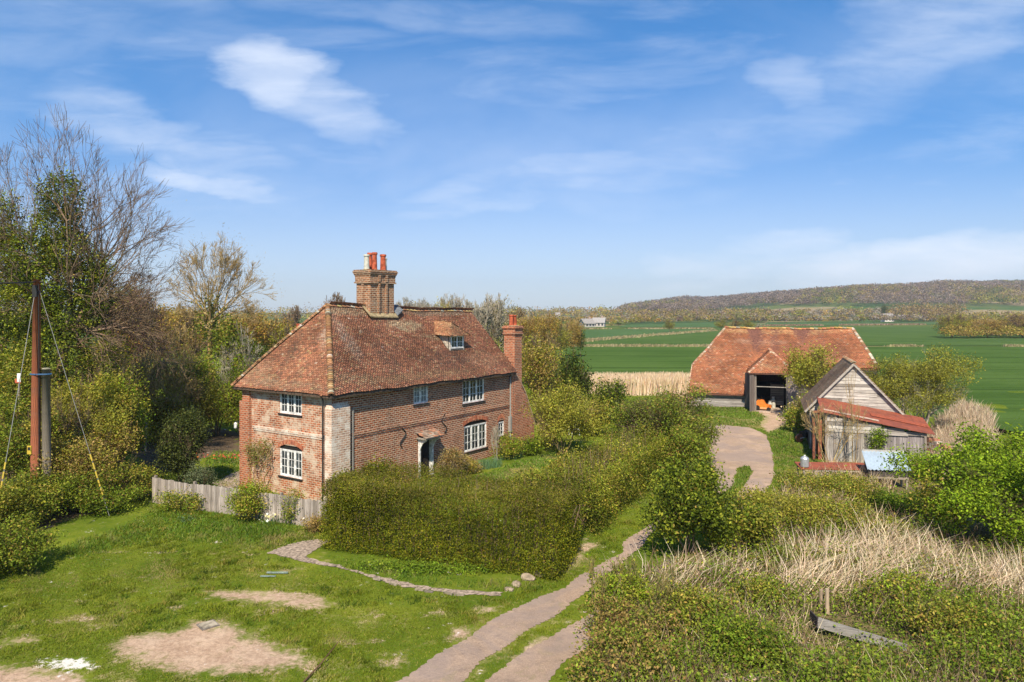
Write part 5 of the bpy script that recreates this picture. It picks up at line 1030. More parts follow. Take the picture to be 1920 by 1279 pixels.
def wire(name, label, a, b, sag, r, mat, n=24, sleeve=None):
    a, b = Vector(a), Vector(b); pts = [a.lerp(b, t) - Vector((0, 0, sag * 4 * t * (1 - t))) for t in np.linspace(0, 1, n)]
    root = thing(name, label, 'cable' if sleeve is None else 'stay wire', pts[0]); mb = MB(); mb.tube([p - pts[0] for p in pts], r, 5); mb.build('strand', mat, root)
    if sleeve:
        mb = MB(); t0, t1 = sleeve; k = 5
        for j in range(k): s0, s1 = t0 + (t1 - t0) * j / k, t0 + (t1 - t0) * (j + .75) / k; mb.tube([a.lerp(b, s0) - pts[0], a.lerp(b, s1) - pts[0]], .035, 6)
        mb.build('sleeve', M_YELLOW, root)
    return root
TP = Vector((ptop.x, YP, ptop.z - .1))
wire('stay_wire', 'pale stay wire with a yellow sleeve running down left of the tall pole', TP, (pt(-12, 960, 27.6).x, 27.6, .05), 0, .013, M_STEELW, 4, (.74, .92))
wire('stay_wire', 'stay wire with a yellow sleeve running down right of the tall pole', TP, (*gp(205, 970), .05), 0, .011, M_STEELW, 4, (.74, .92))
wire('overhead_cable', 'black overhead cable running off to the left from the pole top', TP, pt(-260, 523, 20), .1, .028, M_CABLE)
e_ = Vector((*house_w(-.1, 7.2), 6.7)); wire('overhead_cable', 'thin black cable sagging from the pole top to the back of the farmhouse', TP, e_, 1.9, .012, M_CABLE)
sg_ = thing('marker_sign', 'tiny red and white marker plate on a post among the left bushes', 'sign', (pt(36, 712, 33).x, 33, 0)); zt = pt(36, 700, 33).z
mb = MB(); mb.box(-.03, .03, -.03, .03, 0, zt, 0, (.3, .25, .2)); mb.build('post', M_WOODV, sg_); mb = MB(); mb.box(-.16, .12, -.06, -.035, zt - .45, zt - .25); mb.build('red_plate', M_TERRA, sg_); mb = MB(); mb.box(-.05, .12, -.075, -.063, zt - .4, zt); mb.build('white_plate', M_WHITE, sg_)

# ---------------------------------------------------------------- the clipped hedge and the side hedge
def hedge(name, label, cat, line, width, hts, pal, leaf, dens, bark=BK_BROWN, rough=.16, seed=1, spikes=0.0, base=None, boxy=.62):
    """line: list of ground points along the middle; hts: height at each"""
    rng = np.random.default_rng(seed); P = np.array(line, float); seg = np.hypot(*(P[1:] - P[:-1]).T); cum = np.concatenate([[0], np.cumsum(seg)]); L = cum[-1]
    Wd = np.array(width if isinstance(width, (list, tuple)) else [width] * len(P)); Ht = np.array(hts)
    area = L * (2 * Ht.mean() + Wd.mean()); per = 7; n = int(dens * area / (leaf * leaf * .5)); k = n // per
    t = rng.uniform(-.35, L + .35, k); tt = np.clip(t, 0, L); x = np.interp(tt, cum, P[:, 0]); y = np.interp(tt, cum, P[:, 1]); i = np.clip(np.searchsorted(cum, tt) - 1, 0, len(seg) - 1)
    d = (P[1:] - P[:-1])[i] / seg[i][:, None]; nrm = np.stack([-d[:, 1], d[:, 0]], 1); x += d[:, 0] * (t - tt); y += d[:, 1] * (t - tt)
    W_ = np.interp(tt, cum, Wd) / 2; H_ = np.interp(tt, cum, Ht); lump = lowfreq(t * 1.4, t * .3 + 3) * rough
    # sample the rounded cross-section, biased to its skin
    ang = rng.uniform(-.25, math.pi + .25, k); r = 1 - .42 * rng.random(k) ** 1.6 + .10 * rng.normal(size=k)
    ca, sa = np.cos(ang), np.sin(ang); pw = boxy; cx = np.sign(ca) * np.abs(ca) ** pw; cz = np.sign(sa) * np.abs(sa) ** pw
    bulge = lowfreq(t * 1.1 + ang * 2, ang * 3 + t) * rough
    ox = cx * (W_ + bulge) * r; z = H_ * (.06 + .94 * np.clip(cz * r, -.05, 2)) + lump + bulge * .7; low = rng.random(k) < .38
    z = np.where(low, rng.random(k) * H_ * .95, z); ox = np.where(low, np.sign(rng.random(k) - .5) * (W_ + bulge) * (1 - .12 * rng.random(k)), ox)
    cap_ = (t < .05) | (t > L - .05)
    ci = np.repeat(np.arange(k), per); C = np.stack([x + nrm[:, 0] * ox, y + nrm[:, 1] * ox, z], 1)
    C[:, 2] += gh(C[:, 0], C[:, 1]); C = C[ci] + rng.normal(size=(k * per, 3)) * np.array([leaf * 1.2, leaf * 1.2, leaf * 1.5])
    tone = 1 + .45 * lowfreq(C[:, 0] * 1.9, C[:, 2] * 2.4 + C[:, 1]); cc = pick(pal, k, .3, rng)[ci] * rng.uniform(.8, 1.2, (len(C), 1)) * np.clip(tone, .6, 1.4)[:, None]
    keep = C[:, 2] > gh(C[:, 0], C[:, 1]) + .03; C, cc = C[keep], cc[keep]
    o = P.mean(0); root = thing(name, label, cat, (o[0], o[1], 0)); C[:, :2] -= o
    put_mesh('foliage', leaf_quads(C, leaf, cc, rng, .3, .45), [M_LEAF], root)
    sg = []
    for q in np.arange(.2, L, .35):
        px_, py_ = np.interp(q, cum, P[:, 0]) - o[0], np.interp(q, cum, P[:, 1]) - o[1]; h = np.interp(q, cum, Ht); g = gz(px_ + o[0], py_ + o[1])
        for _ in range(3):
            b_ = np.array([px_ + rng.uniform(-.4, .4), py_ + rng.uniform(-.4, .4), g]); e2 = b_ + np.array([rng.normal() * .5, rng.normal() * .5, h * rng.uniform(.4, .8)]); sg.append((*b_, *((b_ + e2) / 2 + rng.normal(size=3) * .1), .03, .02)); sg.append((*sg[-1][3:6], *e2, .02, .008))
    if spikes:
        for q in rng.uniform(0, L, int(spikes * L)):
            px_, py_ = np.interp(q, cum, P[:, 0]) - o[0] + rng.normal() * .5, np.interp(q, cum, P[:, 1]) - o[1] + rng.normal() * .5; h = np.interp(q, cum, Ht); sg.append((px_, py_, h * .8, px_ + rng.normal() * .1, py_ + rng.normal() * .1, h + rng.uniform(.15, .5), .012, .004))
    seg_mesh('stems', sg, pick(bark, len(sg), .2, rng), 3, M_BARK, root); return root
def box_hedge(name, label, cat, A, B, depth, h, pal, leaf, dens, seed, bark=BK_BROWN):
    """clipped hedge: A-B is the foot of its front face, depth goes away from the lawn"""
    rng = np.random.default_rng(seed); A, B = np.array(A, float), np.array(B, float); L = np.hypot(*(B - A)); d = (B - A) / L; nb = np.array([-d[1], d[0]])
    ar = np.array([L * h * 1.25, L * depth * 1.0, L * h * .5, depth * h, depth * h]); per = 7; k = int(dens * ar.sum() / (leaf * leaf * .5)) // per; f = rng.choice(5, k, p=ar / ar.sum())
    t = rng.uniform(0, L, k); q = rng.uniform(0, depth, k); z = rng.uniform(0.03, h, k); dep = np.abs(rng.normal(size=k)) * .13
    q = np.where(f == 0, dep, np.where(f == 2, depth - dep, q)); z = np.where(f == 1, h - dep, z); t = np.where(f == 3, dep, np.where(f == 4, L - dep, t))
    # soften the arrises and let the face undulate a little
    und = .15 * lowfreq(t * .9, z * .8 + q) + .09 * lowfreq(t * 2.6 + 5, z * 2.2 + q * 2)
    q = q - und * (f == 0); z = z + (und * 1.4 - .10 * (t / L - .5) ** 2 + .05 * lowfreq(t * 1.3, q * 1.4)) * (f == 1); t = t + und * (f == 4)
    ez = np.clip((z - (h - .35)) / .35, 0, 1); q = q + np.where(f == 0, .42 * ez ** 2, 0); eq = np.clip((.35 - q) / .35, 0, 1); z = z - np.where(f == 1, .28 * eq ** 2, 0) - np.where(f == 1, .5 * np.clip((.5 - (L - t)) / .5, 0, 1) ** 2, 0)
    C = np.stack([A[0] + d[0] * t + nb[0] * q, A[1] + d[1] * t + nb[1] * q, z], 1); C[:, 2] += gh(C[:, 0], C[:, 1]); ci = np.repeat(np.arange(k), per)
    tip = (f == 1) | (z > h - .5 + .3 * rng.random(k)); base = pick(pal, k, .28, rng); tips = pick([(.17, .155, .03, 3), (.21, .16, .045, 1.5), (.13, .13, .02, 2)], k, .2, rng); sel = tip & (rng.random(k) < .55); base[sel] = tips[sel]  # yellow shoot tips; sunlight on the top and upper rim is put into the colour
    base *= np.clip(1 + .35 * lowfreq(t * 1.7, z * 2.1 + q), .6, 1.4)[:, None]
    C = C[ci] + rng.normal(size=(k * per, 3)) * leaf * 1.1; cc = base[ci] * rng.uniform(.8, 1.2, (len(C), 1)); keep = C[:, 2] > gh(C[:, 0], C[:, 1]) + .02; C, cc = C[keep], cc[keep]
    o = (A + B) / 2; root = thing(name, label, cat, (o[0], o[1], 0)); C[:, :2] -= o; put_mesh('foliage', leaf_quads(C, leaf, cc, rng, .35, .42), [M_LEAF], root)
    sg = []
    for x_ in np.arange(.2, L, .3):
        for y_ in np.arange(.5, depth - .3, .5):
            p_ = A + d * x_ + nb * y_ - o; g = gz(*(p_ + o)); hh = h * rng.uniform(.7, .9); m_ = rng.normal(size=2) * .15; sg.append((p_[0], p_[1], g, p_[0] + m_[0], p_[1] + m_[1], g + hh * .5, .03, .02)); sg.append((*sg[-1][3:6], p_[0] + m_[0] * 2.2, p_[1] + m_[1] * 2.2, g + hh, .02, .01))
    for _ in range(int(L * 9)):
        p_ = A + d * rng.uniform(0, L) + nb * rng.uniform(.1, depth) - o; sg.append((p_[0], p_[1], h - .1, p_[0] + rng.normal() * .06, p_[1] + rng.normal() * .06, h + rng.uniform(.08, .32), .008, .003))
    seg_mesh('stems', sg, pick(bark, len(sg), .2, rng), 3, M_BARK, root); return root
hL = np.array(gp(606, 1030)); hR = np.array(gp(1030, 1088)); hd_ = (hR - hL) / np.hypot(*(hR - hL)); hn = np.array([-hd_[1], hd_[0]])
cen = lambda p, o: tuple(p + hn * o)
box_hedge('clipped_hedge', 'tall dense clipped dark olive yew hedge between the farmhouse and the front lawn', 'hedge', hL + hd_ * -.05, hR + hd_ * .22, 3.1, 2.42, YEW, .062, 3.6, 5)
bush('yew_bush', 'rounded yew bump rising at the left end of the tall clipped hedge', 'bush', 690, 27.9, 866, 150, YEW, leaf=.075, dens=1.0)
side = [gp(1112, 1012), gp(1130, 985), gp(1160, 958), gp(1205, 925), gp(1228, 895)]; side = [(a - .9, b + .6) for a, b in side]
hedge('mixed_hedge', 'loose brown and green mixed hedge running back along the left edge of the drive', 'hedge', side, [2.2, 2.4, 2.6, 2.8, 3.0], [2.2, 2.25, 2.1, 2.1, 2.3], BRAMB + OLIVE + YEW, .085, 2.9, seed=8, rough=.3, spikes=9)

# ---------------------------------------------------------------- shrubs and trees around the house (column, distance, top row, width in photo pixels)
bush('bush', 'big rounded brown-green bush at the left edge of the turning circle', 'bush', 1243, 41, 722, 215, BRAMB + [(.14, .16, .04, 4)], leaf=.11, k=34, twig=1, dens=.8, ls=.65)
bush('bush', 'lower brown leafed bush between the big rounded bush and the drive', 'bush', 1272, 37.5, 800, 110, BRAMB, leaf=.11, k=10, dens=.9)
bush('bush', 'bright green leafed low bush in front of the brown bushes left of the drive', 'bush', 1165, 36, 838, 120, FRESH + OLIVE, leaf=.10, k=10, dens=.7)
bush('bush', 'pale green scrubby bush behind the mixed hedge near the garden lawn', 'bush', 1080, 33.5, 850, 130, OLIVE + [(.12, .15, .04, 4)], leaf=.10, k=11, dens=.7, twig=1)
bush('bush', 'brownish hedge bush just behind the right end of the tall clipped hedge', 'bush', 1010, 29.5, 880, 150, OLIVE + BRAMB, leaf=.085, k=10, dens=.9)
bush('willow_tree', 'small pale yellow-green willow with a forked trunk right of the farmhouse', 'tree', 1055, 43.2, 714, 150, WILLOW, leaf=.12, dens=.50, twig=1, ybot=835, bark=BK_OCHRE, k=34, ls=.6)
bush('willow_tree', 'twiggy olive willow against the end wall under the tall brick chimney', 'tree', 1034, 46.5, 762, 55, WILLOW, leaf=.12, dens=.55, twig=1, ybot=832, bark=BK_OCHRE)
bush('evergreen_tree', 'dark evergreen tree rising right of the tall end chimney', 'tree', 1072, 56, 648, 72, DARK, leaf=.17, k=14)
bush('bare_shrub', 'grey-brown leafless shrub right behind the tall end chimney', 'shrub', 1010, 54, 640, 85, BROWN + OLIVE, leaf=.15, dens=.55, twig=1, k=12)
bush('evergreen_bush', 'small dark green round bush on the near edge of the wheat left of the barn', 'bush', 1143, 56, 713, 68, DARK + IVY, leaf=.15, k=9)
bush('bush', 'olive hedge bush between the pale willow and the small dark round bush', 'bush', 1105, 50, 745, 90, OLIVE, leaf=.14, dens=.8)
bush('laurel_bush', 'big glossy dark green ivy bush at the right edge of the drive', 'bush', 1298, 25.2, 858, 190, IVY, leaf=.11, k=34, dens=.9, ls=.65)
bush('laurel_bush', 'lower glossy green bush right of the big ivy bush by the drive', 'bush', 1392, 25.8, 935, 130, IVY + OLIVE, leaf=.11, k=12)
bush('bright_tree', 'bright fresh green spreading tree at the right edge of the photograph', 'tree', 1870, 26.5, 800, 310, FRESH, leaf=.10, k=52, dens=.85, ybot=1040, twig=1, low=.6, ls=.55)
bush('bush', 'fresh green low bush under the left side of the bright spreading tree', 'bush', 1770, 27, 880, 110, FRESH + OLIVE, leaf=.11, k=10, dens=.6)
bush('willow_tree', 'big leafing willow with pale trunks behind the right side of the shed', 'tree', 1718, 47.5, 650, 195, WILLOW + [(.16, .17, .06, 4)], leaf=.095, dens=.7, twig=1, ybot=790, bark=BK_PALE, k=44, ls=.55)
bush('willow_tree', 'yellow-green leafing tree in front of the right half of the barn', 'tree', 1520, 55, 648, 105, WILLOW, leaf=.14, dens=.62, twig=1, ybot=745, bark=BK_BROWN, k=34, ls=.6)
bush('scrub_bush', 'scrubby bush with dead stems below the tree in front of the barn', 'bush', 1510, 52.5, 735, 70, WILLOW + BRAMB + STRAW[:2], leaf=.13, dens=.6, twig=1)
bush('bush', 'low green bush left of the shed beside the old barrow', 'bush', 1492, 50.5, 765, 45, FRESH + OLIVE, leaf=.12, dens=.6)
def bare(name, label, px, Y, ytop, wpx, pal=BK_BROWN, levels=5, leafpal=None, leaf=.1, ln=1500, stems=1, trunk=.2, ivy=None, fork=.35, group=None, seed=None, spread=.55, up=.4, nfork=3, cat='tree', zb=None, rows=None):
    SEED[0] += 1; rng = np.random.default_rng(seed or SEED[0]); x = (px - 960) / F * Y; g = gz(x, Y) if zb is None else zb; H = CH - (ytop - HZ) / F * Y - g; W = wpx / F * Y
    root = thing(name, label, cat, (x, Y, g), 0, group); sg, tp = grow(rng, (0, 0, -.1), H, spread, levels, trunk, nfork, stems, fork, up, .16)
    sg = np.array(sg); kx = (W / 2) / np.percentile(np.hypot(sg[:, 3], sg[:, 4]), 98); kz = H / sg[:, 5].max()
    for a in (0, 1, 3, 4): sg[:, a] *= kx
    for a in (2, 5): sg[:, a] *= kz
    tp = tp * np.array([kx, kx, kz]); rm = max(.006, Y * .00019); sg[:, 6] = np.maximum(sg[:, 6], rm); sg[:, 7] = np.maximum(sg[:, 7], rm * .8)
    seg_mesh('branches', sg, pick(pal, len(sg), .2, rng), 4, M_BARK, root)
    if leafpal is not None:
        i = rng.integers(0, len(tp), ln); C = tp[i] + rng.normal(size=(ln, 3)) * leaf * 1.5; put_mesh('foliage', leaf_quads(C, leaf, pick(leafpal, ln, .25, rng), rng), [M_LEAF], root)
    if ivy:
        L = [((a - px) / F * Y, dy, CH - (b - HZ) / F * Y - g, ra / F * Y, ra / F * Y * .9, rb / F * Y) for a, b, ra, rb, dy in ivy]; lf = max(.1, Y * .0034)
        foliage(root, rng, L, min(area_of(L) * 2.0 / (.5 * lf * lf), 110000), lf, IVY, 'ivy', per=9, shell=.55, var=.35)
    return root
def fan_tree(name, label, px, Y, fork_py, limbs, pal, levels, trunk, leafpal=None, leaf=.1, ln=1500, ivy=None, seed=1, spread=.5, lenf=.7, up=.12, nfork=3, reach=.255, rmin=.00019, wpx=None, ytop=None):
    """open-grown tree: limbs (lean in degrees from vertical across the view, lean in depth, reach in photo pixels) from one fork"""
    rng = np.random.default_rng(seed); x = (px - 960) / F * Y; g = gz(x, Y); zf_ = CH - (fork_py - HZ) / F * Y - g
    root = thing(name, label, 'tree', (x, Y, g)); init = []
    for a, b, L in limbs:
        init.append(((rng.normal() * .15, rng.normal() * .15, zf_ + rng.uniform(-.6, .6)), (math.sin(R(a)), math.sin(R(b)), math.cos(R(a))), L / F * Y * reach, trunk * .55))
    sg, tp = grow(rng, (0, 0, 0), 1, spread, levels, init=init, lenf=lenf, up=up, nfork=nfork, wig=.13)
    n = 6
    for i in range(n): sg.append((.12 * math.sin(i), 0, zf_ * i / n - .2 * (i == 0), .12 * math.sin(i + 1), 0, zf_ * (i + 1) / n, trunk * (1.25 - i * .05), trunk * (1.2 - i * .05)))
    sg = np.array(sg)
    if wpx:
        kx = wpx / F * Y / 2 / np.percentile(np.abs(sg[:, 3]), 99); kz = (CH - (ytop - HZ) / F * Y - g - zf_) / (np.percentile(sg[:, 5], 99.8) - zf_)
        for q in (0, 1, 3, 4): sg[:, q] *= kx
        for q in (2, 5): sg[:, q] = np.where(sg[:, q] > zf_, zf_ + (sg[:, q] - zf_) * kz, sg[:, q])
    rm = Y * rmin; sg[:, 6] = np.maximum(sg[:, 6], rm); sg[:, 7] = np.maximum(sg[:, 7], rm * .8)
    seg_mesh('branches', sg, pick(pal, len(sg), .2, rng), 4, M_BARK, root)
    if leafpal is not None:
        i = rng.integers(0, len(tp), ln); C = tp[i] + rng.normal(size=(ln, 3)) * leaf * 1.5; put_mesh('foliage', leaf_quads(C, leaf, pick(leafpal, ln, .25, rng), rng), [M_LEAF], root)
    if ivy:
        L = [((a - px) / F * Y, dy, CH - (b - HZ) / F * Y - g, ra / F * Y, ra / F * Y * .9, rb / F * Y) for a, b, ra, rb, dy in ivy]; lf = max(.1, Y * .0036)
        foliage(root, rng, L, min(area_of(L) * 2.0 / (.5 * lf * lf), 110000), lf, IVY, 'ivy', per=22, shell=.6, var=.45, sig=lf * 1.9)
    return root
bare('sapling', 'bare pale multi-stemmed sapling in front of the lean-to doors', 1556, 40.0, 745, 120, BK_OCHRE, 4, WILLOW, .06, 260, 5, .035, spread=.6, nfork=2)
bare('sapling', 'thin bare sapling standing in front of the whitewashed gable', 1600, 39.2, 690, 50, BK_OCHRE, 2, None, stems=2, trunk=.03, spread=.3)
bush('elder_bush', 'small fresh green shoot growing against the plank doors', 'shrub', 1643, 40.3, 798, 34, FRESH, leaf=.08, dens=.55, twig=1)
bush('bramble_bush', 'bramble clump right of the hutch by the brick wall end', 'bush', 1735, 36.5, 850, 60, BRAMB + FRESH, leaf=.10, dens=.6, twig=1)
bush('nettle_clump', 'bright green nettle clump in front of the hutch', 'plant', 1680, 31.5, 925, 130, NETTLE, leaf=.09, k=9, dens=.9)
bush('scrub_bush', 'grey-green scrubby thicket in front of the red bench', 'bush', 1545, 32.0, 896, 190, OLIVE + BRAMB, leaf=.085, dens=.6, twig=1, k=14, bark=BK_PALE)
bush('scrub_bush', 'olive scrub thicket sloping down left of the bench thicket', 'bush', 1470, 28.5, 925, 190, OLIVE + WILLOW, leaf=.08, dens=.6, twig=1, k=14, bark=BK_PALE)
bush('scrub_bush', 'dull green scrub patch below the bench thicket among dead grass', 'bush', 1590, 28, 950, 210, OLIVE + BRAMB, leaf=.08, dens=.6, twig=1, k=14, bark=BK_PALE)
# climber, shrubs along the fence, flower tufts
cl_ = thing('climbing_rose', 'climbing rose with fresh leaves trained up the end wall beside the lower window', 'climber', (*house_w(-.28, 5.0), -.4), HANG)
rng_ = np.random.default_rng(77); sg = []; tips_ = []
for k in range(7):
    p_ = np.array([0, rng_.uniform(-.4, .4), 0.0]); d_ = np.array([0, rng_.normal() * .3, 1.0])
    for i in range(9):
        d_ = d_ + np.array([0, rng_.normal() * .35, .1]); d_ /= np.linalg.norm(d_); q_ = p_ + d_ * .27; q_[0] = rng_.uniform(-.12, .05); sg.append((*p_, *q_, .02, .015)); p_ = q_
        if i > 3: tips_.append(q_)
seg_mesh('stems', sg, pick(BK_OCHRE, len(sg)), 4, M_BARK, cl_); tips_ = np.array(tips_)
foliage(cl_, rng_, [(-.05, -.55, 2.25, .22, .42, .45), (-.05, .6, 2.0, .2, .35, .5), (-.05, .1, 1.6, .2, .5, .45), (-.05, -.2, 2.0, .15, .4, .3)], 1500, .08, [(.20, .22, .05, 3), (.26, .20, .08, 2), (.14, .18, .04, 2)])
bush('bush', 'leafy green shrub in front of the middle of the board fence', 'bush', 472, 29.6, 905, 88, OLIVE + FRESH, leaf=.075, dens=.75, twig=1)
bush('bush', 'thin pale leafed shrub in front of the right part of the board fence', 'bush', 548, 28.9, 915, 45, OLIVE + FRESH, leaf=.065, dens=.45, twig=1, bark=BK_PALE)
bush('dry_shrub', 'dry brown twiggy shrub at the right end of the board fence', 'shrub', 585, 27.8, 968, 46, BROWN, leaf=.06, dens=.5, twig=1)
bush('bush', 'low green shrub in front of the left part of the board fence', 'bush', 345, 31.0, 925, 100, OLIVE + NETTLE, leaf=.08, dens=.6)
bush('iris_clump', 'small blue-green spiky iris clump on the upper lawn', 'plant', 350, 29.2, 978, 30, [(.09, .15, .06)], leaf=.07, dens=.6)
bush('conical_shrub', 'dense conical dark green garden shrub behind the board fence', 'shrub', 342, 36.0, 768, 78, [(.07, .09, .02, 3), (.12, .14, .03, 2), (.04, .055, .015, 2)], leaf=.10, dens=1.1, k=16, d=2.2)
bush('conical_shrub', 'pale grey-green rosemary mound between the conical shrub and the fence', 'shrub', 375, 34.6, 868, 55, [(.16, .19, .10, 2), (.12, .15, .07, 2)], leaf=.07, dens=.7)
def spray(name, label, px0, px1, py, n, h, pal, cat='plant', w_=.03, lean=.35, yj=.5):
    rx = RNG.uniform(0, 1, n); P = np.array([gp(px0 + (px1 - px0) * a, py, -.2) for a in rx]); X = P[:, 0] + RNG.normal(size=n) * .15; Y = P[:, 1] + RNG.normal(size=n) * yj * .6
    c = np.array([X.mean(), Y.mean()]); o = blades(name, label, X, Y, RNG.uniform(.6, 1.1, n) * h, np.full(n, w_), lean, pick(pal, n, .2), None, None, (0, 0), M_LEAF); return tag(o, label, cat)
spray('iris_bed', 'row of blue-green iris leaves in the bed below the front windows', 880, 935, 876, 420, .65, [(.10, .20, .09), (.14, .26, .12), (.20, .30, .16)])
spray('iris_bed', 'further tuft of blue-green iris leaves near the grey downpipe', 938, 975, 855, 240, .6, [(.10, .20, .09), (.13, .24, .10)])
bush('lavender_shrub', 'dry grey-brown lavender bush beside the front door', 'shrub', 848, 38.2, 838, 62, BROWN + [(.28, .22, .15, 3), (.12, .13, .05, 2)], leaf=.07, dens=.7, twig=1, bark=BK_PALE)
bush('lavender_shrub', 'second lower dry lavender clump right of the front door', 'shrub', 885, 39, 862, 45, BROWN + OLIVE, leaf=.07, dens=.6, twig=1, bark=BK_PALE)
bush('bush', 'fresh green low shrub under the small arched window', 'bush', 952, 43, 815, 56, FRESH + OLIVE, leaf=.09, dens=.7)
bush('bush', 'green ground shrub at the foot of the end chimney shoulder', 'bush', 990, 44, 822, 50, DARK + FRESH, leaf=.09, dens=.7)
cw = bare('climber_stem', 'bare woody climber stem rising against the front wall beside the big lower window', 932, 42.6, 795, 24, BK_PALE, 3, None, stems=3, trunk=.035, spread=.35, cat='climber')
for i, (px_, py_, n_, pal_, lb_, c_) in enumerate(((515, 985, 90, [(.80, .80, .72), (.75, .72, .35)], 'white and yellow daffodils by the fence', 'flowers'), (420, 868, 160, [(.55, .10, .04), (.6, .2, .05), (.5, .08, .10)], 'red and orange tulips in the bed behind the fence', 'flowers'))):
    x_, y_ = gp(px_, py_, -.1); rt = thing('flower_clump', lb_, c_, (x_, y_, gz(x_, y_))); k = n_; X = RNG.normal(size=k) * (.45 if i == 0 else 1.1); Y = RNG.normal(size=k) * .4
    blades('leaves', None, X, Y, RNG.uniform(.2, .4, k), np.full(k, .025), .3, pick([(.08, .15, .03)], k), rt, None, (0, 0), M_LEAF, z=np.zeros(k)); kk = k // 2
    put_mesh('petals', leaf_quads(np.stack([X[:kk], Y[:kk], RNG.uniform(.28, .42, kk)], 1), .11, pick(pal_, kk, .1), RNG, .8, .9), [M_LEAF], rt)

# ---------------------------------------------------------------- the wooded left side
fan_tree('ivy_tree', 'tall bare-branched tree smothered in dark ivy at the left edge', 120, 38, 640,
         [(-38, 10, 400), (-20, -10, 430), (-8, 15, 420), (4, -8, 420), (14, 20, 400), (24, -15, 380), (34, 10, 350), (46, -10, 310), (56, 15, 280), (66, 0, 250), (76, -12, 210), (-55, 0, 300)],
         BK_BROWN, 6, .34, RUSSET, .07, 900, [(118, 368, 34, 42, 0), (100, 425, 40, 45, .2), (128, 470, 42, 45, 0), (60, 480, 42, 50, -.3), (95, 530, 62, 50, 0), (170, 505, 32, 30, .3), (40, 580, 62, 50, -.5), (135, 590, 58, 50, .3), (20, 660, 70, 60, 0), (110, 670, 70, 60, -.4), (180, 560, 26, 30, .3), (10, 420, 24, 60, 0), (5, 500, 40, 60, 0)], seed=404, spread=.42, lenf=.74, up=.10, wpx=380, ytop=232)
bare('bare_tree', 'bare branched tree reaching in from beyond the left edge behind the ivy tree', -30, 43, 262, 330, BK_BROWN, 6, BROWN, .09, 1200, 2, .3, spread=.8, up=.12, seed=33)
bare('bare_tree', 'reddish bare twiggy tree between the ivy tree and the tall ash', 245, 52, 492, 175, [(.16, .09, .07), (.20, .12, .09), (.12, .075, .055)], 6, RUSSET + OLIVE, .13, 5000, 3, .22, spread=.75, seed=41, ivy=[(240, 575, 26, 40, 0), (232, 630, 40, 40, 0)])
fan_tree('ash_tree', 'tall slim ash with ochre twigs and ivied forked trunk', 395, 62, 615,
         [(-42, 10, 130), (-30, -10, 160), (-18, 8, 175), (-8, -8, 185), (2, 10, 190), (12, -10, 185), (22, 10, 170), (34, -5, 145), (46, 8, 110), (-54, 0, 90)],
         BK_OCHRE, 6, .24, [(.42, .30, .11), (.34, .25, .09)], .09, 3200, [(402, 592, 9, 42, 0), (378, 600, 8, 34, 0), (407, 645, 15, 40, 0)], seed=52, spread=.34, lenf=.70, up=.25, rmin=.00017, reach=.30, wpx=172, ytop=442)
bare('thorn_tree', 'tangled pale-twigged thorn tree below the sagging cable', 430, 56, 600, 120, BK_PALE, 5, WILLOW, .11, 1200, 4, .14, spread=.8, seed=60, ivy=[(432, 628, 15, 40, 0), (445, 655, 26, 26, .5)])
bare('thorn_tree', 'dark tangled leafless tree behind the left bushes', 290, 47, 600, 200, BK_OCHRE, 6, WILLOW, .12, 2600, 5, .14, spread=.8, seed=61)
LB = [  # px, Y, ytop, width, palette, leaf, dens, twig, label
 (205, 38, 628, 130, OLIVE + IVY, .13, .8, 1, 'tall yellow-green bush right of the ivy tree foot'),
 (75, 35.5, 640, 190, OLIVE + IVY, .13, .8, 0, 'ivy covered thicket behind the tall reddish pole'),
 (150, 33.6, 700, 180, WILLOW + OLIVE, .11, .75, 1, 'brown-green thicket right of the reddish pole'),
 (225, 36.5, 700, 110, FRESH + OLIVE, .12, .9, 0, 'dense dark green bush left of the garden bed'),
 (35, 31.8, 735, 170, BRAMB + IVY, .11, .8, 0, 'leafy bank left of the reddish pole'),
 (165, 31.8, 800, 160, BROWN + OLIVE, .10, .6, 1, 'twiggy brown bramble bank below the right stay wire'),
 (255, 32.6, 868, 90, OLIVE + BRAMB, .09, .7, 1, 'green bramble bush at the left end of the board fence'),
 (120, 30.2, 880, 200, BRAMB + IVY, .10, .8, 0, 'low bramble bank in front of the pole foot'),
 (15, 28.2, 900, 170, IVY + OLIVE, .10, .8, 0, 'green bush mass at the far left above the lawn'),
 (-5, 23.4, 975, 165, IVY + BRAMB, .09, .9, 0, 'lowest dark bush casting shade on the lawn at the left edge'),
 (208, 30.6, 915, 110, BRAMB + NETTLE, .09, .6, 0, 'low green bramble patch along the upper edge of the lawn'),
 (360, 50, 655, 110, FRESH + OLIVE, .15, .7, 1, 'light green bush at the far side of the garden bed'),
 (455, 47, 668, 90, FRESH + OLIVE, .14, .7, 1, 'fresh green bush touching the left end of the farmhouse roof'),
 (405, 49, 700, 110, OLIVE + WILLOW, .14, .6, 1, 'twiggy olive bush at the back of the garden'),
 (300, 46, 720, 110, WILLOW + OLIVE, .14, .7, 1, 'scrubby hedge bush behind the dark garden bed'),
 (500, 60, 640, 90, DARK, .18, .9, 0, 'dark ivy hedge bush left behind the farmhouse roof'),
 (560, 66, 650, 90, DARK + OLIVE, .2, .9, 0, 'dark hedge bush partly hidden behind the farmhouse hip')]
for a in LB:
    bush('bush', a[8], 'bush', a[0], a[1], a[2], a[3], a[4], leaf=a[5] * .9, dens=a[6], twig=a[7], k=28, ls=.7)
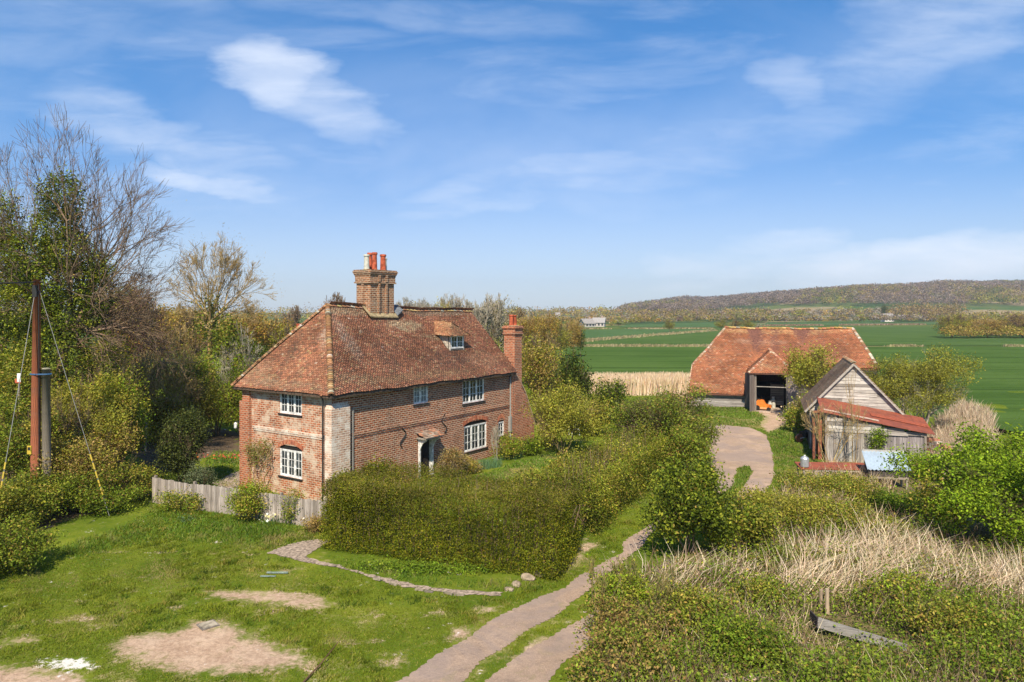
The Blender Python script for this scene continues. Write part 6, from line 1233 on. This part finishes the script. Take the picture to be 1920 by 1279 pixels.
for i, px_ in enumerate((273, 322)):
    x_ = (px_ - 960) / F * 43.5; mb = MB(); mb.tube([(x_, 43.5, -.2), (x_ + .03, 43.5, 2.2 - i * .1)], .06, 7, 0, (.33, .29, .22)); tag(mb.build('garden_post', M_BARK), ('left of two weathered posts behind the dark garden bed', 'right of two weathered posts behind the dark garden bed')[i], 'post', 'posts behind the garden bed')

# background woodland left and behind the house: each a tree of its own
PROTO = {}
def far_proto(key, pal, bark, leaf, n, twig, hgt=9, wd=7, ivy=False):
    rng = np.random.default_rng(len(PROTO) + 900); L = auto_lobes(rng, wd, wd, hgt * .82, 13, hgt * .14)
    C, ci, k = lobe_points(rng, L, n, 7, leaf * 1.4, .5); cm = leaf_quads(C, leaf, pick(pal, k, .3, rng)[ci] * rng.uniform(.85, 1.15, (len(C), 1)), rng)
    ini = [((0, 0, hgt * .28), (math.sin(R(t_)) * math.cos(z_), math.sin(R(t_)) * math.sin(z_), math.cos(R(t_))), hgt * rng.uniform(.2, .3), .09) for t_, z_ in zip([5, 18, 22, 34, 38, 42, 55, 60, 64], rng.uniform(0, 6.28, 9))]; sg, tp = grow(rng, (0, 0, 0), hgt, .42, twig, .2, 3, init=ini, lenf=.72, up=.15, wig=.14); sg.append((0, 0, -.3, 0, 0, hgt * .3, .2, .15)); sg = np.array(sg); s = hgt / sg[:, 5].max(); sg[:, [2, 5]] *= s; kx = wd / 2 * 1.02 / np.percentile(np.hypot(sg[:, 3], sg[:, 4]), 97); sg[:, [0, 1, 3, 4]] *= kx
    sg[:, 6:] = np.maximum(sg[:, 6:], .022); o = seg_mesh('branches', sg, pick(bark, len(sg), .2, rng), 3); sm = o.data; bpy.data.objects.remove(o); cm.materials.append(M_LEAF); PROTO[key] = (cm, sm, hgt, wd)
far_proto('russet', RUSSET, BK_OCHRE, .26, 5200, 5); far_proto('brown', BROWN, BK_BROWN, .24, 3400, 5); far_proto('olive', OLIVE + WILLOW, BK_BROWN, .26, 5500, 4); far_proto('dark', DARK, BK_BROWN, .28, 6500, 3)
far_proto('pale', [(.34, .30, .15, 3), (.26, .22, .12, 2)], BK_PALE, .2, 1800, 6); far_proto('yellow', [(.36, .34, .05, 3), (.28, .28, .05, 2)], BK_OCHRE, .26, 5200, 4)
far_proto('mauve', MAUVE, BK_BROWN, .22, 1500, 6); far_proto('blossom', [(.55, .52, .45, 3), (.3, .28, .18, 2)], BK_BROWN, .24, 4800, 4)
KIND = {'russet': 'russet budding', 'brown': 'brown twiggy', 'olive': 'olive green', 'dark': 'dark evergreen', 'pale': 'pale bare', 'yellow': 'bright yellow-green', 'mauve': 'bare mauve-grey', 'blossom': 'white blossoming'}
def far_tree(key, px, Y, ytop, wpx, where, group='trees in the background'):
    cm, sm, h, wd = PROTO[key]; x = (px - 960) / F * Y; g = gz(x, Y); H = CH - (ytop - HZ) / F * Y - g; W = wpx / F * Y
    r = thing({'dark': 'evergreen_tree'}.get(key, 'tree'), f'{KIND[key]} tree {where}', 'tree', (x, Y, g), random.uniform(0, 6.28), group); r.scale = (W / wd, W / wd, H / h)
    for nm, me in (('crown', cm), ('branches', sm)): o = bpy.data.objects.new(nm, me); COL.objects.link(o); o.parent = r
    return r
FT = [('russet', 270, 75, 560, 120, 'between the ivy tree and the tall ash, near side'), ('brown', 330, 82, 575, 110, 'directly left of the ash trunk'), ('russet', 350, 95, 568, 100, 'behind the forked ash trunk on the left'), ('russet', 455, 90, 578, 110, 'right behind the tall ash'), ('olive', 420, 100, 585, 90, 'low behind the ash trunk'),
      ('russet', 505, 95, 590, 100, 'below the small dark conifer'), ('dark', 468, 118, 572, 30, 'poking above the russet trees left of the farmhouse'), ('brown', 485, 115, 578, 44, 'beside the small dark conifer'), ('mauve', 549, 130, 571, 62, 'with a round crown on the skyline left of the farmhouse'),
      ('olive', 545, 92, 603, 100, 'close behind the left slope of the farmhouse roof'), ('russet', 590, 110, 600, 90, 'just left of the farmhouse hip'), ('brown', 610, 85, 625, 90, 'low behind the farmhouse hip'), ('mauve', 638, 80, 546, 105, 'showing above the left end of the farmhouse ridge'),
      ('pale', 775, 105, 556, 100, 'first right of the big chimney above the ridge'), ('yellow', 832, 100, 556, 62, 'glowing above the farmhouse ridge'), ('pale', 858, 112, 549, 90, 'above the right part of the farmhouse ridge'), ('pale', 805, 118, 560, 90, 'between the chimney and the yellow tree'),
      ('pale', 925, 78, 548, 110, 'standing tall left of the end chimney'), ('olive', 905, 70, 598, 70, 'low behind the right roof slope'), ('olive', 935, 82, 618, 70, 'behind the end chimney on its left'), ('russet', 985, 105, 585, 70, 'first right of the end chimney'), ('russet', 1022, 118, 583, 62, 'second right of the end chimney'),
      ('olive', 1050, 125, 597, 46, 'third right of the end chimney'), ('russet', 1075, 132, 594, 44, 'at the right end of the near treeline'), ('brown', 958, 130, 572, 80, 'tallest behind the end chimney'), ('dark', 1088, 133, 612, 22, 'dark at the foot of the near treeline end'),
      ('olive', 1010, 84, 625, 100, 'low beyond the end chimney shoulder'), ('brown', 885, 120, 572, 60, 'above the right end of the ridge')]
for a in FT: far_tree(*a)
FT2 = [('olive', 1255, 295, 597, 22, 'standing alone in the wheat left of the barn'), ('olive', 1352, 330, 598, 26, 'at the field corner left of the barn ridge'), ('brown', 1378, 345, 599, 30, 'in the hedgerow above the left end of the barn ridge'), ('olive', 1403, 340, 599, 30, 'in the hedgerow just above the barn ridge'), ('blossom', 1421, 350, 606, 14, 'at the end of the hedgerow above the barn'),
       ('yellow', 1146, 430, 606, 12, 'beside the grey farm roofs'), ('dark', 1160, 440, 605, 14, 'beside the grey farm roofs'), ('dark', 1657, 640, 570, 14, 'left of the far white cottage')]
for a in FT2: far_tree(*a, group='trees in the fields')
for i in range(13):
    far_tree(random.choice(['olive', 'brown', 'russet', 'olive']), 1785 + i * 22, 236 + (i % 3) * 14, 584 + random.uniform(0, 12), 62, ['first', 'second', 'third', 'fourth', 'fifth', 'sixth', 'seventh', 'eighth', 'ninth', 'tenth', 'eleventh', 'twelfth', 'thirteenth'][i] + ' from the left in the right-hand hedgerow wood', 'trees of the right-hand hedgerow')
row_mass_late = True
hedge('field_hedge', 'low rounded brown field hedge at the right edge beyond the wheat', 'hedge', [gp(1858, 622), gp(1920, 624), gp(2100, 630)], 7, [5.0, 5.4, 5.2], RUSSET + OLIVE, .42, .8, seed=91, rough=.6)

# ---------------------------------------------------------------- far woods, hedgerows and houses
def mass(name, label, pts, pal_idx, hs, ws, leaf, per=34, seed=1, kindtag=True):
    """distant wood: every crown a clump of leaf-sized faces on its own spot of the hill"""
    rng = np.random.default_rng(seed); n = len(pts); g = gh(pts[:, 0], pts[:, 1]); PALS = [MAUVE, BROWN, OLIVE, DARK, [(.34, .30, .25, 1)], RUSSET]
    base = np.zeros((n, 3))
    for k, p in enumerate(PALS):
        m = pal_idx == k
        if m.any(): base[m] = pick(p, m.sum(), .16, rng) * 1.0
    v = rng.normal(size=(n, per, 3)); v /= np.linalg.norm(v, axis=2)[..., None]; v[..., 2] = np.abs(v[..., 2]) * 1.15 - .35; r = rng.uniform(.62, 1.08, (n, per, 1))
    C = v * r * np.stack([ws / 2, ws / 2, hs * .5], 1)[:, None, :]; C[..., 0] += pts[:, 0:1]; C[..., 1] += pts[:, 1:2]; C[..., 2] += (g + hs * .5)[:, None]
    col = np.repeat(base, per, 0) * rng.uniform(.88, 1.12, (n * per, 1)); lf = np.repeat(leaf if np.ndim(leaf) else np.full(n, leaf), per)
    o = put_mesh(name, leaf_quads(C.reshape(-1, 3), lf, col, rng, .5, .8), [M_LEAF]); tag(o, kind='stuff')
    if label: o['label'] = label
    return o
def uy_to_xy(px, Y): return np.stack([(px - 960) / F * Y, Y], 1)
rng_ = np.random.default_rng(500); N_ = 15000; px_ = rng_.uniform(1120, 2250, N_); Y_ = rng_.uniform(760, 1680, N_)
v_ = HZ - (gh((px_ - 960) / F * Y_, Y_) - CH) / Y_ * F     # row where each stands
lowlim = np.interp(px_, [1120, 1300, 1440, 1560, 1660, 1920, 2250], [586, 590, 574, 574, 576, 575, 575])
keep = (v_ < lowlim) & ~((px_ > 1455) & (px_ < 1625) & (v_ > 575)); px_, Y_, v_ = px_[keep], Y_[keep], v_[keep]
pat = lowfreq(px_ * .02, Y_ * .006) + rng_.normal(size=len(px_)) * .45; ki = np.where(pat > 1.15, 3, np.where(pat > .7, 2, np.where(pat > .35, 1, 0))); ki[rng_.random(len(px_)) < .004] = 4
top = Y_ > 1480; ki[top & (px_ > 1640) & (rng_.random(len(px_)) < .8)] = 3; ki[(px_ < 1400) & (rng_.random(len(px_)) < .6)] = 0
hs = rng_.uniform(8, 16, len(px_)) * (1 + .3 * np.clip(lowfreq(px_ * .035, Y_ * .01), -1, 1)); mass('hill_wood', 'mauve-brown leafless wood covering the far hillside', uy_to_xy(px_, Y_), ki, hs, hs * rng_.uniform(.8, 1.15, len(hs)), Y_ * .0017, 44, 5)
def row_mass(label, a, b, n, h, pal, seed, jit=8, name='hedgerow', per=30):
    rng = np.random.default_rng(seed); t = rng.random(n); px = a[0] + (b[0] - a[0]) * t + rng.normal(size=n) * 1.0; Y = a[1] + (b[1] - a[1]) * t + rng.normal(size=n) * jit
    hs = rng.uniform(.55, 1.2, n) * h; return mass(name, label, uy_to_xy(px, Y), rng.choice(pal, n), hs, hs * 1.2, Y * .0019, 46, seed)
row_mass('mixed distant wood on the skyline behind the treeline', (640, 900), (1190, 1000), 420, 16, [0, 1, 2, 5, 5], 11, 60, 'far_wood', 34)
row_mass('low wood at the foot of the hill left of the barn', (1180, 620), (1440, 680), 420, 11, [0, 1, 1, 2, 0], 12, 50, 'far_wood')
row_mass('distant wooded skyline to the left', (-200, 500), (700, 600), 420, 14, [1, 2, 5, 0], 13, 70, 'far_wood')
row_mass('hedgerow with dull bushes across the fields above the barn', (1400, 560), (1780, 600), 260, 7, [1, 2, 0, 2, 1, 0, 4], 14, 8)
row_mass('rounded pale copse on the near side of the hill', (1680, 640), (1800, 650), 190, 15, [0, 1, 1], 15, 22, 'copse')
row_mass('hedges and trees around the upper field', (1420, 720), (1680, 740), 200, 8, [0, 1, 2, 0, 1, 4], 16, 25)
row_mass('bushes around the grey farm roofs', (1085, 470), (1260, 520), 130, 7, [1, 2, 5, 4], 17, 14)
row_mass('scrub on the right-hand slope below the hill wood', (1800, 480), (2200, 520), 520, 9, [2, 1, 5, 2, 0], 18, 70, 'far_wood')
row_mass('scrub at the foot of the right-hand hedgerow trees', (1770, 232), (2100, 236), 420, 4.5, [1, 2, 5, 2], 23, 5)
row_mass('low bushes along the far end of the fields', (960, 520), (1440, 600), 300, 7, [1, 2, 0], 19, 12)
for a, b, w_, lb_ in (((1440, 611.3), (1775, 608.6), 3.2, 'thin brown reed strip between the upper wheat fields'), ((1020, 646), (1340, 620), 3.0, 'winding pale track margin across the left wheat fields'), ((1000, 650.6), (1345, 650.6), 2.4, 'pale dry grass margin across the wheat left of the barn'), ((1630, 650.6), (2000, 650.6), 1.6, 'broken pale grass margin across the wheat right of the barn'), ((1085, 617), (1345, 616.5), 2.4, 'thin pale margin near the grey farm roofs')):
    n = 5200; t = RNG.random(n); P = np.array([gp(a[0] + (b[0] - a[0]) * q, a[1] + (b[1] - a[1]) * q) for q in t]); k = np.hypot(P[:, 0], P[:, 1]); br_ = lowfreq(P[:, 0] * .05, t * 9) > (-.3 if '1630' not in lb_ and 'broken' not in lb_ else .25); P = P[br_]; n = len(P)
    X = P[:, 0] + RNG.normal(size=n) * w_ * .5; Y = P[:, 1] + RNG.normal(size=n) * w_ * .6; blades('field_margin', lb_, X, Y, RNG.uniform(.35, .8, n) * (1.5 if 'brown' in lb_ else 1), np.full(n, .0022) * P[:, 1], .4, pick([(.34, .29, .16, 3), (.22, .20, .09, 2)] if 'brown' not in lb_ else [(.22, .15, .09, 1), (.30, .22, .14, 1)], n, .15))
def cottage(name, label, px, Y, wpx, hw, roofc, wallc, hr, rot=0, dep=7):
    x = (px - 960) / F * Y; W = wpx / F * Y; r = thing(name, label, 'house', (x, Y, gz(x, Y)), rot, None)
    mb = MB(); mb.box(-W / 2, W / 2, 0, dep, -1, hw, 0, wallc); mb.prism([(-W / 2, 0, hw), (-W / 2, dep, hw), (-W / 2, dep / 2, hw + hr)], (.2, 0, 0), 0, wallc); mb.prism([(W / 2 - .2, 0, hw), (W / 2 - .2, dep, hw), (W / 2 - .2, dep / 2, hw + hr)], (.2, 0, 0), 0, wallc); mb.build('wall', M_ATTR, r)
    mb = MB(); mb.prism([(-W / 2 - .4, -.4, hw), (W / 2 + .4, -.4, hw), (W / 2 + .4, dep / 2, hw + hr + .3), (-W / 2 - .4, dep / 2, hw + hr + .3)], (0, 0, .25), 0, roofc); mb.prism([(-W / 2 - .4, dep + .4, hw), (W / 2 + .4, dep + .4, hw), (W / 2 + .4, dep / 2, hw + hr + .3), (-W / 2 - .4, dep / 2, hw + hr + .3)], (0, 0, .25), 0, roofc)
    ro = mb.build('roof', M_ATTR, r); mb = MB(); mb.box(W * .2, W * .2 + 1, dep / 2 - .5, dep / 2 + .5, hw + hr - .5, hw + hr + 1.6, 0, (.4, .3, .25)); mb.build('chimney', M_ATTR, ro)
    for k in range(3): mb = MB(); mb.box(-W * .35 + k * W * .3, -W * .35 + k * W * .3 + 1.1, -.06, .05, hw * .3, hw * .3 + 1.2, 0, (.05, .06, .07)); mb.build('window', M_ATTR, r)
cottage('cottage', 'far white cottage with a grey roof at the foot of the hill', 1668, 600, 18, 3.2, (.30, .28, .26), (.80, .79, .76), 3.2)
cottage('farmhouse', 'long far white house on the hillside at the right edge', 1892, 640, 26, 3.4, (.40, .25, .2), (.80, .78, .75), 2.6)
cottage('farm_building', 'low pale farm building with a grey roof beyond the left wheat field', 1106, 405, 20, 1.8, (.30, .28, .26), (.42, .40, .37), 2.4, .2, 12)
cottage('farm_building', 'second smaller grey roofed farm building right of the low pale one', 1122, 412, 22, 2.2, (.36, .34, .32), (.55, .5, .46), 2.6, -.2, 10)
cottage('cottage', 'tiny pale house among trees on the left skyline', 1046, 760, 8, 4.5, (.3, .28, .26), (.7, .68, .62), 3)

# ---------------------------------------------------------------- grass, reeds and scrub
def grass(name, label, n, region, keepout, h0, h1, pal, wd, lean, seed, ymin=13.5, dens_y=True, mat=None, wind=(.2, .1), soft=1.3):
    rng = np.random.default_rng(seed); P = np.concatenate(region); x0, y0 = P.min(0); x1, y1 = P.max(0); y0 = max(y0, ymin)
    X = rng.uniform(x0, x1, n * 4); t = rng.random(n * 4); Y = 1 / (1 / y0 + t * (1 / y1 - 1 / y0)) if dens_y else rng.uniform(y0, y1, n * 4)
    d = in_polys(X, Y, region); k = d < -soft * rng.random(len(X)) ** 2
    if keepout: ko = in_polys(X, Y, keepout); k &= ko > (-.06 + .22 * rng.random(len(X)))
    X, Y = X[k][:n], Y[k][:n]; m = len(X); lf = lowfreq(X * 1.1, Y * 1.1); hh = rng.uniform(h0, h1, m) * (1 + .35 * lf)
    c = pick(pal, m, .2, rng) * (1 + .2 * lowfreq(X * .5 + 4, Y * .6))[:, None]; st = np.clip((lowfreq(X * 1.9 + 3, Y * 1.3) + .5 * lowfreq(X * 4.7, Y * 3.9 + 2) + .5 * lowfreq(X * .5, Y * .35 + 7) - .35) * 1.1, 0, .75)[:, None] * (rng.random((m, 1)) < .85); c = c * (1 - st) + np.array([.33, .27, .11]) * st
    return blades(name, label, X, Y, np.clip(hh, .02, 9), wd * Y / 22, lean, c, mat=mat or M_LEAF, wind=wind)
LAWN = [PX((-260, 1010), (60, 1060), (230, 985), (290, 945), (610, 990), (600, 1012), (503, 1037), (600, 1058), (940, 1120), (1000, 1085), (1110, 1000), (1240, 905), (1260, 960), (1130, 1100), (1110, 1290), (1100, 1500), (-500, 1500), (-450, 1200))]
GR = [(.145, .185, .013, 5), (.20, .235, .018, 4), (.095, .13, .009, 3), (.31, .27, .06, 1.4)]
grass('lawn_grass', 'short mown grass of the front lawn', 170000, LAWN, DRIVE + BARE + PATHG + WHITE, .03, .085, GR, .022, .9, 3)
def tufts(name, label, nclump, region, keepout, h0, h1, pal, wd, per, sig, seed):
    rng = np.random.default_rng(seed); P = np.concatenate(region); x0, y0 = P.min(0); x1, y1 = P.max(0); y0 = max(y0, 13.5); X = rng.uniform(x0, x1, nclump * 8); Y = rng.uniform(y0, y1, nclump * 8)
    k = (in_polys(X, Y, region) < -.2) & (in_polys(X, Y, keepout) > .15) & (lowfreq(X * .8 + 1, Y * .9 + 2) > -.1); X, Y = X[k][:nclump], Y[k][:nclump]; m = len(X); ci = np.repeat(np.arange(m), per); tone = pick(pal, m, .25, rng)[ci]; hh = rng.uniform(h0, h1, m)[ci] * rng.uniform(.6, 1.1, len(ci))
    return blades(name, label, X[ci] + rng.normal(size=len(ci)) * sig, Y[ci] + rng.normal(size=len(ci)) * sig, hh, np.full(len(ci), wd), .8, tone * rng.uniform(.85, 1.15, (len(ci), 1)), mat=M_LEAF, wind=(.2, .1))
tufts('grass_tufts', 'coarse uncut tufts scattered over the front lawn', 1500, LAWN, DRIVE + BARE + PATHG + WHITE, .07, .17, GR + [(.24, .25, .05, 2), (.07, .12, .012, 3)], .022, 26, .10, 77)
grass('long_grass', 'longer bright grass growing under the fence and hedge', 22000, [PX((60, 1040), (230, 985), (290, 940), (610, 985), (600, 1012), (500, 1034), (300, 1010), (150, 1050)), PX((600, 1040), (820, 1080), (1035, 1090), (960, 1110), (780, 1098), (640, 1066))], None, .06, .19, [(.105, .185, .018, 4), (.14, .22, .026, 3), (.07, .125, .014, 2), (.24, .23, .07, .6)], .026, .8, 4, soft=2.6)
grass('verge_grass', 'grass around the turning circle and in front of the barn', 42000, [PX((1250, 960), (1330, 905), (1290, 800), (1290, 764), (1420, 770), (1500, 770), (1530, 860), (1500, 960), (1400, 1010), (1370, 960))], DRIVE + BARE, .05, .16, [(.11, .19, .02, 4), (.16, .23, .03, 3), (.26, .25, .08, 1.5)], .035, .7, 5)
grass('garden_grass', 'garden grass between the house and the hedge', 22000, [PX((700, 935), (890, 890), (1000, 850), (1080, 830), (1080, 870), (960, 920), (760, 950)), PX((360, 905, -.2), (400, 850, -.2), (455, 850, -.2), (460, 905, -.2))], BARE, .05, .14, [(.12, .22, .02, 4), (.17, .26, .03, 3), (.28, .26, .1, 1)], .035, .7, 6)
CLEAR = [PX((1590, 925), (1720, 925), (1720, 985), (1590, 985)), PX((1515, 1175), (1530, 1150), (1570, 1150), (1640, 1175), (1720, 1205), (1745, 1240), (1690, 1262), (1600, 1235), (1530, 1220)), PX((1350, 1255), (1460, 1255), (1470, 1300), (1340, 1300))]
SCR = [PX((1100, 1420), (1100, 1215), (1120, 1130), (1150, 1075), (1235, 1062), (1330, 1065), (1430, 1000), (1560, 940), (1640, 930), (1740, 940), (1790, 1040), (2050, 1020), (2500, 1060), (2900, 1420))]
def patch_pts(rng, n, reg, ymin=13.5):
    P = np.concatenate(reg); x0, y0 = P.min(0); x1, y1 = P.max(0); y0 = max(y0, ymin); X = rng.uniform(x0, x1, n * 4); Y = 1 / (1 / y0 + rng.random(n * 4) * (1 / y1 - 1 / y0)); k = (in_polys(X, Y, reg) < -.9 * rng.random(len(X)) ** 2) & (in_polys(X, Y, CLEAR) > -.1 + .3 * rng.random(len(X))); return X[k][:n], Y[k][:n]
def leafy(name, label, n, reg, hmax, leaf, pal, seed, fld=None, per=8):
    rng = np.random.default_rng(seed); X, Y = patch_pts(rng, n // per, reg); k = len(X); bm_ = np.clip(.5 + .6 * lowfreq(X * 1.3 + seed, Y * 1.3), .08, 1.1)
    if fld is not None: m = rng.random(k) < fld(X, Y); X, Y, bm_ = X[m], Y[m], bm_[m]; k = len(X)
    Z = gh(X, Y) + hmax * bm_ * rng.random(k) ** .45; ci = np.repeat(np.arange(k), per); C = np.stack([X, Y, Z], 1)[ci] + rng.normal(size=(k * per, 3)) * leaf * 1.8
    C = C[C[:, 2] > .02]; ci = ci[:len(C)]; cc = pick(pal, k, .3, rng)[ci] * rng.uniform(.8, 1.2, (len(C), 1)); o = put_mesh(name, leaf_quads(C, leaf, cc, rng, .5, .6), [M_LEAF]); tag(o, label, kind='stuff'); return o
strawf = lambda X, Y: np.clip(.30 + .75 * lowfreq(X * .7 + 2.0, Y * .6 + 1) + .35 * (sstep(Y, 18.5, 21) - sstep(Y, 23, 26)) - .15 * sstep(Y, 25, 28) - .12 * (1 - sstep(Y, 16, 18.5)) , .04, .9)
greenf = lambda X, Y: np.clip(1.15 - strawf(X, Y), .15, 1)
leafy('brambles', 'low brambles and nettles of the scrub right of the drive', 150000, SCR, .85, .085, BRAMB + NETTLE, 21, greenf)
CL_ = CLEAR; CLEAR = [PX((100, 100000), (101, 100000), (101, 100001))]
leafy('ground_cover', 'small green weeds under the dead grass', 90000, SCR, .30, .07, NETTLE + [(.14, .13, .05, 2)], 22)
CLEAR = CL_
def straw(name, label, n, reg, h0, h1, wd, lean, seed, fld=None, wind=(.4, .1), pal=STRAW):
    rng = np.random.default_rng(seed); X, Y = patch_pts(rng, n, reg)
    if fld is not None: m = rng.random(len(X)) < fld(X, Y); X, Y = X[m], Y[m]
    k = len(X); return blades(name, label, X, Y, rng.uniform(h0, h1, k), wd * Y / 22, lean, pick(pal, k, .2, rng), wind=wind)
straw('dead_grass', 'dead straw-coloured grass stems in the scrub', 16500, SCR, .3, .95, .019, .9, 31, strawf)
straw('dead_reeds', 'leaning bleached dead reed stalks across the middle of the scrub', 2000, [PX((1380, 1130), (1500, 1040), (1640, 1000), (1800, 1080), (1990, 1100), (1990, 1160), (1700, 1120), (1500, 1130)), PX((1150, 1120), (1250, 1075), (1420, 1080), (1400, 1110))], 1.0, 1.7, .024, 1.0, 32, None, (.75, .05), [(.62, .50, .35, 3), (.72, .60, .44, 2), (.40, .30, .19, 1.5)])
straw('dead_stems', 'brown twiggy stems standing among the brambles', 9000, SCR, .5, 1.3, .016, .5, 33, greenf, (.1, .1), [(.24, .15, .10, 2), (.34, .25, .17, 2), (.16, .10, .07, 1)])
straw('reed_bed', 'pale dry reed bed between the garden bushes and the wheat', 15000, [PX((1080, 730), (1150, 728), (1300, 726), (1300, 742), (1240, 746), (1100, 744))], 1.0, 1.9, .034, .18, 34, None, (.05, .05), [(.66, .52, .36, 3), (.72, .60, .45, 2), (.50, .38, .25, 2)])
straw('reed_bed', 'pale dry grass bank right of the lean-to', 16000, [PX((1735, 850), (1760, 800), (1800, 770), (1860, 790), (1870, 850), (1830, 900), (1760, 910))], .7, 1.5, .028, .4, 35, None, (.1, .1), [(.48, .37, .26, 3), (.56, .46, .34, 2), (.36, .27, .19, 2)])
straw('dead_grass', 'dead grass among the thickets in front of the bench', 3500, [PX((1400, 1010), (1470, 930), (1560, 885), (1660, 890), (1700, 960), (1640, 1000))], .5, 1.2, .022, .5, 36, None, (.1, .1))
for i, (px, Y, yt, wp, pal, lb_) in enumerate((
    (1165, 20.4, 1085, 130, FRESH + WILLOW, 'leaning bramble shoots with yellow-green leaves beside the right wheel rut'),
    (1170, 18.2, 1135, 190, BRAMB + BROWN, 'brown bramble mound right of the right wheel rut'),
    (1150, 16.6, 1195, 200, BRAMB + BROWN, 'lowest twiggy bramble mound at the bottom edge beside the drive'),
    (1290, 19.5, 1110, 170, BRAMB + OLIVE, 'green and brown bramble mound below the big ivy bush'),
    (1400, 17.6, 1170, 200, BRAMB + NETTLE, 'green bramble mound left of the broken trough'),
    (1420, 20.8, 1090, 120, NETTLE + OLIVE, 'small nettle green mound among the leaning reeds'),
    (1560, 23.5, 1035, 120, OLIVE + BRAMB, 'olive bramble clump behind the two stakes amid the straw'),
    (1760, 22.5, 1060, 130, OLIVE + BRAMB, 'dull green clump in the straw below the bright spreading tree'),
    (1460, 23.5, 1030, 110, BRAMB + NETTLE, 'green clump in the straw right of the big ivy bush'),
    (1690, 20.5, 1085, 150, OLIVE + FRESH, 'leafy green clump right of the two stakes'),
    (1790, 18.5, 1130, 190, BRAMB + OLIVE, 'rough green mound right of the broken trough'),
    (1880, 17.5, 1170, 160, BRAMB + NETTLE, 'bramble mound in the bottom right corner'),
    (1620, 16.6, 1235, 230, NETTLE + BRAMB, 'low nettle mound below the broken trough'))):
    bush('bramble_bush', lb_, 'bush', px, Y, yt, wp, pal, leaf=.075, dens=.55, twig=1, k=12, d=wp / F * Y * .8)
for i, (px, Y, yt) in enumerate(((1120, 20.2, 1040), (1235, 19.8, 1048), (1180, 21.5, 1030))):
    bare('bramble_shoot', ['leftmost arching thorny shoot above the wheel rut', 'rightmost arching thorny shoot below the big ivy bush', 'middle arching thorny shoot beside the wheel rut'][i], px, Y, yt, 70, [(.28, .22, .08), (.20, .20, .06)], 3, FRESH + WILLOW, .08, 160, 4, .02, spread=.6, cat='plant')
bush('nettle_clump', 'strip of weedy ground cover at the foot of the tall clipped hedge', 'plant', 800, 23.6, 1066, 330, NETTLE, d=1.1, leaf=.07, dens=.6, k=20, stems=False)

# ---------------------------------------------------------------- haze
hz = MB(); hz.box(-2600, 2600, -90, 2400, -3, 112); hzo = hz.build('haze', [])
hm = bpy.data.materials.new('haze'); hm.use_nodes = True; ht = NT(hm.node_tree); ht.n.clear()
pv = ht.node('ShaderNodeVolumePrincipled'); pv.inputs['Color'].default_value = (.84, .91, 1.0, 1); pv.inputs['Density'].default_value = .00021; pv.inputs['Anisotropy'].default_value = .2
hout = ht.node('ShaderNodeOutputMaterial'); ht.l.new(pv.outputs[0], hout.inputs['Volume']); hzo.data.materials.append(hm); tag(hzo, kind='stuff')
